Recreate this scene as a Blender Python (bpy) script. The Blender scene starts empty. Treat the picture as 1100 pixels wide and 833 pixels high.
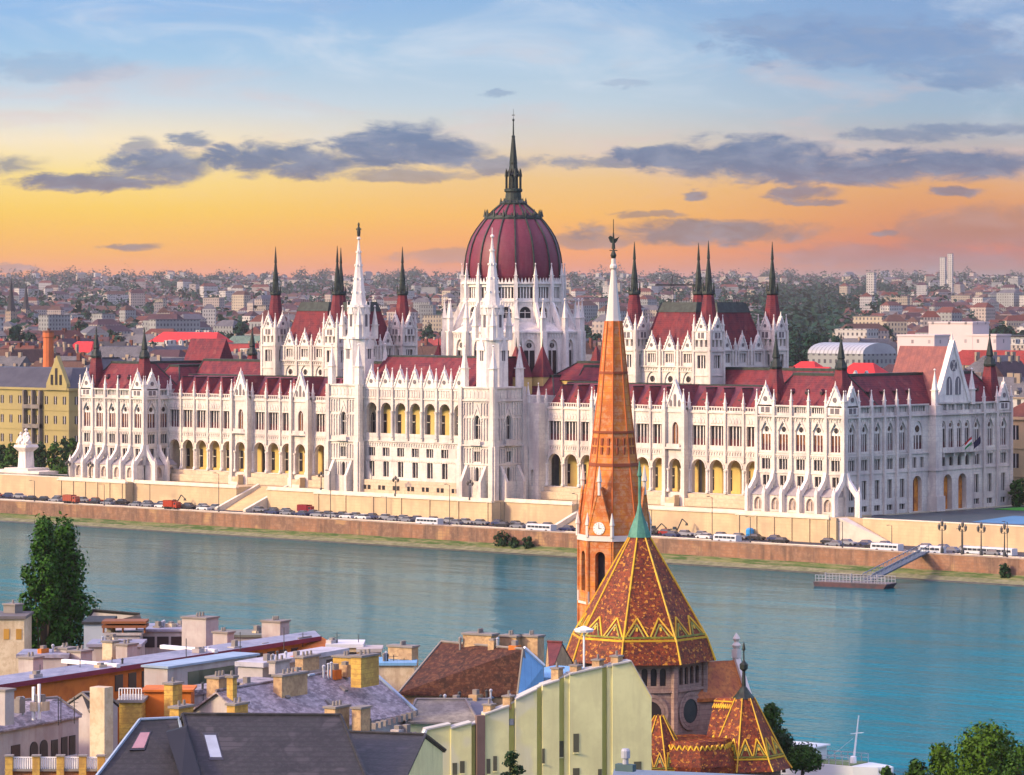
import bpy, math, random
from math import sin, cos, pi, radians, sqrt, atan2, floor
from mathutils import Vector
random.seed(7)
SC = bpy.context.scene
COL = SC.collection

# ------------------------------------------------------------------ camera, sky, sun, exposure
# World frame: x runs along the river front of the parliament, y away from the river, z = 0 near the upper quay.
CF, CH, CYAW = 3929.0, 321.74, 0.740          # focal length and horizon row of the 1100 px photograph, yaw
CX, CY, CZ = 649.15, -677.97, 50.9
CC, CS = cos(CYAW), sin(CYAW)
cam = bpy.data.cameras.new('camera'); cam_o = bpy.data.objects.new('camera', cam); COL.objects.link(cam_o)
cam_o.location = (CX, CY, CZ); cam_o.rotation_euler = (radians(90), 0, CYAW)
cam.sensor_width = 36.0; cam.lens = 36.0 * CF / 1100.0
cam.shift_y = -(416.5 - CH) / 1100.0
cam.clip_start = 1.0; cam.clip_end = 90000.0
SC.camera = cam_o

SUN_DIR = Vector((-0.40, -0.90, 0.40)).normalized()      # towards the sun
SUN_EL = math.asin(SUN_DIR.z); SUN_AZ = atan2(SUN_DIR.x, SUN_DIR.y)
SC.view_settings.view_transform = 'Standard'; SC.view_settings.look = 'None'
EXPO = 2.65; SC.view_settings.exposure = EXPO; SC.view_settings.gamma = 1.0; SC.view_settings.use_curve_mapping = False
sun = bpy.data.lights.new('sun', 'SUN'); sun.energy = 0.76; sun.angle = radians(8); sun.color = (1.0, 0.80, 0.46)
sun_o = bpy.data.objects.new('sun', sun); COL.objects.link(sun_o)
sun_o.rotation_euler = SUN_DIR.to_track_quat('Z', 'Y').to_euler()
sun_o.location = (-300, -300, 400)

def lin(c):
    return tuple(((v / 255.0) / 12.92 if v / 255.0 <= 0.04045 else ((v / 255.0 + 0.055) / 1.055) ** 2.4) for v in c)

class NT:
    """small node-tree helper"""
    def __init__(s, nt): s.nt = nt; s.n = nt.nodes; s.l = nt.links
    def new(s, t, **k):
        n = s.n.new(t)
        for a, b in k.items(): setattr(n, a, b)
        return n
    def _in(s, sock, v):
        if hasattr(v, 'is_output') or isinstance(v, bpy.types.NodeSocket): s.l.new(v, sock)
        else: sock.default_value = v
    def m(s, op, a, b=None, c=None, clamp=False):
        n = s.n.new('ShaderNodeMath'); n.operation = op; n.use_clamp = clamp
        s._in(n.inputs[0], a)
        if b is not None: s._in(n.inputs[1], b)
        if c is not None: s._in(n.inputs[2], c)
        return n.outputs[0]
    def smooth(s, v, a, b):
        n = s.n.new('ShaderNodeMapRange'); n.interpolation_type = 'SMOOTHSTEP'
        s._in(n.inputs['Value'], v); n.inputs['From Min'].default_value = a; n.inputs['From Max'].default_value = b
        return n.outputs['Result']
    def mix(s, f, a, b, mode='MIX'):
        n = s.n.new('ShaderNodeMix'); n.data_type = 'RGBA'; n.blend_type = mode
        s._in(n.inputs['Factor'], f)
        for k, v in ((6, a), (7, b)):
            if isinstance(v, (tuple, list)): n.inputs[k].default_value = tuple(v)[:3] + (1,)
            else: s.l.new(v, n.inputs[k])
        return n.outputs[2]
    def ramp(s, f, stops, interp='LINEAR'):
        n = s.n.new('ShaderNodeValToRGB'); s._in(n.inputs[0], f); r = n.color_ramp; r.interpolation = interp
        while len(r.elements) < len(stops): r.elements.new(0.5)
        for e, (p, c) in zip(r.elements, stops): e.position = p; e.color = tuple(c)[:3] + (1,)
        return n.outputs[0]
    def noise(s, vec, scale, detail=4, rough=0.55, dist=0.0):
        n = s.n.new('ShaderNodeTexNoise'); n.inputs['Scale'].default_value = scale; n.inputs['Detail'].default_value = detail
        n.inputs['Roughness'].default_value = rough; n.inputs['Distortion'].default_value = dist
        if vec is not None: s.l.new(vec, n.inputs['Vector'])
        return n
    def comb(s, x, y, z):
        n = s.n.new('ShaderNodeCombineXYZ')
        for i, v in enumerate((x, y, z)): s._in(n.inputs[i], v)
        return n.outputs[0]

def build_world():
    w = bpy.data.worlds.new('World'); SC.world = w; w.use_nodes = True
    t = NT(w.node_tree); t.n.clear()
    out = t.new('ShaderNodeOutputWorld'); bg = t.new('ShaderNodeBackground'); t.l.new(bg.outputs[0], out.inputs[0])
    sky = t.new('ShaderNodeTexSky'); sky.sky_type = 'NISHITA'; sky.sun_disc = False
    sky.sun_elevation = SUN_EL; sky.sun_rotation = SUN_AZ; sky.altitude = 100
    hi = t.mix(1.0, sky.outputs[0], (SKYK * 1.68, SKYK * 1.0, SKYK * 0.96), 'MULTIPLY')
    tc = t.new('ShaderNodeTexCoord'); sp = t.new('ShaderNodeSeparateXYZ'); t.l.new(tc.outputs['Generated'], sp.inputs[0])
    x, y, z = sp.outputs
    # compass bearing measured from the north-east city axis, and elevation; unit = 0.02545 rad
    fx, fy = -CS, CC; rx, ry = CC, CS
    fwd = t.m('ADD', t.m('MULTIPLY', x, fx), t.m('MULTIPLY', y, fy))
    rgt = t.m('ADD', t.m('MULTIPLY', x, rx), t.m('MULTIPLY', y, ry))
    U = 100.0 / CF
    A = t.m('DIVIDE', t.m('ARCTAN2', rgt, fwd), U)
    E = t.m('DIVIDE', t.m('ARCSINE', z), U)
    L = [(0.0, (205, 150, 120)), (0.22, (250, 138, 40)), (0.5, (255, 178, 46)), (0.95, (255, 208, 76)), (1.35, (255, 226, 140)), (1.7, (252, 234, 196)), (2.1, (208, 220, 228)), (2.6, (165, 202, 232)), (3.3, (138, 184, 234)), (5.0, (44, 190, 236))]
    R = [(0.0, (138, 128, 124)), (0.26, (140, 112, 98)), (0.5, (206, 106, 60)), (0.85, (222, 140, 76)), (1.2, (228, 164, 98)), (1.6, (190, 180, 176)), (2.0, (160, 184, 204)), (2.6, (146, 178, 214)), (3.3, (128, 164, 210)), (5.0, (40, 184, 232))]
    M = [(0.0, (190, 140, 122)), (0.25, (228, 126, 64)), (0.5, (252, 156, 52)), (0.9, (252, 188, 80)), (1.3, (242, 200, 132)), (1.65, (224, 210, 190)), (2.1, (194, 212, 224)), (2.6, (170, 202, 228)), (3.3, (140, 182, 226)), (5.0, (42, 188, 234))]
    e5 = t.m('DIVIDE', E, 5.0, clamp=True)
    cl, cm, cr = [t.ramp(e5, [(p / 5.0, lin(c)) for p, c in S]) for S in (L, M, R)]
    base = t.mix(t.smooth(A, -4.5, 0.3), cl, cm); base = t.mix(t.smooth(A, 0.3, 4.8), base, cr)
    # soft cirrus
    cv = t.comb(t.m('ADD', t.m('MULTIPLY', A, 0.45), t.m('MULTIPLY', E, 0.25)), t.m('MULTIPLY', E, 1.6), 3.1)
    ci = t.noise(cv, 1.1, 6, 0.6, 0.6).outputs[0]
    cim = t.m('MULTIPLY', t.smooth(ci, 0.44, 0.72), t.smooth(E, 1.1, 2.4))
    base = t.mix(t.m('MULTIPLY', cim, 0.50), base, lin((222, 230, 240)))
    ci2 = t.noise(t.comb(t.m('MULTIPLY', A, 0.5), t.m('MULTIPLY', E, 2.0), 9.7), 1.0, 5, 0.6, 0.4).outputs[0]
    base = t.mix(t.m('MULTIPLY', t.m('MULTIPLY', t.smooth(ci2, 0.5, 0.7), t.smooth(E, 0.9, 1.6)), t.m('MULTIPLY', t.smooth(E, 3.6, 2.0), 0.4)), base, lin((226, 196, 190)))
    # cumulus banks: soft ellipses broken up by noise
    nz = t.noise(t.comb(t.m('MULTIPLY', A, 0.8), t.m('MULTIPLY', E, 2.1), 0.0), 2.4, 12, 0.68, 0.35)
    sn = t.new('ShaderNodeSeparateColor'); t.l.new(nz.outputs['Color'], sn.inputs[0])
    nf = t.m('SUBTRACT', nz.outputs[0], 0.5)
    A2 = t.m('ADD', A, t.m('MULTIPLY', t.m('SUBTRACT', sn.outputs[0], 0.5), 0.55))
    E2 = t.m('ADD', E, t.m('MULTIPLY', t.m('SUBTRACT', sn.outputs[1], 0.5), 0.24))
    EL = [(100, 197, 105, 9, 1), (170, 180, 60, 20, 1), (205, 152, 26, 9, .9), (150, 160, 22, 14, .7), (268, 170, 45, 20, 1), (330, 174, 62, 18, 1), (420, 158, 74, 27, 1), (480, 166, 55, 18, 1), (530, 178, 45, 10, .8), (430, 190, 90, 7, .7),
          (640, 174, 70, 8, .8), (700, 168, 60, 12, 1), (800, 172, 110, 27, 1), (900, 184, 130, 19, 1), (1010, 178, 130, 18, 1), (1040, 140, 75, 8, .7), (960, 146, 70, 8, .7), (748, 211, 15, 7, .9), (865, 208, 40, 9, .9), (880, 218, 30, 3, .8), (700, 230, 40, 3, .7),
          (750, 250, 145, 15, .95), (640, 258, 60, 9, .7), (950, 252, 18, 5, .9), (490, 275, 75, 9, .55), (138, 265, 38, 4, .9), (20, 289, 30, 3, .7), (1022, 206, 34, 7, .9), (535, 101, 20, 4, .5), (670, 92, 30, 5, .35),
          (950, 48, 190, 26, .75), (1060, 76, 110, 22, .75), (870, 30, 130, 16, .45), (1060, 245, 110, 24, .5), (980, 275, 160, 14, .5), (60, 75, 90, 16, .35), (-60, 180, 110, 16, .8), (1240, 170, 130, 24, .9)]
    acc = None
    for px, py, ra, rb, k in EL:
        cx, cy, ra, rb = (px - 550) / 100, (CH - py) / 100, ra / 100, rb / 100
        dx = t.m('MULTIPLY', t.m('SUBTRACT', A2, cx), 1 / ra); dy = t.m('MULTIPLY', t.m('SUBTRACT', E2, cy), 1 / rb)
        q = t.m('SUBTRACT', 1.0, t.m('ADD', t.m('MULTIPLY', dx, dx), t.m('MULTIPLY', dy, dy)))
        q = t.m('MULTIPLY', t.smooth(t.m('ADD', q, t.m('MULTIPLY', nf, 3.4)), -0.35, 0.75), k)
        acc = q if acc is None else t.m('MAXIMUM', acc, q)
    cc = t.ramp(e5, [(0, lin((150, 122, 118))), (0.10, lin((128, 112, 112))), (0.16, lin((130, 112, 110))), (0.24, lin((124, 120, 140))), (0.29, lin((102, 120, 152))), (0.36, lin((98, 126, 164))), (0.5, lin((122, 154, 196))), (0.62, lin((116, 146, 192)))])
    cc = t.mix(t.m('MULTIPLY', t.smooth(sn.outputs[2], 0.40, 0.66), 0.42), cc, lin((160, 168, 188)))
    lowc = t.mix(t.m('MULTIPLY', acc, 0.94), base, cc)
    lowc = t.mix(t.smooth(E, 0.0, -0.4), lowc, lin((120, 116, 118)))
    lowc = t.mix(1.0, lowc, (2 ** -EXPO,) * 3, 'MULTIPLY')
    final = t.mix(t.smooth(E, 11.0, 24.0), lowc, hi)
    t.l.new(final, bg.inputs['Color']); bg.inputs['Strength'].default_value = 1.0
SKYK = 0.13
build_world()
SC.cycles.use_denoising = True
SC.cycles.max_bounces = 6; SC.cycles.volume_bounces = 0; SC.cycles.diffuse_bounces = 2; SC.cycles.glossy_bounces = 2
SC.cycles.caustics_reflective = False; SC.cycles.caustics_refractive = False

# ------------------------------------------------------------------ materials
def mat(name, c, rough=0.7, c2=None, scale=0.3, amt=0.35, spec=0.3, metal=0.0, bump=0.0, bscale=3.0, lines=None, stretch=None, fine=0.0, fscale=4.0, fcol=None, grid=None, space='Object', patches=None, streak=None):
    """base colour c broken up by noise towards c2 (large) and fcol (fine flecks); lines = (axis, period, colour, width) seams; grid = window grid"""
    m = bpy.data.materials.new(name); m.use_nodes = True
    t = NT(m.node_tree); b = t.n['Principled BSDF']
    tc = t.new('ShaderNodeTexCoord'); vec = tc.outputs['Object']
    if space == 'World':
        g = t.new('ShaderNodeNewGeometry'); vec = g.outputs['Position']
    if stretch:
        mp = t.new('ShaderNodeMapping'); mp.inputs['Scale'].default_value = stretch; t.l.new(vec, mp.inputs[0]); nv = mp.outputs[0]
    else: nv = vec
    c2 = c2 or tuple(v * 0.72 for v in c)
    n = t.noise(nv, scale, 5, 0.6)
    col = t.mix(t.m('MULTIPLY', t.smooth(n.outputs[0], 0.38, 0.66), amt * 2, clamp=True), c, c2)
    if fine:
        n2 = t.noise(nv, fscale, 3, 0.7)
        col = t.mix(t.m('MULTIPLY', t.smooth(n2.outputs[0], 0.45, 0.62), fine, clamp=True), col, fcol or tuple(v * 0.5 for v in c))
    if patches:
        pc, ps, pt = patches
        n3 = t.noise(nv, ps, 2, 0.5); col = t.mix(t.smooth(n3.outputs[0], pt, pt + 0.05), col, pc)
    if streak:                                            # rain stains running down the face
        mp2 = t.new('ShaderNodeMapping'); mp2.inputs['Scale'].default_value = (1, 1, .13); t.l.new(vec, mp2.inputs[0])
        n4 = t.noise(mp2.outputs[0], streak[1], 4, .65); col = t.mix(t.m('MULTIPLY', t.smooth(n4.outputs[0], .48, .68), streak[2]), col, streak[0])
    sp = None
    if lines or grid:
        sp = t.new('ShaderNodeSeparateXYZ'); t.l.new(vec, sp.inputs[0])
    h = n.outputs[0]
    for ax, per, lc, wd in (lines or []):
        v = {'x': sp.outputs[0], 'y': sp.outputs[1], 'z': sp.outputs[2], 's': t.m('ADD', sp.outputs[0], sp.outputs[1])}[ax]
        f = t.m('FRACT', t.m('DIVIDE', v, per)); k = t.m('LESS_THAN', f, wd)
        col = t.mix(t.m('MULTIPLY', k, 0.7), col, lc)
    if grid:
        pu, pz, wu, wz, gc, z0 = grid
        sxy = t.m('ADD', sp.outputs[0], sp.outputs[1])
        fu = t.m('FRACT', t.m('DIVIDE', t.m('ADD', sxy, 500.3), pu)); fz = t.m('FRACT', t.m('DIVIDE', t.m('ADD', sp.outputs[2], z0), pz))
        k = t.m('MULTIPLY', t.m('LESS_THAN', t.m('ABSOLUTE', t.m('SUBTRACT', fu, 0.5)), wu / 2), t.m('LESS_THAN', t.m('ABSOLUTE', t.m('SUBTRACT', fz, 0.5)), wz / 2))
        gn = t.new('ShaderNodeNewGeometry'); gs = t.new('ShaderNodeSeparateXYZ'); t.l.new(gn.outputs['Normal'], gs.inputs[0])
        k = t.m('MULTIPLY', k, t.m('LESS_THAN', t.m('ABSOLUTE', gs.outputs[2]), 0.3))
        wn = t.new('ShaderNodeTexWhiteNoise'); wn.noise_dimensions = '2D'
        t.l.new(t.comb(t.m('FLOOR', t.m('DIVIDE', t.m('ADD', sxy, 500.3), pu)), t.m('FLOOR', t.m('DIVIDE', t.m('ADD', sp.outputs[2], z0), pz)), 0), wn.inputs['Vector'])
        gcol = t.mix(wn.outputs['Value'], gc, tuple(v * 3.2 for v in gc))
        col = t.mix(k, col, gcol)
    if hasattr(col, 'node'): t.l.new(col, b.inputs['Base Color'])
    b.inputs['Roughness'].default_value = rough; b.inputs['Specular IOR Level'].default_value = spec; b.inputs['Metallic'].default_value = metal
    if bump:
        bn = t.noise(nv, bscale, 4, 0.65); bp = t.new('ShaderNodeBump'); bp.inputs['Strength'].default_value = bump; bp.inputs['Distance'].default_value = 0.2
        t.l.new(bn.outputs[0], bp.inputs['Height']); t.l.new(bp.outputs[0], b.inputs['Normal'])
    return m

# ------------------------------------------------------------------ mesh builder
class MB:
    def __init__(s): s.v = []; s.f = []; s.k = []; s.T = None
    def at(s, x=0, y=0, z=0, rz=0.0):
        c, n = cos(rz), sin(rz)
        s.T = lambda p: (x + p[0] * c - p[1] * n, y + p[0] * n + p[1] * c, z + p[2]); return s
    def add(s, vs, fs, k=0):
        o = len(s.v)
        s.v += [s.T(p) for p in vs] if s.T else [tuple(p) for p in vs]
        s.f += [tuple(i + o for i in f) for f in fs]; s.k += [k] * len(fs)
        return s
    def box(s, x0, x1, y0, y1, z0, z1, k=0):
        return s.add([(x0, y0, z0), (x1, y0, z0), (x1, y1, z0), (x0, y1, z0), (x0, y0, z1), (x1, y0, z1), (x1, y1, z1), (x0, y1, z1)],
                     [(0, 3, 2, 1), (4, 5, 6, 7), (0, 1, 5, 4), (1, 2, 6, 5), (2, 3, 7, 6), (3, 0, 4, 7)], k)
    def ring(s, loops, k=0, cap0=True, cap1=True):
        """loops: list of equal-length point rings, skinned in order"""
        n = len(loops[0]); vs = [p for l in loops for p in l]; fs = []
        for a in range(len(loops) - 1):
            for i in range(n):
                j = (i + 1) % n; fs.append((a * n + i, a * n + j, (a + 1) * n + j, (a + 1) * n + i))
        if cap0: fs.append(tuple(range(n - 1, -1, -1)))
        if cap1: fs.append(tuple((len(loops) - 1) * n + i for i in range(n)))
        return s.add(vs, fs, k)
    def lathe(s, prof, n, x=0, y=0, k=0, rot=0.0, sy=1.0):
        return s.ring([[(x + max(r, .004) * cos(rot + 2 * pi * i / n), y + sy * max(r, .004) * sin(rot + 2 * pi * i / n), z) for i in range(n)] for r, z in prof], k)
    def frus(s, x0, x1, y0, y1, z0, X0, X1, Y0, Y1, z1, k=0):
        return s.ring([[(x0, y0, z0), (x1, y0, z0), (x1, y1, z0), (x0, y1, z0)], [(X0, Y0, z1), (X1, Y0, z1), (X1, Y1, z1), (X0, Y1, z1)]], k)
    def pyr(s, cx, cy, z0, z1, r, k=0, tip=0.02):
        return s.frus(cx - r, cx + r, cy - r, cy + r, z0, cx - tip, cx + tip, cy - tip, cy + tip, z1, k)
    def ext(s, pts, y0, y1, k=0):
        """polygon in the x-z plane (counter-clockwise seen from -y) extruded from y0 to y1"""
        return s.ring([[(x, y1, z) for x, z in pts], [(x, y0, z) for x, z in pts]], k)
    def extx(s, pts, x0, x1, k=0):
        return s.ring([[(x0, y, z) for y, z in pts], [(x1, y, z) for y, z in pts]], k)
    def slab(s, pts, th, k=0):
        """polygon of 3-D points thickened downwards"""
        n = Vector((0, 0, 1))
        return s.ring([[(p[0], p[1], p[2] - th) for p in pts], list(pts)], k)
    def tube(s, p, q, r, n=5, k=0, r2=None):
        p, q = Vector(p), Vector(q); d = (q - p).normalized(); a = d.orthogonal().normalized(); b = d.cross(a)
        r2 = r if r2 is None else r2
        return s.ring([[tuple(o + (a * cos(2 * pi * i / n) + b * sin(2 * pi * i / n)) * rr) for i in range(n)] for o, rr in ((p, r), (q, r2))], k)
    def quad(s, a, b, c, d, k=0): return s.add([a, b, c, d], [(0, 1, 2, 3)], k)
    def wall(s, s0, s1, y, z0, z1, ops=(), dp=0.6, k=0, kr=None):
        """wall face at depth y seen from -y, with real openings: (centre, width, sill z, top z, 'r'|'p'|'o')"""
        kr = k if kr is None else kr; cur = s0
        Q = lambda a, b, c, d: s.quad((a, y, c), (b, y, c), (b, y, d), (a, y, d), k) if b - a > 1e-4 and d - c > 1e-4 else None
        for c, w, zb, zt, kd in sorted(ops):
            a, b = c - w / 2, c + w / 2
            Q(cur, a, z0, z1); Q(a, b, z0, zb)
            P = arch(c, w, zb, zt, kd)
            for p, q in zip(P[:-1], P[1:]):
                if q[0] - p[0] > 1e-5: s.quad((p[0], y, p[1]), (q[0], y, q[1]), (q[0], y, z1), (p[0], y, z1), k)
            loop = [(a, zb)] + P + [(b, zb)]
            for p, q in zip(loop, loop[1:] + loop[:1]):
                if abs(p[0] - q[0]) + abs(p[1] - q[1]) > 1e-5:
                    s.quad((p[0], y, p[1]), (p[0], y + dp, p[1]), (q[0], y + dp, q[1]), (q[0], y, q[1]), kr)
            cur = b
        Q(cur, s1, z0, z1); return s
    def merge(s, o, x=0, y=0, z=0, rz=0.0):
        c, n = cos(rz), sin(rz)
        s.add([(x + p[0] * c - p[1] * n, y + p[0] * n + p[1] * c, z + p[2]) for p in o.v], [])
        b = len(s.v) - len(o.v); s.f += [tuple(i + b for i in f) for f in o.f]; s.k += o.k; return s
    def mesh(s, name, mats):
        me = bpy.data.meshes.new(name); me.from_pydata(s.v, [], s.f)
        for m in (mats if isinstance(mats, (list, tuple)) else [mats]): me.materials.append(m)
        if len(me.materials) > 1: me.polygons.foreach_set('material_index', s.k)
        me.update(); return me
    def build(s, name, mats, parent=None, loc=(0, 0, 0), rz=0.0, **tags):
        return link(name, s.mesh(name, mats), parent, loc, rz, **tags)

def arch(c, w, zb, zt, kd):
    a, b = c - w / 2, c + w / 2
    if kd == 'r': return [(a, zt), (b, zt)]
    if kd == 'o':
        zs = zt - w / 2; N = 8
        return [(c - w / 2 * cos(pi * i / N), zs + w / 2 * sin(pi * i / N)) for i in range(N + 1)]
    h = min(w * 0.8, (zt - zb) * 0.5); zs = zt - h; N = 4
    l = [(a + (w / 2) * (1 - cos(pi / 2 * i / N)) ** 0.9, zs + h * sin(pi / 2 * i / N) ** 0.95) for i in range(N + 1)]
    return l + [(2 * c - x, z) for x, z in l[-2::-1]]

def tag(o, label=None, cat=None, group=None, kind=None):
    for k, v in (('label', label), ('category', cat), ('group', group), ('kind', kind)):
        if v: o[k] = v
    return o
def link(name, data, parent=None, loc=(0, 0, 0), rz=0.0, label=None, cat=None, group=None, kind=None):
    o = bpy.data.objects.new(name, data); COL.objects.link(o); o.location = loc; o.rotation_euler = (0, 0, rz)
    if parent is not None: o.parent = parent
    return tag(o, label, cat, group, kind)
def empty(name, loc, rz=0.0, label=None, cat=None, group=None):
    o = link(name, None, None, loc, rz, label, cat, group); o.empty_display_size = 0.5; return o

def pY(px, py, Y):
    """point seen at pixel (px, py) of the photograph at distance Y along the view axis"""
    X = (px - 550) / CF * Y
    return (CX + X * CC - Y * CS, CY + X * CS + Y * CC, CZ - (py - CH) * Y / CF)
def pZ(px, py, z): return pY(px, py, CF * (CZ - z) / (py - CH))

# ------------------------------------------------------------------ the parliament
STONE = mat('stone', (0.70, 0.64, 0.54), 0.8, (0.50, 0.45, 0.40), 0.14, 0.5, fine=0.4, fscale=1.6, fcol=(0.46, 0.40, 0.37), bump=0.25, bscale=2.0, space='World', streak=((.36, .30, .29), .55, .62), lines=[('z', 1.3, (.52, .46, .42), .09)])
STONEW = mat('white_stone', (0.77, 0.715, 0.635), 0.8, (0.58, 0.53, 0.48), 0.35, 0.3, fine=0.3, fscale=2.0, fcol=(0.5, 0.45, 0.41), space='World', streak=((.40, .34, .33), .8, .55))
APRON = mat('mauve_slate_apron', (0.33, 0.30, 0.29), 0.85, (0.25, 0.22, 0.22), 0.4, 0.4, space='World')  # sloping pavilion aprons, darker and more mauve than the wall stone
TAN = mat('tan_stone', (0.56, 0.45, 0.31), 0.85, (0.46, 0.36, 0.25), 0.3, 0.4, fine=0.3, fscale=1.4, lines=[('z', 0.9, (0.36, 0.28, 0.2), 0.1)], space='World')
OCHRE = mat('ochre_plaster', (0.62, 0.45, 0.16), 0.85, (0.50, 0.35, 0.13), 0.3, 0.3, space='World')
ROOF = mat('maroon_tile', (0.165, 0.021, 0.027), 0.8, (0.075, 0.014, 0.025), 0.5, 0.5, fine=0.5, fscale=2.5, fcol=(0.07, 0.018, 0.026), streak=((.16, .045, .05), .7, .5), patches=((.17, .045, .042), .35, .64), lines=[('z', 0.5, (0.16, 0.03, 0.04), 0.2)], bump=0.3, space='World')
ROOFD = mat('dark_plum_tile', (0.12, 0.028, 0.046), 0.6, (0.075, 0.02, 0.032), 0.5, 0.5, fine=0.4, fscale=2.5, space='World')
CREST = mat('crest_copper', (0.016, 0.024, 0.020), 0.6, (0.03, 0.045, 0.037), 0.8, 0.5, space='World')
SPIKE = mat('spire_copper', (0.010, 0.015, 0.013), 0.55, (0.02, 0.034, 0.028), 1.2, 0.5, space='World')
DOMEM = mat('dome_tile', (0.155, 0.023, 0.042), 0.5, (0.125, 0.02, 0.036), 0.25, 0.4, spec=0.3, fine=0.3, fscale=1.5, streak=((.16, .045, .06), .7, .55), lines=[('z', 0.7, (0.12, 0.022, 0.036), 0.14)], space='World')
GLASS = mat('dark_glass', (0.012, 0.010, 0.014), 0.3, (0.03, 0.022, 0.022), 0.6, 0.5, spec=0.5)
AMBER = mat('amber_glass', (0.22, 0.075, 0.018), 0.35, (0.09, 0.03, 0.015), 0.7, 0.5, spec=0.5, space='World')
DRED = mat('oxblood_panel', (0.07, 0.010, 0.016), 0.6, (0.08, 0.015, 0.02), 1.0, 0.4)
PINKP = mat('pale_pane', (0.42, 0.33, 0.28), 0.5, (0.2, 0.15, 0.13), 0.6, 0.5)
ORANGE = mat('lit_doorway', (0.72, 0.25, 0.03), 0.6, (0.4, 0.13, 0.03), 0.6, 0.5)

parl = empty('parliament_building', (0, 0, 0), 0, 'long white gothic parliament with maroon roofs, many spires and one ribbed maroon dome', 'parliament')
_pm, _cnt, _over = {}, {}, {}
class Proto:
    def __init__(s, mb, mats): s.mb, s.mats, s.me = mb, mats, None
def rep(kind, pr, parent, loc, rz=0.0, cap=100, root=None):
    """one more part of a kind: its own object up to the cap, beyond that merged into one stuff part"""
    root = root or parl
    key = (root.name, kind); _cnt[key] = _cnt.get(key, 0) + 1
    if _cnt[key] <= cap:
        if pr.me is None: pr.me = pr.mb.mesh(kind, pr.mats)
        return link(kind, pr.me, parent, loc, rz)
    _over.setdefault((key, tuple(m.name for m in pr.mats)), (root, pr.mats, MB()))[2].merge(pr.mb, *loc, rz)

def win(w, h, kd='r', nm=2, pane=0, dp=0.6, lower=0, rose=False, transom=None, mw=0.14):
    m = MB()
    m.ext([(-w / 2, 0)] + [(w / 2, 0)] + arch(0, w, 0, h, kd)[::-1], dp - .1, dp + .05, pane)
    if lower: m.box(-w / 2, w / 2, dp - .16, dp - .09, 0, lower, 2)
    for i in range(nm):
        x = -w / 2 + w * (i + 1) / (nm + 1)
        hh = h if kd == 'r' else h - w * 0.3
        m.box(x - mw / 2, x + mw / 2, dp - .34, dp - .08, 0.01, hh - .01, 1)
    if transom: m.box(-w / 2 + .01, w / 2 - .01, dp - .3, dp - .09, transom, transom + .16, 1)
    if rose:
        A = arch(0, w, 0, h, kd); zc = h - w * 0.52
        pl = [(x, z) for x, z in A if z > h - w * 0.85]
        m.ext([(pl[0][0], h - w * .95)] + [(pl[-1][0], h - w * .95)] + pl[::-1], dp - .26, dp - .07, 1)
        m.ext([(w * .24 * cos(2 * pi * i / 10), zc + w * .24 * sin(2 * pi * i / 10)) for i in range(10)], dp - .34, dp - .25, 3)
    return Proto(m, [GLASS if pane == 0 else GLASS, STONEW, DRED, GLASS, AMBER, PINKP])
def ribs(mb, s0, s1, y, z0, z1, step=1.0, w=.3, pr=.28):
    """blind tracery: a row of small shafts with pointed heads"""
    n = max(1, int((s1 - s0) / step)); st = (s1 - s0) / n
    for i in range(n + 1): x = s0 + i * st; mb.box(x - w / 2, x + w / 2, y - pr, y - .01, z0, z1)
    for i in range(n): x = s0 + (i + .5) * st; mb.ext([(x - st / 2 + w / 2, z1 - .01), (x - st / 2 + w / 2, z1 - .5), (x, z1 - .06), (x + st / 2 - w / 2, z1 - .5), (x + st / 2 - w / 2, z1 - .01)], y - pr * .8, y - .01)
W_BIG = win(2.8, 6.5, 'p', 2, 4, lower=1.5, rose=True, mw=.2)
W_BIGD = win(2.5, 6.5, 'p', 2, 0, lower=1.5, rose=True, mw=.2)
W_R2 = win(2.5, 2.5, 'r', 2); W_R1 = win(1.9, 2.4, 'r', 1); W_G = win(2.3, 2.9, 'p', 1, 5)
W_PAIR = win(2.0, 3.9, 'r', 1); W_TRI = win(2.5, 2.2, 'r', 2); W_SM = win(1.5, 1.0, 'r', 1); W_TALL = win(1.8, 4.4, 'r', 1)
W_BAS = win(2.2, 1.3, 'r', 1); W_ATT = win(3.6, 1.3, 'r', 5, mw=.2); W_GAL = win(4.1, 4.8, 'r', 3, 0, .9, lower=1.6, mw=.24)
W_ONE = win(1.9, 5.6, 'p', 1, 4); W_LAN = win(1.5, 7.5, 'p', 0); W_ARC = win(1.9, 4.4, 'r', 1, 0, .3, transom=3.2); W_INN = win(2.2, 5.0, 'r', 1, 0, .3, transom=3.0)
W_HALL = win(3.3, 6.6, 'p', 2, 0, rose=True, mw=.25); W_HALT = win(2.6, 2.2, 'r', 3, mw=.25); W_TWR = win(1.1, 2.2, 'r', 1, mw=.2); W_TW3 = win(2.6, 3.2, 'r', 2, mw=.25)
W_DRUM = win(3.0, 11, 'p', 1, 0, .8, rose=True, mw=.2); W_BELT = win(4.0, 2.9, 'r', 4, 0, .7, mw=.36); W_ROSE = win(3.0, 3.0, 'o', 1, 0, .6, transom=1.4)

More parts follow.
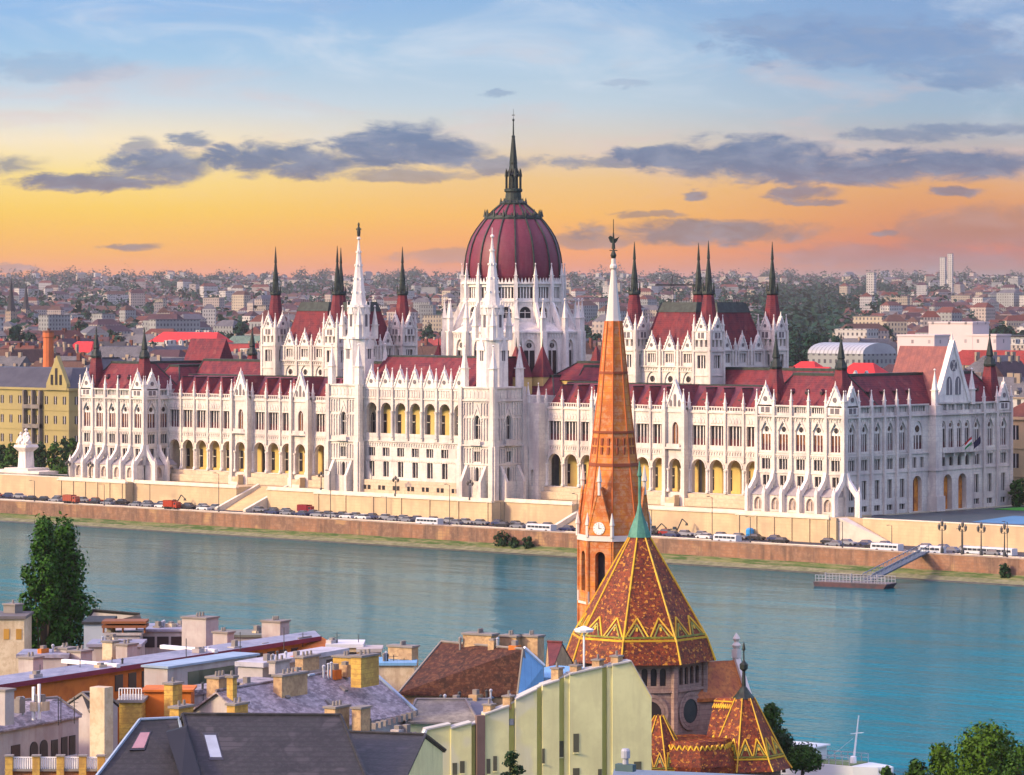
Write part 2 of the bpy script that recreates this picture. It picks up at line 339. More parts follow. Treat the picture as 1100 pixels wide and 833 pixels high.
def pinnacle(h, w=.7, base=.35):
    m = MB(); hb = h * base
    m.box(-w / 2, w / 2, -w / 2, w / 2, 0, hb); m.box(-w * .68, w * .68, -w * .68, w * .68, hb, hb + .18)
    m.pyr(0, 0, hb + .18, h - .3, w * .46); m.lathe([(0, h - .55), (w * .26, h - .4), (w * .26, h - .22), (0, h)], 5)
    return Proto(m, [STONEW])
P5, P4, P3, P9, P12 = pinnacle(5.2, .75), pinnacle(4.2, .6), pinnacle(3.2, .6), pinnacle(8.8, 1.2, .4), pinnacle(11, 1.5, .45)
def gable(w, h, hole='circle', th=.6, base=0.0):
    m = MB(); a = w / 2
    m.ext([(-a, 0), (a, 0), (a, base + .01), (0, base + h), (-a, base + .01)], 0, th, 0)
    for sgn in (-1, 1):                                   # raised coping and crockets
        m.ring([[(sgn * a * 1.08, -.22, base), (sgn * a * 1.08, th + .1, base), (sgn * a * .90, th + .1, base), (sgn * a * .90, -.22, base)],
                [(sgn * .10, -.22, base + h * 1.10), (sgn * .10, th + .1, base + h * 1.10), (-sgn * .04, th + .1, base + h * .96), (-sgn * .04, -.22, base + h * .96)]], 0)
        for i in range(1, 5):
            f = i / 5; x = sgn * a * (1 - f) * 1.08; z = base + h * f * 1.08; m.box(x - .16, x + .16, -.16, .2, z, z + .42, 0)
    m.pyr(0, .2, base + h * 1.03, base + h * 1.03 + 1.5, .22, 0)
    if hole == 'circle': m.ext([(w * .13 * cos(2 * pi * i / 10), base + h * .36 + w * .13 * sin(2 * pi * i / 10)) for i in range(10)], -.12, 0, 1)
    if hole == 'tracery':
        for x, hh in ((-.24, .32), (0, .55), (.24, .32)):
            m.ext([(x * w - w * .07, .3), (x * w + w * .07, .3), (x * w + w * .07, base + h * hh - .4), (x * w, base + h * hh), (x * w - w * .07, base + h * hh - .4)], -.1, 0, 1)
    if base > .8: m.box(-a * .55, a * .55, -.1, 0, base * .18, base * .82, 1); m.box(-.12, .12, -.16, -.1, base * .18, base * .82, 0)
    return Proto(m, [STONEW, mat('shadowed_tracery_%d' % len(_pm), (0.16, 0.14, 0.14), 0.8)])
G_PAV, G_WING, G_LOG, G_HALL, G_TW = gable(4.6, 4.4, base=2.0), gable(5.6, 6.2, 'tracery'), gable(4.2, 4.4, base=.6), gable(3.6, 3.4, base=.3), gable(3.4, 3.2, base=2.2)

def fin(prof, w):
    m = MB(); m.extx(prof, -w / 2, w / 2); return Proto(m, [STONEW])
B_PAV = fin([(-2.9, .4), (-4.3, .4), (-4.3, 5.6), (-3.9, 6.6), (-3.5, 6.1), (-1.2, 8.9), (-.7, 10.6), (0.02, 10.6), (0.02, 8.6), (-1.0, 7.2), (-2.9, 5.0)], .85)
B_PAV.mb.pyr(0, -3.9, 5.5, 7.6, .38)

def L2W(rz, x, y):
    c, n = cos(rz), sin(rz)
    return lambda s, d, z: (x + s * c - d * n, y + s * n + d * c, z)

def end_facade(mb, part, rz, x, y, bays, z0=.4, style='front', gables=(), pins=True, atop=25.9):
    """storeys of the end pavilions; bays = [(s0, s1)]; local s runs along the wall, depth away from the viewer"""
    P = L2W(rz, x, y); mb.at(x, y, 0, rz)
    S0, S1 = bays[0][0], bays[-1][1]; C = [(a + b) / 2 for a, b in bays]
    rows = []
    if style == 'front':
        w_ = MB(); w_.at(x, y, 0, rz); yy = -3.0; w_.wall(S0, S1, yy, z0, 5.0, [(c, 2.3, 1.6, 4.5, 'p') for c in C], .6); w_.add([(S0, yy - .2, 5.0), (S1, yy - .2, 5.0), (S1, -.02, 6.9), (S0, -.02, 6.9), (S0, yy, 5.0), (S1, yy, 5.0), (S0, -.02, 5.0), (S1, -.02, 5.0)], [(0, 1, 2, 3), (0, 4, 5, 1), (0, 3, 6), (1, 7, 2)], 1); w_.box(S0, S0 + .05, yy + .01, -.02, z0, 5.0); w_.box(S1 - .05, S1, yy + .01, -.02, z0, 5.0)
        for c in C: w_.box(c - 1.2, c + 1.2, yy - .12, yy, 1.2, 1.5)
        w_.build('ground_storey', [STONE, APRON], part)
        for c in C: rep('small_window', W_G, part, P(c, yy, 1.6), rz)
        rows = [(z0, 6.2, []), (6.2, 10.2, [(c, 1.9, 7.1, 9.5, 'r', W_R1, 'small_window') for c in C])]
    else:
        rows = [(z0, 3.2, [(c, 2.2, 1.3, 2.6, 'r', W_BAS, 'small_window') for c in C]), (3.2, 10.2, [(c, 1.8, 4.1, 8.5, 'r', W_TALL, 'small_window') for c in C])]
    rows += [(10.2, 14.3, [(c, 2.5, 10.9, 13.4, 'r', W_R2, 'small_window') for c in C]),
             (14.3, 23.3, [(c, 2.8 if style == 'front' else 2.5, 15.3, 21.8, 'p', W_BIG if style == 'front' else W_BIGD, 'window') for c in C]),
             (23.3, atop, [(c, 3.6, 24.25, 25.55, 'r', W_ATT, 'attic_window') for c in C if (S1 - S0) > 3])]
    for a, b, ops in rows:
        mb.wall(S0, S1, 0, a, b, [o[:5] for o in ops], .6)
        for o in ops: rep(o[6], o[5], part, P(o[0], 0, o[2]), rz)
    for z, pr in ((10.0, .18), (14.2, .28), (23.2, .5), (25.7, .25)): mb.box(S0 - .2, S1 + .2, -pr, 0, z, z + .35)
    mb.box(S0 - .1, S1 + .1, -.12, 0, 14.75, 15.0)
    edges = [b[0] for b in bays] + [S1]
    for e in edges: mb.box(e - .4, e + .4, -.55, 0, 5 if style == 'front' else z0, 25.6)
    for a_, b_ in bays: ribs(mb, a_ + .55, b_ - .55, 0, 13.55, 14.15, .62, .2, .2); ribs(mb, a_ + .55, b_ - .55, 0, 22.3, 23.2, .7, .2, .2)
    for c in C:                                           # ogee hood over each tall window
        mb.ring([[(c - 1.75, -.2, 20.0), (c - 1.75, 0, 20.0), (c - 1.4, 0, 20.0), (c - 1.4, -.2, 20.0)], [(c, -.2, 23.0), (c, 0, 23.0), (c, 0, 22.3), (c, -.2, 22.3)]])
        mb.ring([[(c + 1.4, -.2, 20.0), (c + 1.4, 0, 20.0), (c + 1.75, 0, 20.0), (c + 1.75, -.2, 20.0)], [(c, -.2, 22.3), (c, 0, 22.3), (c, 0, 23.0), (c, -.2, 23.0)]])
    if pins:
        for e in edges: rep('pinnacle', P4, part, P(e, -.2, 25.6), rz)
    for i in gables: rep('gable', G_PAV, part, P(C[i], -.25, 23.9), rz)

def spire_turret(part, x, y, zb=24.5, r=2.2, zr=34.5, zt=43.2):
    m = MB(); m.lathe([(r * 1.35, zb), (r * 1.3, zb + 2), (r * .62, zr)], 4, x, y, 0, pi / 4); m.build('turret_roof', ROOF, part)
    m = MB(); m.lathe([(r * .66, zr), (r * .70, zr + .5), (r * .34, zr + 2.4), (r * .42, zr + 2.7), (.14, zt - 1.4), (.26, zt - 1.2), (.05, zt)], 8, x, y)
    for i in range(4): m.pyr(x + r * .55 * cos(i * pi / 2 + pi / 4), y + r * .55 * sin(i * pi / 2 + pi / 4), zr + .3, zr + 2.2, .16)
    m.build('turret_spike', SPIKE, part)

def hip(name, part, x0, x1, y0, y1, z0, z1, dx0, dx1, dy0, dy1, m=ROOF, crest=True, cm=CREST):
    mb = MB(); mb.frus(x0, x1, y0, y1, z0, x0 + dx0, x1 - dx1, y0 + dy0, y1 - dy1, z1)
    o = mb.build(name, m, part)
    if crest:
        c = MB(); c.box(x0 + dx0 - .12, x1 - dx1 + .12, y0 + dy0 - .12, y1 - dy1 + .12, z1 - .1, z1 + .55)
        for a, b in (((x0, y0), (x0 + dx0, y0 + dy0)), ((x1, y0), (x1 - dx1, y0 + dy0)), ((x1, y1), (x1 - dx1, y1 - dy1)), ((x0, y1), (x0 + dx0, y1 - dy1))):
            c.tube((a[0], a[1], z0 + .1), (b[0], b[1], z1 + .1), .2, 4)
        c.build(name + '_crest', cm, part)
    return o

def roof_dormers(part, pts):
    pr = _pm.get('lucarne')
    if pr is None:
        m = MB(); m.box(-.35, .35, -.5, .6, 0, .6, 1); m.ring([[(-.5, -.6, .6), (.5, -.6, .6), (.5, .9, .6), (-.5, .9, .6)], [(-.02, -.5, 1.3), (.02, -.5, 1.3), (.02, .9, 1.3), (-.02, .9, 1.3)]], 0)
        pr = _pm['lucarne'] = Proto(m, [ROOFD, GLASS])
    for x, y, z, r in pts: rep('roof_dormer', pr, part, (x, y, z), r)

def pavilion(x0, x1, right):
    mb = MB(); part = empty('end_pavilion', (0, 0, 0)); part.parent = parl
    w = (x1 - x0) / 5; bays = [(x0 + i * w - x0, x0 + (i + 1) * w - x0) for i in range(5)]
    end_facade(mb, part, 0, x0, 0, bays, gables=(0, 4))
    for i in range(6): rep('buttress', B_PAV, part, (x0 + i * w, 0, 0))
    R = pi / 2
    if right:
        sb = [(.3, 5.2), (5.2, 10.2), (10.2, 15.2), (15.2, 20.1), (20.1, 25)]
        end_facade(mb, part, R, x1, 0, sb, style='side', gables=(0,))
        rep('buttress', B_PAV, part, (x1, .6, 0), R)
        P = L2W(R, x1, 0); mb.at(x1, 0, 0, R)
        # wide bay with the carriage door
        mb.wall(25, 33, 0, .4, 10.2, [(28.6, 3.6, .5, 9.0, 'o')], 1.2); mb.wall(25, 33, 0, 10.2, 14.3, [(27.4, 1.6, 10.9, 13.4, 'r'), (30.4, 1.6, 10.9, 13.4, 'r')])
        mb.wall(25, 33, 0, 14.3, 23.3, [(28.9, 3.6, 15.3, 22.0, 'p')]); mb.wall(25, 33, 0, 23.3, 25.9, [(28.9, 5.6, 24.25, 25.55, 'r')])
        for s in (27.4, 30.4): rep('small_window', win(1.6, 2.5, 'r', 1), part, P(s, 0, 10.9), R)
        rep('window', win(3.6, 6.7, 'p', 2, 0, lower=1.5, rose=True, mw=.25), part, P(28.9, 0, 15.3), R)
        rep('attic_window', win(5.6, 1.3, 'r', 7, mw=.2), part, P(28.9, 0, 24.25), R)
        for z, pr in ((10.0, .18), (14.2, .28), (23.2, .5), (25.7, .25)): mb.box(24.8, 33, -pr, 0, z, z + .35)
        # gabled centre
        mb.wall(35.6, 50, -.8, .4, 10.2, [(39.8, 3.4, .5, 9.0, 'o'), (45.8, 3.4, .5, 9.0, 'o')], 1.4)
        C4 = [38.0, 41.2, 44.6, 47.8]
        mb.wall(35.6, 50, -.8, 10.2, 14.3, [(c, 1.6, 11, 13.6, 'p') for c in C4]); mb.wall(35.6, 50, -.8, 14.3, 23.3, [(c, 2.0, 15.3, 21.8, 'p') for c in C4])
        mb.wall(35.6, 50, -.8, 23.3, 26.2, [(c, 2.6, 24.3, 25.7, 'r') for c in C4])
        wa, wb, wc = win(1.6, 2.6, 'p', 0), win(2.0, 6.5, 'p', 1, 0, lower=1.5, rose=True), win(2.6, 1.4, 'r', 3, mw=.2)
        for c in C4:
            rep('small_window', wa, part, P(c, -.8, 11), R); rep('window', wb, part, P(c, -.8, 15.3), R); rep('attic_window', wc, part, P(c, -.8, 24.3), R)
        mb.box(35.6, 35.65, -.8, 0, .4, 26); mb.box(49.95, 50, -.8, 0, .4, 26.2)
        for z, pr in ((10.0, 1.0), (23.2, 1.3), (25.9, 1.1)): mb.box(35.6, 50, -pr, -.78, z, z + .35)
        mb.box(35.8, 50.2, -2.3, -.78, 14.2, 14.6); mb.box(35.8, 50.2, -2.3, -2.1, 14.6, 15.5)      # balcony
        for s in (36.5, 40.8, 45.2, 49.4): mb.box(s - .25, s + .25, -2.1, -.8, 13.2, 14.2)
        d = MB(); d.at(x1, 0, 0, R)
        for c, y in ((28.6, 1.2), (39.8, .6), (45.8, .6)): d.box(c - 1.9, c + 1.9, y - .05, y + .2, .45, 9.1, 0); d.box(c - .1, c + .1, y - .15, y - .05, .5, 8, 1)
        d.build('doorway', [ORANGE, DRED], part)
        g = MB(); g.at(x1, 0, 0, R)
        g.ext([(35.4, 26.2), (48.6, 26.2), (42.0, 40.0)], -.9, .1, 0)
        for sg, s in ((1, 35.4), (-1, 48.6)):
            g.ring([[(s - sg * .5, -1.2, 26.2), (s - sg * .5, .2, 26.2), (s + sg * .7, .2, 26.2), (s + sg * .7, -1.2, 26.2)], [(42 - sg * .1, -1.2, 41.2), (42 - sg * .1, .2, 41.2), (42 + sg * .02, .2, 39.6), (42 + sg * .02, -1.2, 39.6)]], 0)
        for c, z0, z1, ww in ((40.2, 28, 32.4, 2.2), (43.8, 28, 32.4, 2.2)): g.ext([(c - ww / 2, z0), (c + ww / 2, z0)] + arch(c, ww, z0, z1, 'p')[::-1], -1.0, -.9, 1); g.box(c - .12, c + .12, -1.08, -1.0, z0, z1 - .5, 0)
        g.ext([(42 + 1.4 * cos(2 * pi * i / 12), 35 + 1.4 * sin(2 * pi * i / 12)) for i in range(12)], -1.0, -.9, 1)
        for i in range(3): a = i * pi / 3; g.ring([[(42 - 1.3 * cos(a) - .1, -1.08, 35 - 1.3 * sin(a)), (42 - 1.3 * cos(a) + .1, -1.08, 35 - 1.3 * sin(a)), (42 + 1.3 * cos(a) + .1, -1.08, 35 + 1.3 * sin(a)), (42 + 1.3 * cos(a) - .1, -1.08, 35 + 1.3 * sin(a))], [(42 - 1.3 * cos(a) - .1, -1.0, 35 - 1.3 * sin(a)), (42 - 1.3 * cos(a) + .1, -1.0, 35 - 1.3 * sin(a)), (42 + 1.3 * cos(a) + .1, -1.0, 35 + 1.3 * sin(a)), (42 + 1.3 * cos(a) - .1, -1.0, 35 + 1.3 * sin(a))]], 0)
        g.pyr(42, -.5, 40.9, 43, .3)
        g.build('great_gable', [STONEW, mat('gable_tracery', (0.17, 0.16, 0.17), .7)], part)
        for s in (34.2, 49.4): rep('pinnacle', P9, part, P(s, -1.0, 25.6), R)
        mb.at(x1, 0, 0, R); mb.box(33, 35.6, -2.2, .5, .4, 25.6); mb.box(32.8, 35.8, -2.45, 0, 10, 10.4); mb.box(32.8, 35.8, -2.45, 0, 23.2, 23.8); mb.box(32.6, 36, -2.8, 0, .4, 4)
        end_facade(mb, part, R, x1, 0, [(50, 55.6), (55.6, 61.1), (61.1, 67.1)], style='side', gables=(2,))
        mb.T = None
        mb.box(x0, x1 - 1.3, 66.9, 67.1, .4, 25.9); mb.box(x0 + .05, x0 + .3, 0, 67, .4, 25.9)
        mb.box(x0 + .3, x1 - 1.4, 1.3, 66.8, .3, 25.2)
        hip('pavilion_roof', part, x0 + .8, x1 - .9, .9, 15, 25.3, 33, 5.2, 5.2, 5.2, 5.6)
        hip('side_roof', part, x1 - 14, x1 - .8, 2, 66, 25.3, 32.8, 5.6, 5.2, 7, 6)
        hip('side_roof', part, x0 + .8, x1 - 12, 14, 66, 25.2, 31, 4, 4, 4, 4, ROOFD)
        m = MB(); m.extx([(35.4, 25.4), (48.6, 25.4), (42, 39.6)], x1 - 15, x1 - .1); m.build('cross_roof', mat('rust_tile', (0.24, 0.075, 0.06), .6, (0.15, .05, .05), .5, .5, fine=.4, space='World', lines=[('x', 1.6, (0.16, .05, .04), .2)]), part)
        spire_turret(part, x0 + 3.2, 3.0); spire_turret(part, x1 - 3.2, 3.0); spire_turret(part, x1 - 3.4, 63.2)
        roof_dormers(part, [(x0 + 8 + i * 4.4, 3.2, 28.6, 0) for i in range(3)] + [(x1 - 3.0, 8 + i * 5.2, 28.6, R) for i in range(5)] + [(x1 - 3.0, 53 + i * 4, 28.6, R) for i in range(2)])
    else:
        end_facade(mb, part, R, x1, 0, [(.3, 5.2), (5.2, 9.6)], style='front', gables=(0,))
        for s in (.6, 5.2): rep('buttress', B_PAV, part, (x1, s, 0), R)
        mb.T = None
        mb.box(x0, x0 + .4, .1, 67, .4, 25.9); mb.box(x0, x1, 66.9, 67.1, .4, 25.9); mb.box(x1 - .5, x1 - .2, 9.6, 67, .4, 25.9); mb.box(x0 + .4, x1 - 1.3, 1.3, 66.8, .3, 25.2)
        for z in (10, 14.2, 23.2, 25.7): mb.box(x0 - .3, x0, 0, 67, z, z + .35)
        hip('pavilion_roof', part, x0 + .9, x1 - .8, .9, 15, 25.3, 33, 5.2, 5.2, 5.2, 5.6)
        hip('side_roof', part, x0 + .8, x0 + 14, 2, 66, 25.3, 32.8, 5.2, 5.6, 7, 6)
        hip('side_roof', part, x1 - 14, x1 - .8, 14, 66, 25.2, 32, 4.6, 4.6, 4, 4)
        m = MB(); m.extx([(35.4, 25.4), (48.6, 25.4), (42, 39.6)], x0 + .1, x0 + 15); m.build('cross_roof', ROOF, part)
        spire_turret(part, x0 + 3.2, 3.0); spire_turret(part, x1 - 3.2, 3.0); spire_turret(part, x0 + 3.4, 63.2)
        roof_dormers(part, [(x0 + 8 + i * 4.4, 3.2, 28.6, 0) for i in range(3)] + [(x1 - 3, 18 + i * 5, 28.0, R) for i in range(3)])
    mb.T = None; mb.build('pavilion_wall', [STONE], part)
pavilion(108.7, 134.4, True); pavilion(-134.2, -107.6, False)

# river wings: arcade below, gallery windows above, a steep little roof over every bay
def wing(sg):
    part = empty('river_wing', (0, 0, 0)); part.parent = parl
    mb = MB(); inner = MB(); V = 9.0
    outer = 107.6 if sg < 0 else 108.7
    seg, u = [], outer
    for n, w, k in ((5, (outer - 80.5) / 5, 0), (1, 7.0, 1), (3, 5.4, 0), (1, 7.3, 1), (3, 5.4, 0)):
        for _ in range(n): seg.append((sg * (u - w / 2), w, k)); u -= w
    end = u
    # roof dormers: steep hipped roofs whose ridges run back into the main slope
    dm = MB(); dm.add([(-2.45, 0, 0), (2.45, 0, 0), (0, 1.7, 5.0), (-2.45, 7.4, 0), (2.45, 7.4, 0), (0, 7.4, 5.0)], [(0, 1, 2), (0, 2, 5, 3), (1, 4, 5, 2), (3, 5, 4), (0, 3, 4, 1)], 0)
    dm.tube((0, 1.7, 5.05), (0, 7.4, 5.05), .16, 4, 1); dm.box(-.3, .3, .7, 1.0, 1.6, 2.4, 1)
    DM = Proto(dm, [mat('dormer_tile', (0.19, 0.022, 0.026), .75, (.11, .016, .026), .8, .5, fine=.5, fscale=2.5, fcol=(.08, .02, .026), space='World'), CREST])
    cm = MB(); cm.lathe([(.5, 0), (.5, .5), (.32, .7), (.28, 5.0), (.46, 5.4), (.5, 5.7)], 8); COLM = Proto(cm, [STONEW])
    for c, w, k in seg:
        a, b = c - w / 2, c + w / 2; y = V - (1.3 if k else 0)
        aw = 4.25 if not k else 3.7
        mb.wall(a, b, y, .6, 3.9); mb.wall(a, b, y, 3.9, 12.9, [(c, aw, 3.9, 12.1, 'o')], 1.1)
        if k:
            mb.wall(a, b, y, 12.9, 23.4, [(c, 1.9, 15.4, 21.0, 'p')]); rep('window', W_ONE, part, (c, y, 15.4))
            for x in (a + .45, b - .45):
                mb.box(x - .5, x + .5, y - .9, y + .3, .6, 24); mb.box(x - .7, x + .7, y - 1.1, y, .6, 3.0); mb.box(x - .6, x + .6, y - 1, y, 12.6, 13.0)
                rep('pinnacle', P5, part, (x, y - .5, 24))
            mb.box(a + .9, b - .9, y - .9, y, 14.4, 14.9); mb.box(a + 1.4, b - 1.4, y - .9, y - .7, 14.9, 15.7)
            mb.box(a, a + .05, y, V, .6, 25); mb.box(b - .05, b, y, V, .6, 25)
            mb.box(a, b, y - .25, y, 23.3, 23.7); mb.box(a, b, y, y + .6, 23.4, 24.6)
            rep('gable', G_WING, part, (c, y - .1, 24.5))
            rf = MB(); rf.ring([[(a + .6, y + .4, 24.4), (b - .6, y + .4, 24.4), (c, y + .4, 30)], [(a + .6, V + 9, 24.4), (b - .6, V + 9, 24.4), (c, V + 9, 30)]]); rf.build('gable_roof', ROOF, part)
        else:
            gw = min(3.9, w - 1.2)
            mb.wall(a, b, y, 12.9, 23.4, [(c, 4.1, 15.5, 20.3, 'r')], .9); rep('gallery_window', W_GAL, part, (c, y, 15.5))
            for i in range(4):
                x = c - 1.45 + i * .97; mb.ext([(x - .36, 20.9), (x + .36, 20.9), (x + .36, 21.6), (x, 22.2), (x - .36, 21.6)], y - .12, y)
            mb.box(a, b, y - .3, y, 23.3, 23.7); mb.box(a, b, y - .05, y + .3, 23.7, 24.0); mb.box(a, b, y - .05, y + .3, 24.7, 24.95)
            for i in range(7): x = a + (i + .5) * w / 7; mb.box(x - .14, x + .14, y, y + .24, 24.0, 24.7)
            rep('hipped_dormer', DM, part, (c, y + 1.0, 24.3))
            mb.box(a, b, y - .15, y, 14.2, 14.6); mb.box(a, b, y - .12, y, 12.8, 13.1); ribs(mb, a + .4, b - .4, y, 13.15, 14.15, .75, .2, .2)
        # arcade hood and pier shafts
        A = arch(c, aw + .7, 3.9, 12.45, 'o')
        B = arch(c, aw, 3.9, 12.1, 'o')
        for p, q, r, s in zip(A[:-1], A[1:], B[1:], B[:-1]): mb.add([(p[0], y - .16, p[1]), (q[0], y - .16, q[1]), (r[0], y - .16, r[1]), (s[0], y - .16, s[1]), (p[0], y, p[1]), (q[0], y, q[1])], [(0, 1, 2, 3), (0, 4, 5, 1)])
        for x in ((c - w / 2,) if not k else (c - aw / 2 - .3, c + aw / 2 + .3)): rep('column', COLM, part, (x, y - .12, 3.95), cap=100)
        inner.box(a + .01, b - .01, y + 4.6, y + 4.9, 3.6, 12.8, 0)
        rep('arcade_window', W_INN, part, (c, y + 4.3, 4.4))
    bnd = sorted([c - w / 2 for c, w, k in seg if not k] + [c + w / 2 for c, w, k in seg if not k])
    for x in sorted(set(round(v, 2) for v in bnd)):
        mb.box(x - .28, x + .28, V - .45, V, 11.5, 24.2); rep('pinnacle', P4, part, (x, V - .25, 24.2))
    x0, x1 = sorted((sg * outer, sg * end)); e0, e1 = sorted((sg * end, sg * 29.3))
    # stair turret next to the central tower
    mb.wall(e0, e1, V - 3, .6, 24.8, [((e0 + e1) / 2, 1.2, 4, 8, 'p'), ], .6); mb.box(e0 + .1, e1 - .1, V - 2.3, V + 1, .6, 24.75); mb.box(e0, e0 + .05, V - 3, V, .6, 24.8); mb.box(e1 - .05, e1, V - 3, V, .6, 24.8)
    for z in (15.6,): mb.box((e0 + e1) / 2 - .6, (e0 + e1) / 2 + .6, V - 3.05, V - 3, z, z + 4.5)
    rep('pinnacle', P5, part, (e0 + .5, V - 2.6, 24.8)); rep('pinnacle', P5, part, (e1 - .5, V - 2.6, 24.8))
    inner.box(x0, x1, V + .9, V + 5, 3.3, 3.7, 0); inner.box(x0, x1, V + 1.2, V + 5, 12.75, 13.0, 0)
    inner.build('arcade_wall', [OCHRE], part)
    mb.box(x0, x1, V + 5.1, V + 10, .4, 24.3); mb.box(x0, x1, V + 1.3, V + 5.2, 13.0, 24.3)
    mb.build('wing_wall', [STONE], part)
    pl = MB(); pl.box(x0, x1, V - 2.3, V - .02, .7, 2.6); pl.box(x0, x1, V - 1.2, V - .02, 2.6, 3.75); pl.build('arcade_plinth', [TAN], part)
    m = MB(); m.extx([(V + .8, 24.2), (V + 12, 24.2), (V + 12, 29.8), (V + 7.6, 29.8)], x0 + .2, x1 - .2); m.build('wing_roof', ROOFD, part)
    c = MB(); c.box(x0 + .2, x1 - .2, V + 7.5, V + 12, 29.75, 30.05); c.build('wing_crest', CREST, part)
    # range behind, with its own long roof
    m = MB(); m.box(min(sg * 112, sg * 31), max(sg * 112, sg * 31), 21.5, 34, .4, 27); m.build('rear_wall', [STONE], part)
    hip('rear_roof', part, min(sg * 112, sg * 31), max(sg * 112, sg * 31), 21.2, 34.2, 27, 33.6, .2, .2, 5, 5)
for sg in (-1, 1): wing(sg)

# river centre: loggia of seven arches between two tall towers
def centre():
    part = empty('river_centre', (0, 0, 0)); part.parent = parl
    mb = MB(); V = -3.8; n, w = 7, 5.2; C = [(i - 3) * w for i in range(n)]; a, b = -18.2, 18.2
    mb.box(a, b, V - 1.6, V - .01, .6, 4.4, 1)
    for c in C:
        sm = MB(); sm.box(c - 1.2, c + 1.2, V - 1.66, V - 1.58, 1.9, 3.0, 0); sm.box(c - .2, c + .2, V - 1.7, V - 1.66, 1.9, 3.0, 1); sm.build('basement_window', [GLASS, TAN], part)
        rep('small_window', W_PAIR, part, (c, V, 5.2)); rep('small_window', W_TRI, part, (c, V, 10.5))
        rep('loggia_window', W_INN, part, (c, V + 4.2, 16.2)); rep('gable', G_LOG, part, (c, V - .2, 27.6))
    mb.wall(a, b, V, 4.4, 9.7, [(c, 2.0, 5.2, 9.1, 'r') for c in C]); mb.wall(a, b, V, 9.7, 14.4, [(c, 2.5, 10.5, 12.7, 'r') for c in C])
    mb.wall(a, b, V, 14.4, 25.2, [(c, 3.7, 15.5, 24.3, 'o') for c in C], 1.0); mb.wall(a, b, V, 25.2, 28.2)
    ribs(mb, a + .3, b - .3, V, 13.1, 14.1, .87, .22, .2); ribs(mb, a + .3, b - .3, V, 9.25, 9.6, .87, .22, .12)
    for z, p in ((9.6, .12), (14.2, .35), (25.2, .25), (28.0, .3)): mb.box(a, b, V - p, V, z, z + .35)
    for c in C:
        for dx in (-1.3, -.45, .45, 1.3): mb.ext([(c + dx - .3, 25.8), (c + dx + .3, 25.8), (c + dx + .3, 27.2), (c + dx, 27.7), (c + dx - .3, 27.2)], V - .14, V)
    for i in range(n + 1):
        x = (i - 3.5) * w
        mb.box(x - .38, x + .38, V - .5, V, 14.6, 28.2); mb.lathe([(.5, 15.4), (.42, 15.8), (.42, 21.5), (.62, 22.2)], 8, x, V - .35)
        rep('pinnacle', P5, part, (x, V - .3, 28.2))
    mb.box(a, b, V + .9, V + 4, 14.6, 15.4); mb.box(a, b, V + .9, V + 5, 24.6, 28.1); mb.box(a, b, V + 5, 20, .4, 28)
    mb.box(a, b, V - .05, V + .12, 15.5, 16.4)
    mb.build('centre_wall', [STONE, TAN], part)
    o = MB(); o.box(a, b, V + 4.5, V + 4.8, 15.4, 24.6); o.build('loggia_wall', [OCHRE], part)
    m = MB(); m.extx([(V + .8, 28), (21, 28), (14, 36), (5, 36)], -19, 19); m.build('centre_roof', ROOF, part)
    m = MB(); m.box(-19, 19, 4.9, 14.1, 35.9, 36.3); m.build('centre_crest', CREST, part)
centre()

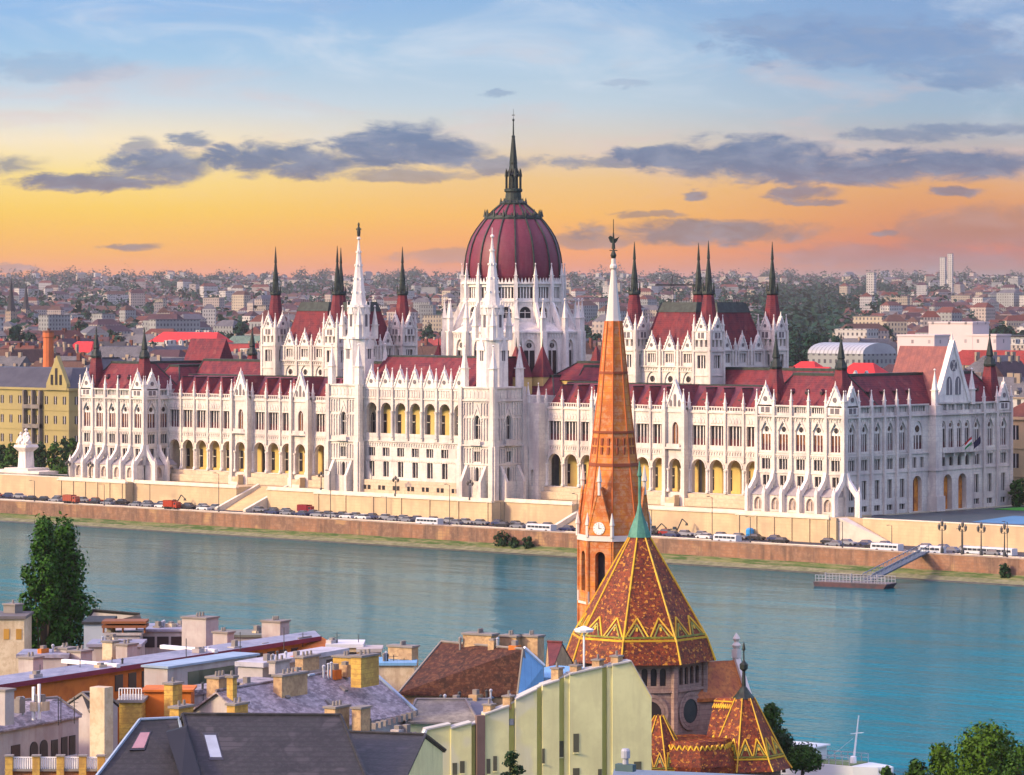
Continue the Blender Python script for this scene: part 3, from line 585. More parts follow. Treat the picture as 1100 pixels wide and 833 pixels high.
def tower(sg):
    part = empty('river_tower', (0, 0, 0)); part.parent = parl
    X, Y, H = sg * 23.7, -.4, 5.6; mb = MB()
    for rz in (0, pi / 2, -pi / 2):
        P = L2W(rz, X, Y)
        mb.at(X, Y, 0, rz)
        mb.wall(-H, H, -H, .6, 9.4, [(0, 1.3, 5.2, 8.8, 'p'), (-3.4, 1.2, 1, 5, 'p'), (3.4, 1.2, 1, 5, 'p')]); mb.wall(-H, H, -H, 9.4, 14.4, [(0, 2.2, 10.1, 12.7, 'r')]); mb.wall(-H, H, -H, 14.4, 25.6, [(0, 2.2, 15.8, 21.8, 'p')], .9)
        mb.ext([(-2.0, 20.2), (-1.5, 20.2), (0, 23.4), (0, 24.6)], -H - .2, -H); mb.ext([(2.0, 20.2), (0, 24.6), (0, 23.4), (1.5, 20.2)], -H - .2, -H)
        for z, p in ((9.3, .2), (14.0, .4), (25.3, .4), (28.5, .35)): mb.box(-H - .2, H + .2, -H - p, -H, z, z + .4)
        for s_ in (-1, 1):
            q_ = sorted((s_ * 1.5, s_ * 4.4)); ribs(mb, q_[0], q_[1], -H, 15.6, 21.2, .95, .26, .3); ribs(mb, q_[0], q_[1], -H, 9.8, 13.6, .95, .26, .3); ribs(mb, q_[0], q_[1], -H, 21.8, 25.1, .95, .26, .3)
            q_ = sorted((s_ * 1.0, s_ * 2.6)); ribs(mb, q_[0], q_[1], -H, 5.4, 8.9, .8, .24, .3)
        ribs(mb, -1.4, 1.4, -H, 13.0, 13.9, .7, .2, .2); mb.box(-1.9, 1.9, -H - 1.0, -H, 14.2, 14.6); mb.box(-1.9, 1.9, -H - 1.0, -H - .8, 14.6, 15.6)
        for s in (-H + .2, H - .2): mb.box(s - .75, s + .75, -H - 1.0, -H + .3, .6, 14); mb.box(s - .6, s + .6, -H - .6, -H + .2, 14, 28.9)
        for s in (-3.2, 3.2): mb.extx([(-H, .6), (-H - 2.6, .6), (-H - 2.6, 5.2), (-H - .5, 9.2), (-H, 9.2)], s - .45, s + .45)
        for s in (-3.9, -2.6, -1.3, 1.3, 2.6, 3.9, 0): mb.ext([(s - .45, 26.1), (s + .45, 26.1), (s + .45, 27.6), (s, 28.2), (s - .45, 27.6)], -H - .12, -H)
        if rz >= 0:
            for z, pr in ((5.2, win(1.3, 3.6, 'p', 0)), (10.1, win(2.2, 2.6, 'r', 2)), (15.8, win(2.2, 6.0, 'p', 1, 0, .9, transom=3.4))): rep('tower_window', pr, part, P(0, -H, z), rz)
            for s in (-3.4, 3.4): rep('tower_window', win(1.2, 4, 'p', 0), part, P(s, -H, 1), rz)
    mb.T = None
    mb.box(X - H + .95, X + H - .95, Y - H + .95, Y + H + 3, .5, 25.6); mb.box(X - H, X + H, Y - H, Y + H, 25.6, 28.9)
    mb.build('tower_wall', [STONE], part)
    m = MB()                                              # open upper stages
    m.lathe([(4.3, 28.9), (4.2, 40.4), (4.5, 40.6), (4.5, 41.2)], 8, X, Y, 0, pi / 8)
    m.lathe([(3.1, 41.2), (3.0, 48.6), (3.3, 48.8), (3.2, 49.4)], 8, X, Y, 0, pi / 8)
    for i in range(8):
        a = i * pi / 4; r = 4.2 * cos(pi / 8)
        m.at(X, Y, 0, a + pi / 2)
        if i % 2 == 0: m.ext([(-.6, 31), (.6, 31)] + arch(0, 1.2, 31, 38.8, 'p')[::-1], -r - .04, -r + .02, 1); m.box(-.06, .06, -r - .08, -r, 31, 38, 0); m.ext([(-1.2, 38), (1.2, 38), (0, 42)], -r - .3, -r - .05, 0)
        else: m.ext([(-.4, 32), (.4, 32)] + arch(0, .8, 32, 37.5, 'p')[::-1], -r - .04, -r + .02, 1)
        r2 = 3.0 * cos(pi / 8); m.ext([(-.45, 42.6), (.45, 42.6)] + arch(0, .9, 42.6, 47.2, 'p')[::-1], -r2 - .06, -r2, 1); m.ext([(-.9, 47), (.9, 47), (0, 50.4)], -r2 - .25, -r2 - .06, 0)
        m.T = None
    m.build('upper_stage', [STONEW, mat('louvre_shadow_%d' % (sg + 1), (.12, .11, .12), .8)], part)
    s = MB(); s.lathe([(2.3, 49.2), (1.9, 51.5), (.16, 66.3), (.5, 66.6), (.5, 67.0), (.1, 67.3), (.06, 69)], 8, X, Y, 0, pi / 8)
    for zz in (52.5, 56, 59.5, 63):
        rr = 1.9 - (zz - 51.5) / 14.8 * 1.74
        for i in range(8): a = pi / 8 + i * pi / 4; s.box(X + rr * cos(a) - .17, X + rr * cos(a) + .17, Y + rr * sin(a) - .17, Y + rr * sin(a) + .17, zz, zz + .5)
    s.build('stone_spire', [STONEW], part)
    if sg < 0:
        f = MB(); f.lathe([(.16, 67.2), (.42, 67.5), (.5, 68.6), (.38, 69.6), (.2, 69.9), (.3, 70.3), (.2, 70.8), (0, 71)], 7, X, Y); f.box(X - .9, X + .9, Y - .1, Y + .1, 69.0, 69.4); f.build('finial_statue', [SPIKE], part)
    for dx in (-1, 1):
        for dy in (-1, 1):
            rep('pinnacle', P12, part, (X + dx * (H - .7), Y + dy * (H - .7), 28.5)); rep('pinnacle', P9, part, (X + dx * 3.0, Y + dy * 3.0, 40.6))
for sg in (-1, 1): tower(sg)

# the two assembly halls with four spires each
def hall(sg):
    part = empty('assembly_hall', (0, 0, 0)); part.parent = parl
    X, Y0, Y1, D = sg * 64.8, 20.7, 46.0, 12.0
    mb = MB()
    for rz, L, cx, cy in ((0, D, X, Y0), (pi / 2, (Y1 - Y0) / 2, X + D, (Y0 + Y1) / 2)):
        P = L2W(rz, cx, cy); mb.at(cx, cy, 0, rz); e = L - 2.6; C = [-e * .62, 0, e * .62]
        y = -.6
        mb.wall(-e, e, y, 24, 34.3, [(c, 3.3, 26.2, 32.8, 'p') for c in C], .7); mb.wall(-e, e, y, 34.3, 38.2, [(c, 2.6, 35.2, 37.4, 'r') for c in C])
        for c in C:
            rep('window', W_HALL, part, P(c, y, 26.2), rz); rep('attic_window', W_HALT, part, P(c, y, 35.2), rz); rep('gable', G_HALL, part, P(c, y - .1, 38.0), rz)
            for dx in (-2.0, 2.0): mb.box(c + dx - .2, c + dx + .2, y - .4, y, 34.2, 38.4)
        for s in (-e * .31, e * .31): rep('hall_pinnacle', P3, part, P(s, y - .2, 38.2), rz)
        ribs(mb, -e, e, y, 33.25, 33.95, .8, .22, .2); mb.box(-e, e, y - .45, y, 34.0, 34.4); mb.box(-e, e, y - .3, y, 38.0, 38.4); mb.box(-e, e, y - .2, y, 32.9, 33.2)
        for s in (-e * .31, e * .31): mb.box(s - .35, s + .35, y - .5, y, 24, 38.3)
    mb.T = None
    mb.box(X - D, X + D - .1, Y0 + .2, Y1, .4, 38.2)
    mb.build('hall_wall', [STONE], part)
    r = MB(); r.frus(X - 8.6, X + 8.6, Y0 + .2, Y1 - .2, 38.2, X - 5.9, X + 5.9, Y0 + 2.4, Y1 - 2.4, 47.9)
    ym = (Y0 + Y1) / 2; r.frus(X - D + .2, X + D - .2, ym - 9.8, ym + 9.8, 38.1, X - 9.8, X + 9.8, ym - 6.3, ym + 6.3, 47.8); r.build('hall_roof', ROOF, part)
    c = MB(); c.frus(X - 6.1, X + 6.1, Y0 + 2.2, Y1 - 2.2, 47.7, X - 5.5, X + 5.5, Y0 + 3.4, Y1 - 3.4, 50.2); c.frus(X - 10, X + 10, ym - 6.5, ym + 6.5, 47.6, X - 9, X + 9, ym - 5.8, ym + 5.8, 50.1)
    for i in range(14): c.box(X - 5.5 + i * .84, X - 5.4 + i * .84, Y0 + 3.4, Y0 + 3.5, 50.2, 50.9)
    for i in range(14): c.box(X + 8.9, X + 9.0, ym - 5.7 + i * .86, ym - 5.6 + i * .86, 50.1, 50.8)
    c.build('hall_crest', CREST, part)
    for dx in (-1, 1):
        for y in (Y0, Y1):
            x = X + dx * D; t = empty('corner_tower', (0, 0, 0)); t.parent = parl; H = 2.75; m = MB()
            for rz in (0, pi / 2):
                P = L2W(rz, x, y); m.at(x, y, 0, rz)
                m.wall(-H, H, -H, 22, 32, [(0, 1.1, 27, 29.6, 'r')] if True else ()); m.wall(-H, H, -H, 32, 38.3, [(0, 2.6, 33.9, 37.1, 'r')]); m.wall(-H, H, -H, 38.3, 43.0, [(-1.5, .8, 39.2, 41.2, 'p'), (0, .8, 39.2, 42.2, 'p'), (1.5, .8, 39.2, 41.2, 'p')], .8)
                rep('hall_tower_window', W_TW3, t, P(0, -H, 33.9), rz)
                m.box(-H - .15, H + .15, -H - .3, -H, 38.0, 38.5); m.box(-H - .1, H + .1, -H - .18, -H, 32, 32.3); m.box(-H - .1, H + .1, -H - .2, -H, 42.8, 43.2)
                for s in (-H + .2, H - .2): m.box(s - .35, s + .35, -H - .25, -H + .2, 22, 43)
                rep('tower_gable', G_TW, t, P(0, -H - .15, 40.9), rz)
            m.T = None; m.box(x - H + .75, x + H - .75, y - H + .75, y + H, 22, 43); m.box(x - H, x + H, y + H - .1, y + H, 22, 43); m.box(x - H, x - H + .1, y - H, y + H, 22, 43)
            m.build('tower_shaft', [STONE], t)
            for ax in (-1, 1):
                for ay in (-1, 1): rep('tower_pinnacle', P4, t, (x + ax * (H - .25), y + ay * (H - .25), 43))
            q = MB(); q.lathe([(2.7, 42.6), (2.45, 44.6), (1.35, 52.0)], 8, x, y, 0, pi / 8); q.build('tower_roof', ROOF, t)
            q = MB(); q.lathe([(1.4, 52), (1.65, 52.3), (1.55, 52.9), (1.0, 53.3), (.78, 56), (.85, 56.2), (.3, 60.8), (.42, 61), (.06, 65.4)], 8, x, y, 0, pi / 8)
            for i in range(8): a = i * pi / 4 + pi / 8; q.pyr(x + 1.45 * cos(a), y + 1.45 * sin(a), 52.6, 55.2, .16)
            q.build('tower_spike', SPIKE, t)
for sg in (-1, 1): hall(sg)

# the dome
def dome():
    part = empty('great_dome', (0, 0, 0)); part.parent = parl
    X, Y = 0, 33.5; N = 16
    mb = MB(); r0, r1 = 17.4, 13.0
    hw0, hw1 = r0 * math.tan(pi / N), r1 * math.tan(pi / N)
    for i in range(N):
        a = 2 * pi * i / N + pi / N
        mb.at(X, Y, 0, a + pi / 2)
        vis = -sin(a) * CC + cos(a) * CS > -.25
        ribs(mb, -hw0 + .5, hw0 - .5, -r0, 40.9, 42.1, .8, .22, .22); ribs(mb, -hw1 + .3, hw1 - .3, -r1, 49.2, 50.1, .7, .2, .2)
        mb.wall(-hw0, hw0, -r0, 24, 42.5, [(0, 3.0, 29.5, 40.5, 'p')], .8)
        mb.add([(-hw0, -r0, 42.5), (hw0, -r0, 42.5), (hw1, -r1, 45.0), (-hw1, -r1, 45.0)], [(0, 1, 2, 3)])
        mb.wall(-hw1, hw1, -r1, 45.0, 50.4, [(0, 3.0, 46, 49, 'o')], .6); mb.wall(-hw1, hw1, -r1, 50.4, 55.2, [(0, 4.0, 51.2, 54.1, 'r')], .7)
        for z, p in ((42.2, .4), (50.2, .3), (54.9, .5)): h = (r0 if z < 45 else r1); q = (h + p) * math.tan(pi / N); mb.box(-q, q, -h - p, -h, z, z + .4)
        for k in range(5): x = (k - 2) * .95; mb.ext([(x - .35, 55.3), (x + .35, 55.3), (x, 56.5)], -r1 - .35, -r1)
        P = L2W(a + pi / 2, X, Y)
        if vis:
            rep('drum_window', W_DRUM, part, P(0, -r0, 29.5), a + pi / 2); rep('drum_window', W_BELT, part, P(0, -r1, 51.2), a + pi / 2); rep('rose_window', W_ROSE, part, P(0, -r1, 46), a + pi / 2)
        b = 2 * pi * i / N; mb.at(X, Y, 0, b + pi / 2)     # corner buttresses and flyers
        R0, R1 = r0 / cos(pi / N), r1 / cos(pi / N)
        mb.box(-.65, .65, -R0 - 1.3, -R0 + .6, 24, 42.6)
        mb.extx([(-R0 - .6, 41), (-R0 + .6, 41), (-R1 + .2, 48), (-R1 + .2, 50), (-R1 - .9, 50)], -.35, .35)
        mb.box(-.5, .5, -R1 - .7, -R1 + .3, 44, 55.4)
        rep('dome_pinnacle', P9, part, L2W(b + pi / 2, X, Y)(0, -R0 - .4, 42.4), b); rep('dome_pinnacle', P5, part, L2W(b + pi / 2, X, Y)(0, -R1 - .25, 55.2), b)
    mb.T = None
    mb.lathe([(r0 - 1.0, 24), (r0 - 1.0, 42)], 16, X, Y, 0, pi / N * 0); mb.lathe([(r1 - .9, 42), (r1 - .9, 55.3)], 16, X, Y)
    mb.build('drum', [STONEW], part)
    prof = [(12.5, 55.2), (12.75, 57.5), (12.7, 60), (12.35, 62.5), (11.75, 65), (10.9, 67.2), (9.7, 69.2), (8.2, 71.2), (6.6, 72.9), (5.1, 74.4), (3.2, 76.0)]
    d = MB(); d.lathe(prof, 48, X, Y); o = d.build('dome_shell', [DOMEM], part)
    for p in o.data.polygons: p.use_smooth = True
    for i in range(N):
        a = 2 * pi * i / N; r = MB(); r.at(X, Y, 0, a)
        lo = [[((p[0] - .15) , -.22, p[1]), (p[0] + .3, -.16, p[1] + .1), (p[0] + .3, .16, p[1] + .1), (p[0] - .15, .22, p[1])] for p in prof]
        r.ring(lo); r.build('dome_rib', [CREST], part)
    c = MB(); c.lathe([(7.6, 71.7), (7.7, 72.3), (7.5, 72.9), (6.7, 73.0), (6.5, 72.2)], 32, X, Y)
    for i in range(16): a = 2 * pi * i / 16; c.pyr(X + 7.5 * cos(a), Y + 7.5 * sin(a), 72.6, 74.6, .34)
    for i in range(32): a = 2 * pi * (i + .5) / 32; c.box(X + 7.45 * cos(a) - .14, X + 7.45 * cos(a) + .14, Y + 7.45 * sin(a) - .14, Y + 7.45 * sin(a) + .14, 72.8, 73.5)
    c.lathe([(3.5, 75.6), (3.7, 76.2), (3.3, 76.6), (2.2, 77.0), (2.0, 79), (2.4, 79.3), (2.4, 79.9), (1.9, 80.1)], 16, X, Y)
    for i in range(12): a = 2 * pi * i / 12; c.pyr(X + 3.4 * cos(a), Y + 3.4 * sin(a), 76.3, 77.6, .22)
    c.build('crown', [CREST], part)
    l = MB(); l.lathe([(1.3, 80), (1.2, 83.4), (1.7, 83.6), (1.3, 84.2), (1.0, 86.4), (1.05, 86.8), (.42, 93.5), (.5, 93.8), (.22, 94.2), (.14, 97.8), (.3, 98), (.3, 98.3), (.05, 98.5), (.04, 101)], 8, X, Y)
    for i in range(8):
        a = 2 * pi * i / 8 + .2; l.tube((X + 2.0 * cos(a), Y + 2.0 * sin(a), 80), (X + 2.0 * cos(a), Y + 2.0 * sin(a), 83.2), .22, 5); l.pyr(X + 2.0 * cos(a), Y + 2.0 * sin(a), 83.2, 85.4, .3)
        l.tube((X + 2.0 * cos(a), Y + 2.0 * sin(a), 83.2), (X + 1.0 * cos(a), Y + 1.0 * sin(a), 85.4), .12, 4)
    l.box(X - .5, X + .5, Y - .05, Y + .05, 99.3, 99.5)
    l.build('lantern', [SPIKE], part)
dome()
def body():
    m = MB(); m.box(-30, 30, 5.5, 70, .4, 26.5); m.box(-52, 52, 18.5, 48, .4, 26.0); m.box(-108, 108, 33, 60, .4, 24); m.build('body_wall', [STONE], parl)
    hip('body_roof', parl, -30, 30, 16, 72, 26.4, 31, 5, 5, 5, 5, ROOF)
    m = MB()
    for sg in (-1, 1):
        m.box(min(sg * 22, sg * 46), max(sg * 22, sg * 46), 23, 37, 26, 30.2)
    m.build('transept_wall', [OCHRE], parl)
    for sg in (-1, 1): hip('transept_roof', parl, min(sg * 21.5, sg * 46.5), max(sg * 21.5, sg * 46.5), 22.5, 37.5, 30.2, 34.5, 5, 5, 6.5, 6.5)
    for x, y in ((13.8, 19.5), (22.0, 20.5), (-13.8, 19.5), (26, 37), (20, 14.5)):
        t = MB(); t.box(x - 2, x + 2, y - 2, y + 2, 25, 31.2, 1); t.lathe([(3.1, 31), (.12, 39)], 4, x, y, 0, pi / 4); t.lathe([(.2, 38.6), (.04, 41)], 5, x, y, 2)
        t.build('roof_turret', [ROOF, OCHRE, SPIKE], parl)
    hip('rear_wing_roof', parl, -108, 108, 33, 60, 24, 30, .2, .2, 10, 10, ROOFD)
body()
for (key, _n), (root, mats, mb) in _over.items():
    mb.build(key[1], mats, root, kind='stuff')

# ------------------------------------------------------------------ river, quay, terrace, land
WATER_Z = -10.3
def water_mat():
    m = bpy.data.materials.new('river_water'); m.use_nodes = True; t = NT(m.node_tree); b = t.n['Principled BSDF']
    g = t.new('ShaderNodeNewGeometry'); mp = t.new('ShaderNodeMapping'); mp.inputs['Rotation'].default_value = (0, 0, -CYAW); mp.inputs['Scale'].default_value = (0.35, 1, 1); t.l.new(g.outputs['Position'], mp.inputs[0])
    n1 = t.noise(mp.outputs[0], 0.06, 6, 0.62); n2 = t.noise(mp.outputs[0], 0.010, 3, 0.5)
    col = t.mix(t.smooth(n2.outputs[0], .35, .65), (0.004, 0.175, 0.23), (0.012, 0.13, 0.165))
    n3 = t.noise(mp.outputs[0], 0.35, 4, 0.6)
    h = t.m('ADD', t.m('MULTIPLY', n1.outputs[0], 2.6), t.m('MULTIPLY', n3.outputs[0], 0.24))
    bp = t.new('ShaderNodeBump'); bp.inputs['Strength'].default_value = 0.29; bp.inputs['Distance'].default_value = 1.0
    t.l.new(h, bp.inputs['Height'])
    # silty water: a murky body below a reflecting surface
    df = t.new('ShaderNodeBsdfDiffuse'); t.l.new(col, df.inputs['Color']); t.l.new(bp.outputs[0], df.inputs['Normal'])
    gl = t.new('ShaderNodeBsdfGlossy'); gl.inputs['Color'].default_value = (.50, .58, .55, 1); gl.inputs['Roughness'].default_value = .13; t.l.new(bp.outputs[0], gl.inputs['Normal'])
    fr = t.new('ShaderNodeFresnel'); fr.inputs['IOR'].default_value = 1.33; t.l.new(bp.outputs[0], fr.inputs['Normal'])
    mx = t.new('ShaderNodeMixShader'); t.l.new(fr.outputs[0], mx.inputs[0]); t.l.new(df.outputs[0], mx.inputs[1]); t.l.new(gl.outputs[0], mx.inputs[2])
    t.l.new(mx.outputs[0], t.n['Material Output'].inputs['Surface']); t.n.remove(b)
    return m
WATER = water_mat()
def sheet(name, x0, x1, y0, y1, z, m, kind='structure'): return MB().quad((x0, y0, z), (x1, y0, z), (x1, y1, z), (x0, y1, z)).build(name, m, kind=kind)
sheet('river_water', -3000, 3000, -420, -24, WATER_Z, WATER)
CITYG = mat('city_ground', (0.12, 0.11, 0.10), .9, (0.07, 0.08, 0.06), 0.01, .5, space='World', fine=.5, fscale=.05, fcol=(.05, .07, .04))
ASPH = mat('asphalt', (0.045, 0.047, 0.058), .85, (0.03, 0.032, 0.04), .2, .4, space='World')
PLAZA = mat('plaza_asphalt', (0.035, 0.055, 0.065), .45, (0.05, 0.07, 0.08), .1, .4, space='World')
BRICKW = mat('quay_brick', (0.25, 0.125, 0.07), .9, (0.16, 0.095, 0.065), .15, .6, fine=.5, fscale=.9, fcol=(0.32, 0.19, 0.12), lines=[('z', .7, (.16, .1, .08), .12), ('x', 5.5, (.2, .12, .09), .04)], space='World', streak=((.09, .06, .045), .35, .75), patches=((.33, .20, .10), .12, .6))
GRASSB = mat('bank_grass', (0.12, 0.15, 0.04), .95, (0.04, 0.085, 0.014), .35, .8, fine=.7, fscale=.9, fcol=(.22, .19, .10), space='World', stretch=(.25, 1, 1))
BANKST = mat('bank_stone', (0.21, 0.20, 0.11), .95, (0.12, 0.125, 0.06), .4, .6, fine=.5, fscale=1.5, fcol=(.10, .12, .05), space='World')
LIME = mat('terrace_sandstone', (0.56, 0.43, 0.25), .85, (0.43, 0.33, 0.20), .12, .5, fine=.35, fscale=.8, fcol=(.44, .32, .2), lines=[('z', .75, (.42, .31, .19), .08), ('x', 4.2, (.44, .33, .2), .02)], space='World', streak=((.40, .29, .18), .3, .55))
COPE = mat('coping_stone', (0.68, 0.60, 0.48), .8, (.55, .48, .38), .5, .4, space='World')
def ground_z(Y): return 0 if Y < 3000 else min(125.0, (Y - 3000) * .0116)
g = MB(); g.box(-9000, 9000, 90, 26000, -1, 0); g.build('city_ground', CITYG, kind='structure')
g = MB(); rows = [[tuple(Vector(pY(px, 330, Y)[:2]) ) + (ground_z(Y) - .2,) for px in range(-600, 1701, 115)] for Y in (2950, 3000, 5000, 8000, 12000, 12700, 16000)]
nn_ = len(rows[0]); g.add([p for r in rows for p in r], [(a * nn_ + i, a * nn_ + i + 1, (a + 1) * nn_ + i + 1, (a + 1) * nn_ + i) for a in range(len(rows) - 1) for i in range(nn_ - 1)]); g.build('city_slope', CITYG, kind='structure')
m = MB(); m.box(-3000, 3000, -22, 90.5, -14, -5.25); m.build('embankment_road', ASPH, kind='structure')
m = MB(); m.box(-3000, 3000, -22.6, -22.02, -9.2, -5.1, 0); m.box(-3000, 3000, -22.7, -21.6, -5.1, -4.85, 1); m.build('quay_wall', [BRICKW, mat('quay_coping', (.36, .28, .22), .85, (.24, .18, .15), .3, .5, space='World')], kind='structure')
m = MB(); m.extx([(-22.5, -12), (-25.6, -12), (-25.6, -9.35), (-22.5, -8.5)], -3000, 3000, 0); m.build('grass_bank', GRASSB, kind='structure')
m = MB(); m.extx([(-25.62, -12), (-29.8, -12), (-29.0, -10.1), (-25.62, -9.4)], -3000, 3000, 0); m.build('stone_bank', BANKST, kind='structure')
m = MB(); m.extx([(-29.2, -12), (-30.2, -12), (-30.0, -10.22), (-29.35, -10.0), (-29.1, -10.0)], -3000, 3000, 0); m.build('wet_stone_edge', mat('wet_stone', (.035, .035, .025), .5, (.07, .07, .045), .4, .5, space='World'), kind='structure')
m = MB(); m.box(-3000, 3000, -17.0, -16.7, -5.25, -5.05); m.build('kerb', COPE, kind='structure')
m = MB()
for i in range(-60, 60): m.box(i * 8, i * 8 + 3, -14.1, -13.95, -5.25, -5.245)
m.build('road_marking', mat('road_paint', (.7, .7, .68), .7), kind='structure')
# terrace: pavilion fronts, wing terraces with stairs, projecting centre
t = MB(); S0, S1 = 54, 66
def terr(x0, x1, yf, z=.6, th=1):
    t.box(x0, x1, yf, 8.95, -5.6, z - .35, 0); t.box(x0 - .15, x1 + .15, yf - .25, yf + .8, z - .35, z + .02, 1); t.box(x0, x1, yf + .8, 8.9, z - .36, z - .01, 0)
terr(108.2, 135.6, -7.4); terr(-135.4, -107, -7.4); terr(-31.5, 31.5, -9.0)
for sg in (-1, 1):
    for a, b in ((31.6, S0), (S1, 106.9 if sg < 0 else 108.1)):
        x0, x1 = sorted((sg * a, sg * b)); terr(x0, x1, -4.3)
        t.box(x0, x1, -4.2, -3.9, .6, 1.2, 1)
    x0, x1 = sorted((sg * S0, sg * S1)); t.box(x0, x1, 3.5, 8.95, -5.6, .58, 0)
for sg, e in ((-1, (-134, -108.5)), (1, (109, 135))):
    for i in range(6): u = e[0] + (e[1] - e[0]) * i / 5; t.box(u - .3, u + .3, -7.65, -7.4, -5.3, .3, 0)
for u in range(-30, 31, 10): t.box(u - .3, u + .3, -9.25, -9.0, -5.3, .3, 0)
for x0, x1, y in ((108.4, 135.4, -7.2), (-135.2, -107.2, -7.2), (-31.3, 31.3, -8.8)): t.box(x0, x1, y, y + .3, .6, 1.3, 1)
t.build('terrace_wall', [LIME, COPE], label='long sandstone terrace wall with stone coping between the parliament and the embankment road', cat='wall')
for sg in (-1, 1):
    st = MB(); x0, x1 = sorted((sg * S0, sg * S1)); n = 22
    for i in range(n): st.box(x0 + 1, x1 - 1, 3.5 - (i + 1) * .62, 3.5 - i * .62, -5.6, .5 - (i + 1) * .26, 0)
    for x in (x0, x1 - 1): st.extx([(3.5, -5.6), (-12.2, -5.6), (-12.2, -4.6), (3.5, 1.2)], x, x + 1, 1)
    st.build('terrace_stairs', [LIME, COPE], label='broad sandstone stair running down from the terrace %s' % ('left of the central towers' if sg < 0 else 'right of the central towers'), cat='stairs', group='terrace stairs')
    # small flights from the arcade to the terrace
    for k, u in enumerate((sg * 77, sg * 53)):
        f = MB()
        for i in range(8): f.box(u - .4 + i * .34, u - .06 + i * .34, 4.6, 6.5, .62, 1.0 + i * .33, 0)
        f.extx([(4.2, .62), (4.58, .62), (4.58, 1.4), (4.2, 1.4)], u - .4, u + 2.4, 1)
        f.build('arcade_steps', [LIME, COPE], label='short stone flight below a gabled bay, %s' % {(-1, 0): 'outer gable of left wing', (-1, 1): 'inner gable of left wing', (1, 0): 'outer gable of right wing', (1, 1): 'inner gable of right wing'}[(sg, k)], cat='steps', group='arcade steps')
# left and right plazas
m = MB(); m.box(-900, -135.4, -4.3, 90.4, -5.6, .2, 0); m.build('north_plaza', mat('plaza_paving', (.34, .31, .28), .9, (.26, .24, .22), .1, .4, space='World'), kind='structure')
w = MB(); w.box(-900, -135.45, -4.9, -4.32, -5.5, .8, 0); w.box(-900, -135.45, -5.0, -4.2, .8, 1.05, 1); w.build('plaza_wall', [LIME, COPE], label='pale sandstone embankment wall left of the parliament', cat='wall')
m = MB(); m.box(135.65, 900, -1.0, 90.4, -5.6, .2, 0); m.build('south_plaza', PLAZA, kind='structure')
w = MB(); w.box(141.0, 900, -1.7, -1.02, -5.5, .35, 0); w.box(141, 900, -1.8, -.9, .35, .6, 1)
w.extx([(-7.2, -5.5), (-1.02, -5.5), (-1.02, .6), (-7.2, .6)], 135.65, 137.5, 0); w.ring([[(137.5, -3.2, -5.5), (141, -1.71, -5.5), (141, -1.02, -5.5), (137.5, -1.02, -5.5)], [(137.5, -3.2, .6), (141, -1.71, .4), (141, -1.02, .4), (137.5, -1.02, .6)]], 0)
w.ring([[(137.6, -6.4, -5.5), (137.6, -3.2, -5.5), (150, -2.2, -5.5), (150, -1.75, -5.5)], [(137.6, -6.4, .6), (137.6, -3.2, .6), (150, -2.2, -5.0), (150, -1.75, -5.0)]], 1)
w.build('plaza_wall', [LIME, COPE], label='golden sandstone embankment wall below the dark plaza right of the parliament', cat='wall')

# far hills
def hills():
    m = MB(); n = 60; rows = []
    for r, (Y, hz) in enumerate(((12500, 60), (14000, 118), (16500, 138), (20000, 160))):
        row = []
        for i in range(n + 1):
            px = -900 + 2900 * i / n; X = (px - 550) / CF * Y
            h = hz * (0.84 + .08 * sin(i * .37 + r) + .05 * sin(i * .9 + 2 * r))
            row.append((CX + X * CC - Y * CS, CY + X * CS + Y * CC, h))
        rows.append(row)
    v = [p for r in rows for p in r]; f = [(a * (n + 1) + i, a * (n + 1) + i + 1, (a + 1) * (n + 1) + i + 1, (a + 1) * (n + 1) + i) for a in range(3) for i in range(n)]
    m.add(v, f); m.build('far_hills', mat('hill_green', (.07, .085, .05), .95, (.14, .12, .10), .002, .6, space='World', fine=.6, fscale=.012, fcol=(.2, .18, .16)), kind='structure')
hills()

# ------------------------------------------------------------------ trees
BARK = mat('bark', (.09, .065, .045), .9)
def leafm(name, c, c2): return mat(name, c, .7, c2, 1.1, .5, spec=.15, fine=.5, fscale=4, fcol=tuple(v * .55 for v in c), space='World')
LEAF = leafm('leaf_green', (.034, .090, .008), (.016, .048, .006)); LEAFD = leafm('leaf_dark', (.018, .052, .015), (.010, .03, .011)); LEAFB = leafm('leaf_bright', (.060, .130, .006), (.026, .066, .005)); LEAFC = leafm('leaf_city', (.006, .040, .020), (.004, .024, .014))
def leaves(rng, blobs, n, size):
    """leaf faces spread through clumps: blobs = [(centre, radii)]"""
    m = MB(); tot = sum(b[1][0] * b[1][2] for b in blobs)
    for c, r in blobs:
        for _ in range(max(4, int(n * r[0] * r[2] / tot))):
            while True:
                d = Vector((rng.uniform(-1, 1), rng.uniform(-1, 1), rng.uniform(-1, 1)))
                if .25 < d.length < 1: break
            d = d.normalized() * (d.length ** .45)
            d = d * rng.choice((.8, .95, 1.0, 1.1, 1.35)); p = Vector((c[0] + d.x * r[0], c[1] + d.y * r[1], c[2] + d.z * r[2]))
            nrm = (d + Vector((rng.gauss(0, .5), rng.gauss(0, .5), rng.gauss(.25, .5)))).normalized()
            a = nrm.orthogonal().normalized(); b = nrm.cross(a); th = rng.uniform(0, pi); s = size * rng.uniform(.6, 1.3)
            e1 = (a * cos(th) + b * sin(th)) * s; e2 = (b * cos(th) - a * sin(th)) * s * .6
            m.add([tuple(p + e1), tuple(p + e2 + nrm * s * .12), tuple(p - e1), tuple(p - e2 + nrm * s * .12)], [(0, 1, 2, 3)])
    return m
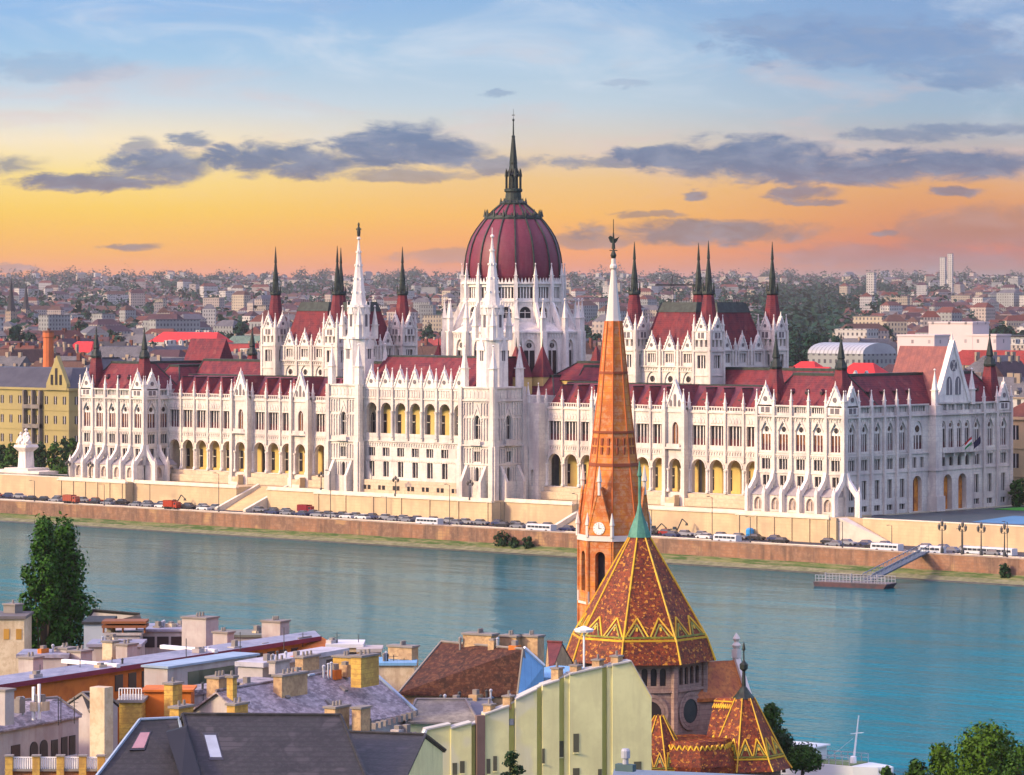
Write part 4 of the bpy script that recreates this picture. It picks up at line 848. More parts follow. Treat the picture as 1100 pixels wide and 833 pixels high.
def trunk_mb(h, r, limbs):
    m = MB(); m.lathe([(r * 1.3, -.3), (r, .6), (r * .75, h * .6), (r * .3, h)], 7)
    for z0, q, rr in limbs: m.tube((0, 0, z0), q, rr, 5, 0, rr * .3)
    return m
def tree(name, loc, h, w, seed, leafmat, n, size, label, group=None, trunk=.25, shape='round', nb=16, cat='tree'):
    rng = random.Random(seed); bl = []
    for i in range(nb):
        f = (i + .5) / nb; z = h * (trunk + (1 - trunk) * f)
        if shape == 'column': R = w * (sin(pi * min(1, .12 + f * .93)) ** .6); rr = .36 * w
        elif shape == 'cone': R = w * (1 - f) * .9; rr = .3 * w
        else: R = w * sqrt(max(0.05, 1 - (2 * f - .9) ** 2)) * .72; rr = .34 * w
        a = i * 2.4 + rng.uniform(-.5, .5); q = R * rng.uniform(.35, .85)
        s = rng.uniform(.8, 1.25) * rr
        bl.append(((q * cos(a), q * sin(a), z), (s, s, s * (1.3 if shape == 'column' else .8))))
    root = empty(name, loc, rng.uniform(0, 6), label, cat, group)
    trunk_mb(h * .8, h * .018 + .12, [(h * trunk * .8, b[0], h * .007 + .05) for b in bl[::2]]).build('trunk', BARK, root)
    leaves(rng, bl, n, size).build('crown', leafmat, root)
    return root
def copy_tree(o, parent=None):
    c = o.copy(); COL.objects.link(c); c.parent = parent
    for ch in list(o.children): copy_tree(ch, c)
    return c

# ------------------------------------------------------------------ embankment traffic and furniture
TYRE = mat('tyre_rubber', (.02, .02, .02), .9); CARGL = mat('car_glass', (.03, .035, .045), .15, spec=.6); CHROME = mat('lamp_iron', (.045, .05, .05), .5)
def paint(n, c): return mat(n, c, .3, tuple(v * .9 for v in c), .5, .2, spec=.35)
CARP = {'silver': paint('silver_paint', (.22, .23, .26)), 'dark blue': paint('navy_paint', (.03, .04, .10)), 'black': paint('black_paint', (.02, .02, .025)), 'white': paint('white_paint', (.55, .55, .56)), 'red': paint('red_paint', (.22, .018, .015)), 'grey': paint('grey_paint', (.16, .17, .2))}
def car_mb():
    m = MB(); sec = [(-2.15, .35, .72), (-2.1, .35, .9), (-1.3, .3, .98), (-.1, .3, .95), (1.2, .3, .92), (2.0, .35, .80), (2.15, .4, .62)]
    m.ring([[(x, -.86, a), (x, .86, a), (x, .82, b), (x, -.82, b)] for x, a, b in sec], 0)
    m.frus(-1.75, .95, -.78, .78, .93, -1.25, .35, -.62, .62, 1.44, 1); m.frus(-1.3, .4, -.64, .64, 1.42, -1.15, .25, -.56, .56, 1.48, 0)
    for x in (-1.35, 1.35):
        for y in (-.8, .8): m.ring([[(x + .32 * cos(2 * pi * i / 8), y - .1, .32 + .32 * sin(2 * pi * i / 8)) for i in range(8)], [(x + .32 * cos(2 * pi * i / 8), y + .1, .32 + .32 * sin(2 * pi * i / 8)) for i in range(8)]], 2)
    return m
carmb = car_mb(); CARME = {k: carmb.mesh('parked_car', [p, CARGL, TYRE]) for k, p in CARP.items()}
rng = random.Random(11)
def place_cars():
    u = -240.0; i = 0
    names = list(CARP); prev = None
    while u < 190:
        for lane, (v, dr) in enumerate(((-9.9 if not -33 < u < 33 else -11.2, .92), (-15.4, .55))):
            if lane == 0 and 53 < abs(u) < 67: continue
            if rng.random() > dr: continue
            col = rng.choice(['dark blue', 'black', 'grey', 'silver', 'dark blue', 'black', 'grey', 'red', 'silver', 'black', 'grey', 'dark blue'] if lane == 0 else ['silver', 'black', 'dark blue', 'white', 'grey'])
            where = ('left of the parliament' if u < -136 else 'below the left pavilion' if u < -104 else 'below the left wing' if u < -31 else 'below the central towers' if u < 32 else 'below the right wing' if u < 108 else 'below the right pavilion' if u < 136 else 'right of the parliament')
            row = 'parked at the foot of the terrace wall' if lane == 0 else 'on the lane nearest the river'
            link('parked_car' if lane == 0 else 'passing_car', CARME[col], None, (u + rng.uniform(-.5, .5), v, -5.24), pi if lane else 0, '%s car %s, %s' % (col, row, where), 'car', 'cars along the embankment: %s, lane %d, %s' % (col, lane, where))
        u += 5.4
place_cars()
BUSW = paint('bus_white', (.52, .54, .57)); BUSB = paint('bus_band', (.45, .55, .66))
def coach(L, cab=False):
    m = MB(); m.ring([[(-L / 2, y * 1.2, z) for y, z in ((-1, .4), (1, .4), (1, 2.7), (.88, 3.0), (-.88, 3.0), (-1, 2.7))], [(L / 2 - .3, y * 1.2, z) for y, z in ((-1, .4), (1, .4), (1, 2.7), (.88, 3.0), (-.88, 3.0), (-1, 2.7))], [(L / 2, y * 1.15, z) for y, z in ((-1, .5), (1, .5), (1, 1.8), (.85, 2.4), (-.85, 2.4), (-1, 1.8))]], 0)
    n = int(L / 1.5)
    for i in range(n):
        x = -L / 2 + .4 + i * (L - .9) / n
        for y in (-1.215, 1.195): m.box(x, x + (L - .9) / n - .16, y, y + .02, 1.5, 2.35, 1)
    for y in (-1.21, 1.19): m.box(-L / 2 + .1, L / 2 - .4, y, y + .02, .7, 1.0, 2)
    for x in (-L / 2 + 1.8, L / 2 - 2.2):
        for y in (-1.05, 1.05): m.ring([[(x + .48 * cos(2 * pi * i / 10), y - .16, .45 + .48 * sin(2 * pi * i / 10)) for i in range(10)], [(x + .48 * cos(2 * pi * i / 10), y + .16, .45 + .48 * sin(2 * pi * i / 10)) for i in range(10)]], 3)
    return m
for px, py, L, lab in ((448, 559.5, 9, 'white coach driving below the central loggia'), (558, 567, 9.5, 'white coach on the road below the right central tower'), (770, 577.5, 8, 'white minibus beside the blue site cabin'), (938, 587.5, 9, 'white minibus on the road near the landing stage gangway'), (990, 590, 7, 'white van at the head of the gangway'), (1090, 588, 16, 'long white tour coach at the far right of the road')):
    p = pZ(px, py, -4.0); coach(L).build('white_coach', [BUSW, CARGL, BUSB, TYRE], None, (p[0], max(-19.5, min(-14.5, p[1])), -5.24), pi, label=lab, cat='bus').scale = (.85, .9, .58)
def lorry(px, py, colname, c, lab, v=None):
    p = pZ(px, py, -4); root = empty('lorry', (p[0], v or max(-17, min(-9, p[1])), -5.24), 0, lab, 'truck'); root.scale = (.8, .8, .78)
    m = MB(); m.box(-3.2, 3.0, -.9, .9, .55, .85); m.build('chassis', CHROME, root)
    m = MB(); m.ring([[(1.5, -1.1, .6), (1.5, 1.1, .6), (1.5, 1.1, 2.7), (1.5, -1.1, 2.7)], [(2.9, -1.1, .6), (2.9, 1.1, .6), (2.9, 1.1, 2.6), (2.9, -1.1, 2.6)], [(3.3, -1.1, .6), (3.3, 1.1, .6), (3.3, 1.1, 1.6), (3.3, -1.1, 1.6)]]); m.box(1.9, 2.7, -1.13, 1.13, 1.7, 2.4, 1); m.build('cab', [paint(colname + '_cab', c), CARGL], root)
    m = MB(); m.box(-3.3, 1.3, -1.2, 1.2, .9, 3.0)
    for i in range(6): m.box(-3.2 + i * .85, -3.1 + i * .85, -1.26, 1.26, .9, 3.05)
    m.build('cargo_box', paint(colname + '_box', c), root)
    for x in (-2.4, -1.3, 2.3):
        w = MB()
        for y in (-.95, .95): w.tube((x, -.9, .48), (x, .9, .48), .08, 5) if y > 0 else None; w.ring([[(x + .48 * cos(2 * pi * i / 10), y - .16, .48 + .48 * sin(2 * pi * i / 10)) for i in range(10)], [(x + .48 * cos(2 * pi * i / 10), y + .16, .48 + .48 * sin(2 * pi * i / 10)) for i in range(10)]])
        w.build('wheel', TYRE, root)
lorry(172, 543, 'scarlet', (.34, .045, .02), 'bright red lorry below the left pavilion'); lorry(331, 547, 'maroon', (.20, .02, .03), 'dark red lorry parked against the terrace wall below the left wing', -7.4)
lorry(62, 537, 'brick', (.32, .08, .05), 'brick red lorry on the road left of the parliament')
# site cabin and diggers below the right wing
def digger(px, py, c, lab, boom):
    p = pZ(px, py, -4.2); root = empty('excavator', (p[0], -8.5, -5.24), .4, lab, 'excavator'); root.scale = (.7, .7, .62)
    m = MB()
    for y in (-1.1, 1.1): m.ring([[(x, y - .3, z) for x, z in ((-1.6, .1), (1.6, .1), (1.9, .5), (1.6, .9), (-1.6, .9), (-1.9, .5))], [(x, y + .3, z) for x, z in ((-1.6, .1), (1.6, .1), (1.9, .5), (1.6, .9), (-1.6, .9), (-1.9, .5))]])
    m.build('track', TYRE, root)
    m = MB(); m.box(-1.7, 1.2, -1.2, 1.2, 1.0, 2.0); m.box(-1.9, -.8, -1.1, 1.1, 1.8, 2.4); m.box(.1, 1.2, -1.1, 0, 2.0, 2.25); m.build('housing', paint(lab[:6].strip() + '_paint', c), root)
    m = MB(); m.frus(0, 1.3, -1.1, .1, 2.2, .1, 1.1, -1.0, 0, 3.2); m.build('cab', CARGL, root)
    m = MB(); m.tube((1.2, .5, 1.8), (3.0, .5, boom), .22, 5); m.tube((3.0, .5, boom), (4.6, .5, boom - 1.6), .18, 5); m.frus(4.2, 5.0, 0, 1, boom - 2.5, 4.3, 4.8, .1, .9, boom - 1.5); m.build('boom', CHROME, root)
digger(706, 566, (.45, .30, .05), 'yellow excavator at the terrace wall beside the church roof', 4.4); digger(728, 567, (.35, .34, .32), 'grey excavator below the right wing', 4.0); digger(753, 568, (.25, .22, .16), 'brown excavator with raised boom beside the blue cabin', 6.2); digger(193, 540, (.3, .3, .28), 'grey digger behind the bright red lorry', 5.2)
p = pZ(779, 574, -3.6); root = empty('site_cabin', (p[0], -8.6, -5.24), 0, 'bright blue site cabin below the right wing', 'cabin'); root.scale = (.6, .6, .62)
m = MB(); m.lathe([(1.6, 0), (1.6, 3.6), (1.2, 4.2), (.2, 4.4)], 12, 0, 0); m.build('shell', paint('cabin_blue', (.03, .25, .55)), root)
m = MB(); m.box(-.5, .5, -1.68, -1.55, .1, 2.1); m.build('door', paint('cabin_door', (.02, .14, .32)), root)

def lamp_proto(h):
    root = empty('street_lamp', (0, 0, 0)); m = MB(); m.lathe([(.22, 0), (.20, .8), (.10, 1.0), (.075, h)], 7); m.tube((0, 0, h - .1), (0, -1.1, h + .25), .05, 4); m.build('pole', CHROME, root)
    m = MB(); m.ring([[(-.16, -1.9, h + .2), (.16, -1.9, h + .2), (.16, -1.0, h + .2), (-.16, -1.0, h + .2)], [(-.1, -1.8, h + .38), (.1, -1.8, h + .38), (.1, -1.0, h + .38), (-.1, -1.0, h + .38)]]); m.build('lamp_head', CHROME, root); return root
def lantern_proto():
    root = empty('lantern_post', (0, 0, 0)); m = MB(); m.lathe([(.4, 0), (.36, .7), (.16, 1.0), (.11, 4.2), (.2, 4.3)], 8); m.tube((-.8, 0, 4.0), (.8, 0, 4.0), .06, 4); m.build('post', CHROME, root)
    for x in (-.8, 0, .8):
        m = MB(); z = 4.05 + (.6 if x == 0 else 0); m.lathe([(.12, z), (.32, z + .25), (.38, z + .8), (.14, z + 1.0), (.03, z + 1.3)], 6, x, 0); m.build('lantern', mat('lantern_glass_%d' % int(x * 10 + 9), (.10, .09, .08), .4), root)
    return root
def along(px): return 'at the pavilion on the far left' if px < 165 else 'in front of the left wing' if px < 365 else 'in front of the central loggia' if px < 560 else 'in front of the right wing' if px < 800 else 'at the right pavilion' if px < 920 else 'below the dark plaza on the right'
lp = lamp_proto(10.5); first = True
for k, (px, pt) in enumerate(((37, 516), (112, 520), (235, 508), (355, 505), (483, 520), (620, 530), (765, 533), (806, 555), (905, 560), (958, 575), (1033, 570), (1082, 560), (161, 525), (415, 540), (538, 545), (700, 550))):
    o = lp if first else copy_tree(lp); first = False
    a = u_ = None
    Yv = -19.8 if k < 12 else -10.2
    # bearing of the column, then the spot where it stands on the road
    tx = (px - 550) / CF; Y = (Yv - CY) / (tx * CS + CC); X = tx * Y; o.location = (CX + X * CC - Y * CS, Yv, -5.24)
    h = (CZ - (pt - CH) * Y / CF) + 5.24; s = max(.55, min(1.3, h / 10.8)); o.scale = (1, 1, s)
    tag(o, 'slim dark street lamp by the river road, %s, standing out to column %d of the quay' % (along(px), k + 1) if False else 'slim dark %s street lamp %s, %s' % ('tall' if s > .95 else 'short', 'on the quay edge' if k < 12 else 'against the terrace wall', along(px)), 'street lamp', 'street lamps on the embankment: %s %s %s' % (along(px), s > .95, k < 12))
lt = lantern_proto(); first = True
for px, v in ((1012, -20.6), (1034, -20.6), (1054, -20.6), (1079, -20.6), (97, -4.6), (73, -4.6), (425, -8.6), (505, -8.6), (345, -4.1)):
    o = lt if first else copy_tree(lt); first = False
    tx = (px - 550) / CF; Y = (v - CY) / (tx * CS + CC); X = tx * Y; o.location = (CX + X * CC - Y * CS, v, -4.86 if v < -15 else .62)
    o.scale = (1.0, 1.0, 1.25 if v < -15 else .9)
    tag(o, 'dark three-armed lantern post %s, %s' % ('on the quay coping' if v < -15 else 'on the terrace coping', {1012: 'first right of the gangway', 1034: 'second right of the gangway', 1054: 'third right of the gangway', 1079: 'in front of the long white coach', 97: 'just left of the left pavilion', 73: 'farther left of the left pavilion', 425: 'at the left loggia arches', 505: 'at the right loggia arches', 345: 'beside the left central tower'}[px]), 'lantern post', 'lantern posts')
for px in (990, 1030):                                    # striped flags on the end balcony
    k = 0 if px == 990 else 1; s = 43.4 if k == 0 else 47.0
    root = empty('balcony_flag', (134.4 + 2.2, s, 15.5), 0, '%s flag hanging out over the end balcony' % ('red white and green' if k == 0 else 'dark blue'), 'flag')
    m = MB(); m.tube((0, 0, 0), (3.2, -.2, 2.6), .06, 5); m.build('pole', CHROME, root)
    m = MB(); cs = ((.45, .03, .03), (.75, .75, .72), (.03, .25, .08)) if k == 0 else ((.02, .02, .06),) * 3
    for i in range(3):
        for j in range(5):
            a, b = j / 5, (j + 1) / 5; W = lambda f, q: (1.2 + 2.0 * f, -.2 - .12 + .16 * sin(6 * f + q), .85 + 1.62 * f - q * .55)
            m.ring([[W(a, i), W(b, i), W(b, i + 1), W(a, i + 1)], [tuple(Vector(p) + Vector((0, .05, 0))) for p in (W(a, i), W(b, i), W(b, i + 1), W(a, i + 1))]], i)
    m.build('cloth', [mat('flag_cloth_%d%d' % (k, i), cs[i], .8) for i in range(3)], root)

# landing stage, gangway, shrubs on the bank
root = empty('landing_pontoon', (0, 0, 0), 0, 'low dark landing pontoon moored at the far bank with white railings', 'pontoon')
a, b = pZ(882, 631, -10.0), pZ(954, 631, -10.0); pc = Vector(((a[0] + b[0]) / 2, (a[1] + b[1]) / 2 + 6, WATER_Z)); pc -= Vector((CC, CS, 0)) * 3.4; root.location = pc; root.rotation_euler = (0, 0, .22)
L = 8.4
m = MB(); m.ring([[(-L, -2.6, -.3), (L - 1, -2.6, -.3), (L - 1, 2.6, -.3), (-L, 2.6, -.3)], [(-L - .3, -2.8, 1.0), (L, -2.8, 1.0), (L, 2.8, 1.0), (-L - .3, 2.8, 1.0)]]); m.build('hull', mat('pontoon_hull', (.10, .05, .055), .6, (.05, .04, .05), .5, .5), root)
m = MB(); m.box(-L, L - .2, -2.6, 2.6, 1.0, 1.08); m.build('deck', mat('pontoon_deck', (.16, .15, .15), .8), root)
m = MB()
for y in (-2.6, 2.6):
    for i in range(21): x = -L + .2 + i * (2 * L - .6) / 20; m.box(x - .05, x + .05, y - .04, y + .04, 1.08, 2.4)
    for z in (1.7, 2.4): m.box(-L + .1, L - .3, y - .05, y + .05, z, z + .1)
for x in (-6, 0, 6): m.tube((x, -2.2, 1), (x, -2.2, 3.0), .2, 6)
m.build('railing', paint('railing_grey', (.26, .26, .29)), root)
g0, g1 = Vector(pZ(925, 618, -8.4)), Vector(pZ(992, 597, -4.8)); g0 = pc + Vector((1.5, 2.2, 1.3)); tx_ = (993 - 550) / CF; Yq_ = (-21.6 - CY) / (tx_ * CS + CC); g1 = Vector((CX + tx_ * Yq_ * CC - Yq_ * CS, -21.6, -4.7))
root = empty('gangway', (0, 0, 0), 0, 'grey steel gangway bridge from the quay down to the landing pontoon', 'gangway')
d = (g1 - g0); sd = Vector((d.y, -d.x, 0)).normalized() * 1.1
m = MB(); m.ring([[tuple(g0 + sd - Vector((0, 0, .25))), tuple(g0 - sd - Vector((0, 0, .25))), tuple(g0 - sd), tuple(g0 + sd)], [tuple(g1 + sd - Vector((0, 0, .25))), tuple(g1 - sd - Vector((0, 0, .25))), tuple(g1 - sd), tuple(g1 + sd)]]); m.build('deck', mat('gangway_deck', (.09, .12, .16), .7), root)
m = MB()
for s in (-1, 1):
    o = sd * s; m.tube(tuple(g0 + o + Vector((0, 0, 1.4))), tuple(g1 + o + Vector((0, 0, 1.4))), .12, 5); m.tube(tuple(g0 + o + Vector((0, 0, .1))), tuple(g1 + o + Vector((0, 0, .1))), .14, 5)
    for i in range(15): p = g0 + d * (i / 14) + o; m.tube(tuple(p), tuple(p + Vector((0, 0, 1.4))), .06, 4); q = g0 + d * (min(14, i + 1) / 14) + o; m.tube(tuple(p), tuple(q + Vector((0, 0, 1.4))), .05, 4)
m.build('truss', mat('gangway_steel', (.12, .16, .21), .5), root)
for i, (px, py, w, h, lab) in enumerate(((556, 584, 2.6, 3.4, 'dark green bush on the grass bank below the right central tower'), (581, 586, 1.9, 2.6, 'small dark bush on the grass bank just right of the larger one'), (1093, 617, 1.8, 2.6, 'small bush on the bank at the far right'), (566, 585, 1.6, 2.0, 'low bush between two larger bushes on the grass bank'))):
    p = pZ(px, py, -8.6); tree('bush', (p[0], -24.4, -9.1), h, w, 40 + i, LEAFD, 240, .45, lab, None, .0, 'round', 7, 'bush')

# ------------------------------------------------------------------ the city beyond the parliament
WC = {'cream': (.52, .45, .34), 'white': (.62, .60, .56), 'ochre': (.50, .36, .16), 'pink': (.50, .43, .38), 'grey': (.36, .38, .37), 'tan': (.40, .32, .24)}
RC = {'red': (.20, .025, .02), 'brick red': (.10, .032, .022), 'plum': (.05, .024, .03), 'brown': (.07, .036, .026), 'grey': (.09, .09, .098), 'dark': (.026, .026, .03), 'green': (.10, .16, .13)}
WC = {k: tuple(v * .66 for v in c) for k, c in WC.items()}
WM = {k: mat(k + '_city_wall', c, .9, tuple(v * .8 for v in c), .05, .4, grid=(3.4, 3.6, .42, .52, (.035, .035, .042), 200.0)) for k, c in WC.items()}
RM = {k: mat(k + '_city_roof', c, .8, tuple(v * .65 for v in c), .15, .5, fine=.5, fscale=1.2, fcol=tuple(min(1, v * 1.5) for v in c)) for k, c in RC.items()}
def hip_house(L, W, H, R, chim=3, dorm=0):
    m = MB(); m.box(-L / 2, L / 2, -W / 2, W / 2, -1, H, 0); m.box(-L / 2 - .4, L / 2 + .4, -W / 2 - .4, W / 2 + .4, H, H + .5, 2)
    i = W / 2 * .86; m.frus(-L / 2 - .3, L / 2 + .3, -W / 2 - .3, W / 2 + .3, H + .5, -L / 2 + i, L / 2 - i, -.3, .3, H + R, 1)
    r = random.Random(int(L * W))
    for _ in range(chim): x, y = r.uniform(-L * .4, L * .4), r.uniform(-W * .2, W * .2); m.box(x - 1.1, x + 1.1, y - .5, y + .5, H + R * .4, H + R + 1.3, 2)
    for k in range(dorm): x = -L * .36 + L * .72 * k / max(1, dorm - 1); m.box(x - .8, x + .8, -W / 2 + .6, -W / 2 + 3, H + .5, H + 2.6, 0); m.frus(x - 1, x + 1, -W / 2 + .4, -W / 2 + 3.4, H + 2.6, x - .1, x + .1, -W / 2 + .6, -W / 2 + 3.4, H + 3.6, 1)
    return m
def court_house(L, W, H, R):
    m = MB()
    for x0, x1, y0, y1 in ((-L / 2, L / 2, -W / 2, -W / 2 + 11), (-L / 2, L / 2, W / 2 - 11, W / 2), (-L / 2, -L / 2 + 11, -W / 2 + 11, W / 2 - 11), (L / 2 - 11, L / 2, -W / 2 + 11, W / 2 - 11)):
        m.box(x0, x1, y0, y1, -1, H, 0)
        if x1 - x0 > y1 - y0: m.frus(x0 - .3, x1 + .3, y0 - .3, y1 + .3, H, x0 + 5, x1 - 5, (y0 + y1) / 2 - .2, (y0 + y1) / 2 + .2, H + R, 1)
        else: m.frus(x0 - .3, x1 + .3, y0 - 5, y1 + 5, H, (x0 + x1) / 2 - .2, (x0 + x1) / 2 + .2, y0 - 5, y1 + 5, H + R - .1, 1)
    r = random.Random(int(L + W))
    for _ in range(6): x, s = r.uniform(-L * .42, L * .42), r.choice((-1, 1)); m.box(x - 1, x + 1, s * (W / 2 - 5) - .5, s * (W / 2 - 5) + .5, H + 2, H + R + 1.2, 2)
    return m
def flat_house(L, W, H):
    m = MB(); m.box(-L / 2, L / 2, -W / 2, W / 2, -1, H, 0); m.box(-L / 2 - .2, L / 2 + .2, -W / 2 - .2, W / 2 + .2, H, H + .8, 2); m.box(-L / 2 + .3, L / 2 - .3, -W / 2 + .3, W / 2 - .3, H + .8, H + .9, 1)
    r = random.Random(int(L * H))
    for _ in range(3): x, y, s = r.uniform(-L * .35, L * .35), r.uniform(-W * .3, W * .3), r.uniform(1.2, 3); m.box(x - s, x + s, y - s * .7, y + s * .7, H + .9, H + 1.5 + s, 2)
    return m
def gable_house(L, W, H, R):
    m = MB(); m.box(-L / 2, L / 2, -W / 2, W / 2, -1, H, 0)
    m.ring([[(x, -W / 2 - .4, H - .1), (x, W / 2 + .4, H - .1), (x, 0, H + R)] for x in (-L / 2 - .2, L / 2 + .2)], 1)
    for x in (-L * .3, L * .1, L * .38): m.box(x - .9, x + .9, -.5, .5, H + R - 2, H + R + 1.6, 2)
    return m
GEO = {'hipped': [hip_house(30, 15, 19, 7, 4, 5), hip_house(40, 17, 21, 8, 5, 6), hip_house(24, 14, 17, 6, 3, 3)], 'courtyard': [court_house(44, 38, 20, 5.5)], 'flat': [flat_house(26, 16, 22), flat_house(34, 14, 19), flat_house(15, 14, 26)], 'gabled': [gable_house(28, 14, 18, 8), gable_house(36, 13, 15, 7)]}
_cm = {}
def city_mesh(kind, gi, wc, rc):
    k = (kind, gi, wc, rc)
    if k not in _cm: _cm[k] = GEO[kind][gi].mesh('city_building', [WM[wc], RM[rc], WM['white'] if kind == 'flat' else RM['brick red'] if gi else WM['tan']])
    return _cm[k]
def zone(px): return 'beyond the left pavilion' if px < 180 else 'left of the left hall' if px < 290 else 'behind the left hall' if px < 450 else 'beside the dome' if px < 660 else 'behind the right hall' if px < 850 else 'beyond the right pavilion' if px < 960 else 'behind the far right gable'
rng = random.Random(23); spots = []
Yr, row = 1135.0, 0
while Yr < 2500:
    pitch = 27 + row * .6; n = int(.30 * Yr / pitch)
    for i in range(n):
        px = -25 + 1150 * (i + .5 + rng.uniform(-.22, .22)) / n; Y = Yr + rng.uniform(-14, 14)
        x, y, _ = pY(px, 400, Y)
        if (-150 < x < 150 and y < 100) or y < 100: continue
        spots.append((px, Y, x, y, row))
    Yr *= 1.066; row += 1
RESERVE = [(855, 960, 1250, 1700), (870, 1070, 1500, 2150), (-20, 110, 1100, 1330), (815, 905, 1750, 2700), (1080, 1130, 900, 1300), (195, 335, 2500, 3100)]
nb = 0
for px, Y, x, y, row in spots:
    if any(a < px < b and c < Y < d for a, b, c, d in RESERVE): continue
    kind = rng.choices(['hipped', 'courtyard', 'flat', 'gabled'], [5, 2, .9, 3])[0]; gi = rng.randrange(len(GEO[kind]))
    wc = rng.choices(list(WC), [5, 5, 2, 2, 2, 2])[0]; rc = rng.choices(['red', 'brick red', 'plum', 'brown', 'grey', 'dark', 'green'], [2.2, 3, 4, 3, 3, 1.5, .5])[0]
    if kind == 'flat': rc = rng.choice(['grey', 'grey', 'dark'])
    far = 'nearer city rows' if row < 5 else 'middle city rows' if row < 9 else 'distant city rows'
    o = link('city_building', city_mesh(kind, gi, wc, rc), None, (x, y, 0), rng.choice((0, 0, pi / 2, .35, -.3, pi / 2 + .3)), '%s %s building, %s roof, %s, %s' % (wc, {'hipped': 'hip roofed', 'courtyard': 'courtyard', 'flat': 'flat topped', 'gabled': 'gabled'}[kind], rc, far, zone(px)), 'building', 'city: %s %s %s %s %s' % (wc, kind, rc, far, zone(px)))
    s = rng.uniform(.82, 1.12); o.scale = (rng.uniform(.85, 1.15), rng.uniform(.85, 1.15), s); nb += 1
# one mass of roofs out to the horizon
def far_city():
    m = MB(); r = random.Random(5)
    for _ in range(12500):
        Y = 2450 + 10200 * r.random() ** 1.25; px = r.uniform(-40, 1140); x, y, _z = pY(px, 330, Y)
        if 812 < px < 905 and Y < 6500 and r.random() < .93: continue
        L, W, H = r.uniform(12, 36), r.uniform(10, 17), r.uniform(8, 19) * (1 + (r.random() < .05) * 1.0); a = r.uniform(0, pi)
        m.at(x, y, ground_z(Y), a); w = r.randrange(4); m.box(-L / 2, L / 2, -W / 2, W / 2, 0, H, w)
        if r.random() < .72: m.frus(-L / 2, L / 2, -W / 2, W / 2, H, -L / 2 + 4, L / 2 - 4, -.2, .2, H + 5, 4 + r.randrange(4))
        else: m.box(-L / 2 - .2, L / 2 + .2, -W / 2 - .2, W / 2 + .2, H, H + .6, 7)
    m.T = None
    m.build('distant_city', [WM['cream'], WM['white'], WM['pink'], WM['grey'], RM['brick red'], RM['plum'], RM['brown'], RM['grey']], label='mass of pale blocks and roofs of the city fading to the horizon', cat='city', kind='stuff')
    m = MB(); r = random.Random(9)
    bl = []
    for k in range(640):
        if k < 150: Y = r.uniform(2600, 7000); px = r.gauss(862, 28)
        elif k < 250: Y = r.uniform(4200, 8000); px = r.choice((r.gauss(265, 40), r.gauss(950, 45), r.gauss(650, 35), r.gauss(120, 60), r.gauss(760, 40)))
        else: Y = 2600 + 9900 * r.random() ** .8; px = r.uniform(-40, 1140)
        x, y, _z = pY(px, 330, Y)
        for j in range(r.randrange(2, 7)): s = r.uniform(6, 11) * (1 + Y / 14000); bl.append(((x + r.uniform(-42, 42), y + r.uniform(-25, 25), ground_z(Y) + s * r.uniform(.6, 1.4)), (s, s, s * r.uniform(.9, 1.6))))
    leaves(r, bl, 95000, 3.9).build('distant_wood', LEAFC, label='dark woods and park trees scattered through the distant city', cat='woods', kind='stuff')
far_city()
# city park trees one can tell apart
protos = [tree('park_tree', (0, 0, 0), 22, 7.5, 60 + i, LEAFC, 620, 1.5, '', None, .16, sh, 12) for i, sh in enumerate(('round', 'round', 'column'))]
rng = random.Random(31); first = [True] * 3
for k, (pa, pb, Ya, Yb, n, lab) in enumerate(((836, 905, 1750, 2600, 40, 'in the big park behind the right hall'), (195, 335, 2550, 3050, 22, 'in the park on the skyline left of the left hall'), (905, 990, 2400, 3000, 12, 'beyond the glass roofed hall'), (600, 690, 2300, 2900, 16, 'right of the dome'), (770, 830, 2200, 2800, 14, 'behind the right hall spires'), (15, 190, 2000, 3000, 14, 'on the far left of the city'), (450, 500, 2200, 2900, 7, 'between the left hall and the dome'), (1040, 1100, 2300, 3000, 8, 'at the far right edge of the city'))):
    for i in range(n):
        j = rng.randrange(3); o = protos[j] if first[j] else copy_tree(protos[j]); first[j] = False
        p = pY(rng.uniform(pa, pb), 330, rng.uniform(Ya, Yb)); o.location = (p[0], p[1], 0); o.rotation_euler = (0, 0, rng.uniform(0, 6)); s = rng.uniform(.8, 1.35); o.scale = (s, s, s * rng.uniform(.9, 1.2))
        tag(o, 'dark green %s tree %s' % ('slender' if j == 2 else 'full round', lab), 'tree', 'trees %s' % lab + (' slender' if j == 2 else ''))

# single buildings that stand out
def big(name, px, py, zt, L, W, H, mats, label, rz=0.0, roof=None, cat='building', Y=None):
    p = pY(px, py, Y) if Y else pZ(px, py, zt); root = empty(name, (p[0], p[1], 0), rz, label, cat)
    m = MB(); m.box(-L / 2, L / 2, -W / 2, W / 2, -.5, H); m.build('wall', mats[0], root)
    m = MB()
    if roof == 'hip': m.frus(-L / 2 - .4, L / 2 + .4, -W / 2 - .4, W / 2 + .4, H, -L / 2 + W * .4, L / 2 - W * .4, -.3, .3, H + W * .42)
    elif roof == 'barrel': m.ring([[(x, W / 2 * 1.02 * cos(pi * i / 10), H + W * .2 * sin(pi * i / 10)) for i in range(11)] for x in (-L / 2, L / 2)])
    else: m.box(-L / 2 - .3, L / 2 + .3, -W / 2 - .3, W / 2 + .3, H, H + .9)
    m.build('roof', mats[1], root); return root, p
REDB = mat('bright_red_roof', (.52, .02, .02), .7, (.36, .02, .02), .2, .5, fine=.3); PALE = mat('pale_pink_wall', (.55, .46, .44), .9, (.46, .4, .38), .05, .3, grid=(9, 9, .15, .2, (.1, .09, .09), 100.)); GLZ = mat('glass_roof', (.32, .34, .36), .4, (.25, .26, .28), .1, .4, lines=[('x', 2.4, (.14, .14, .15), .3)])
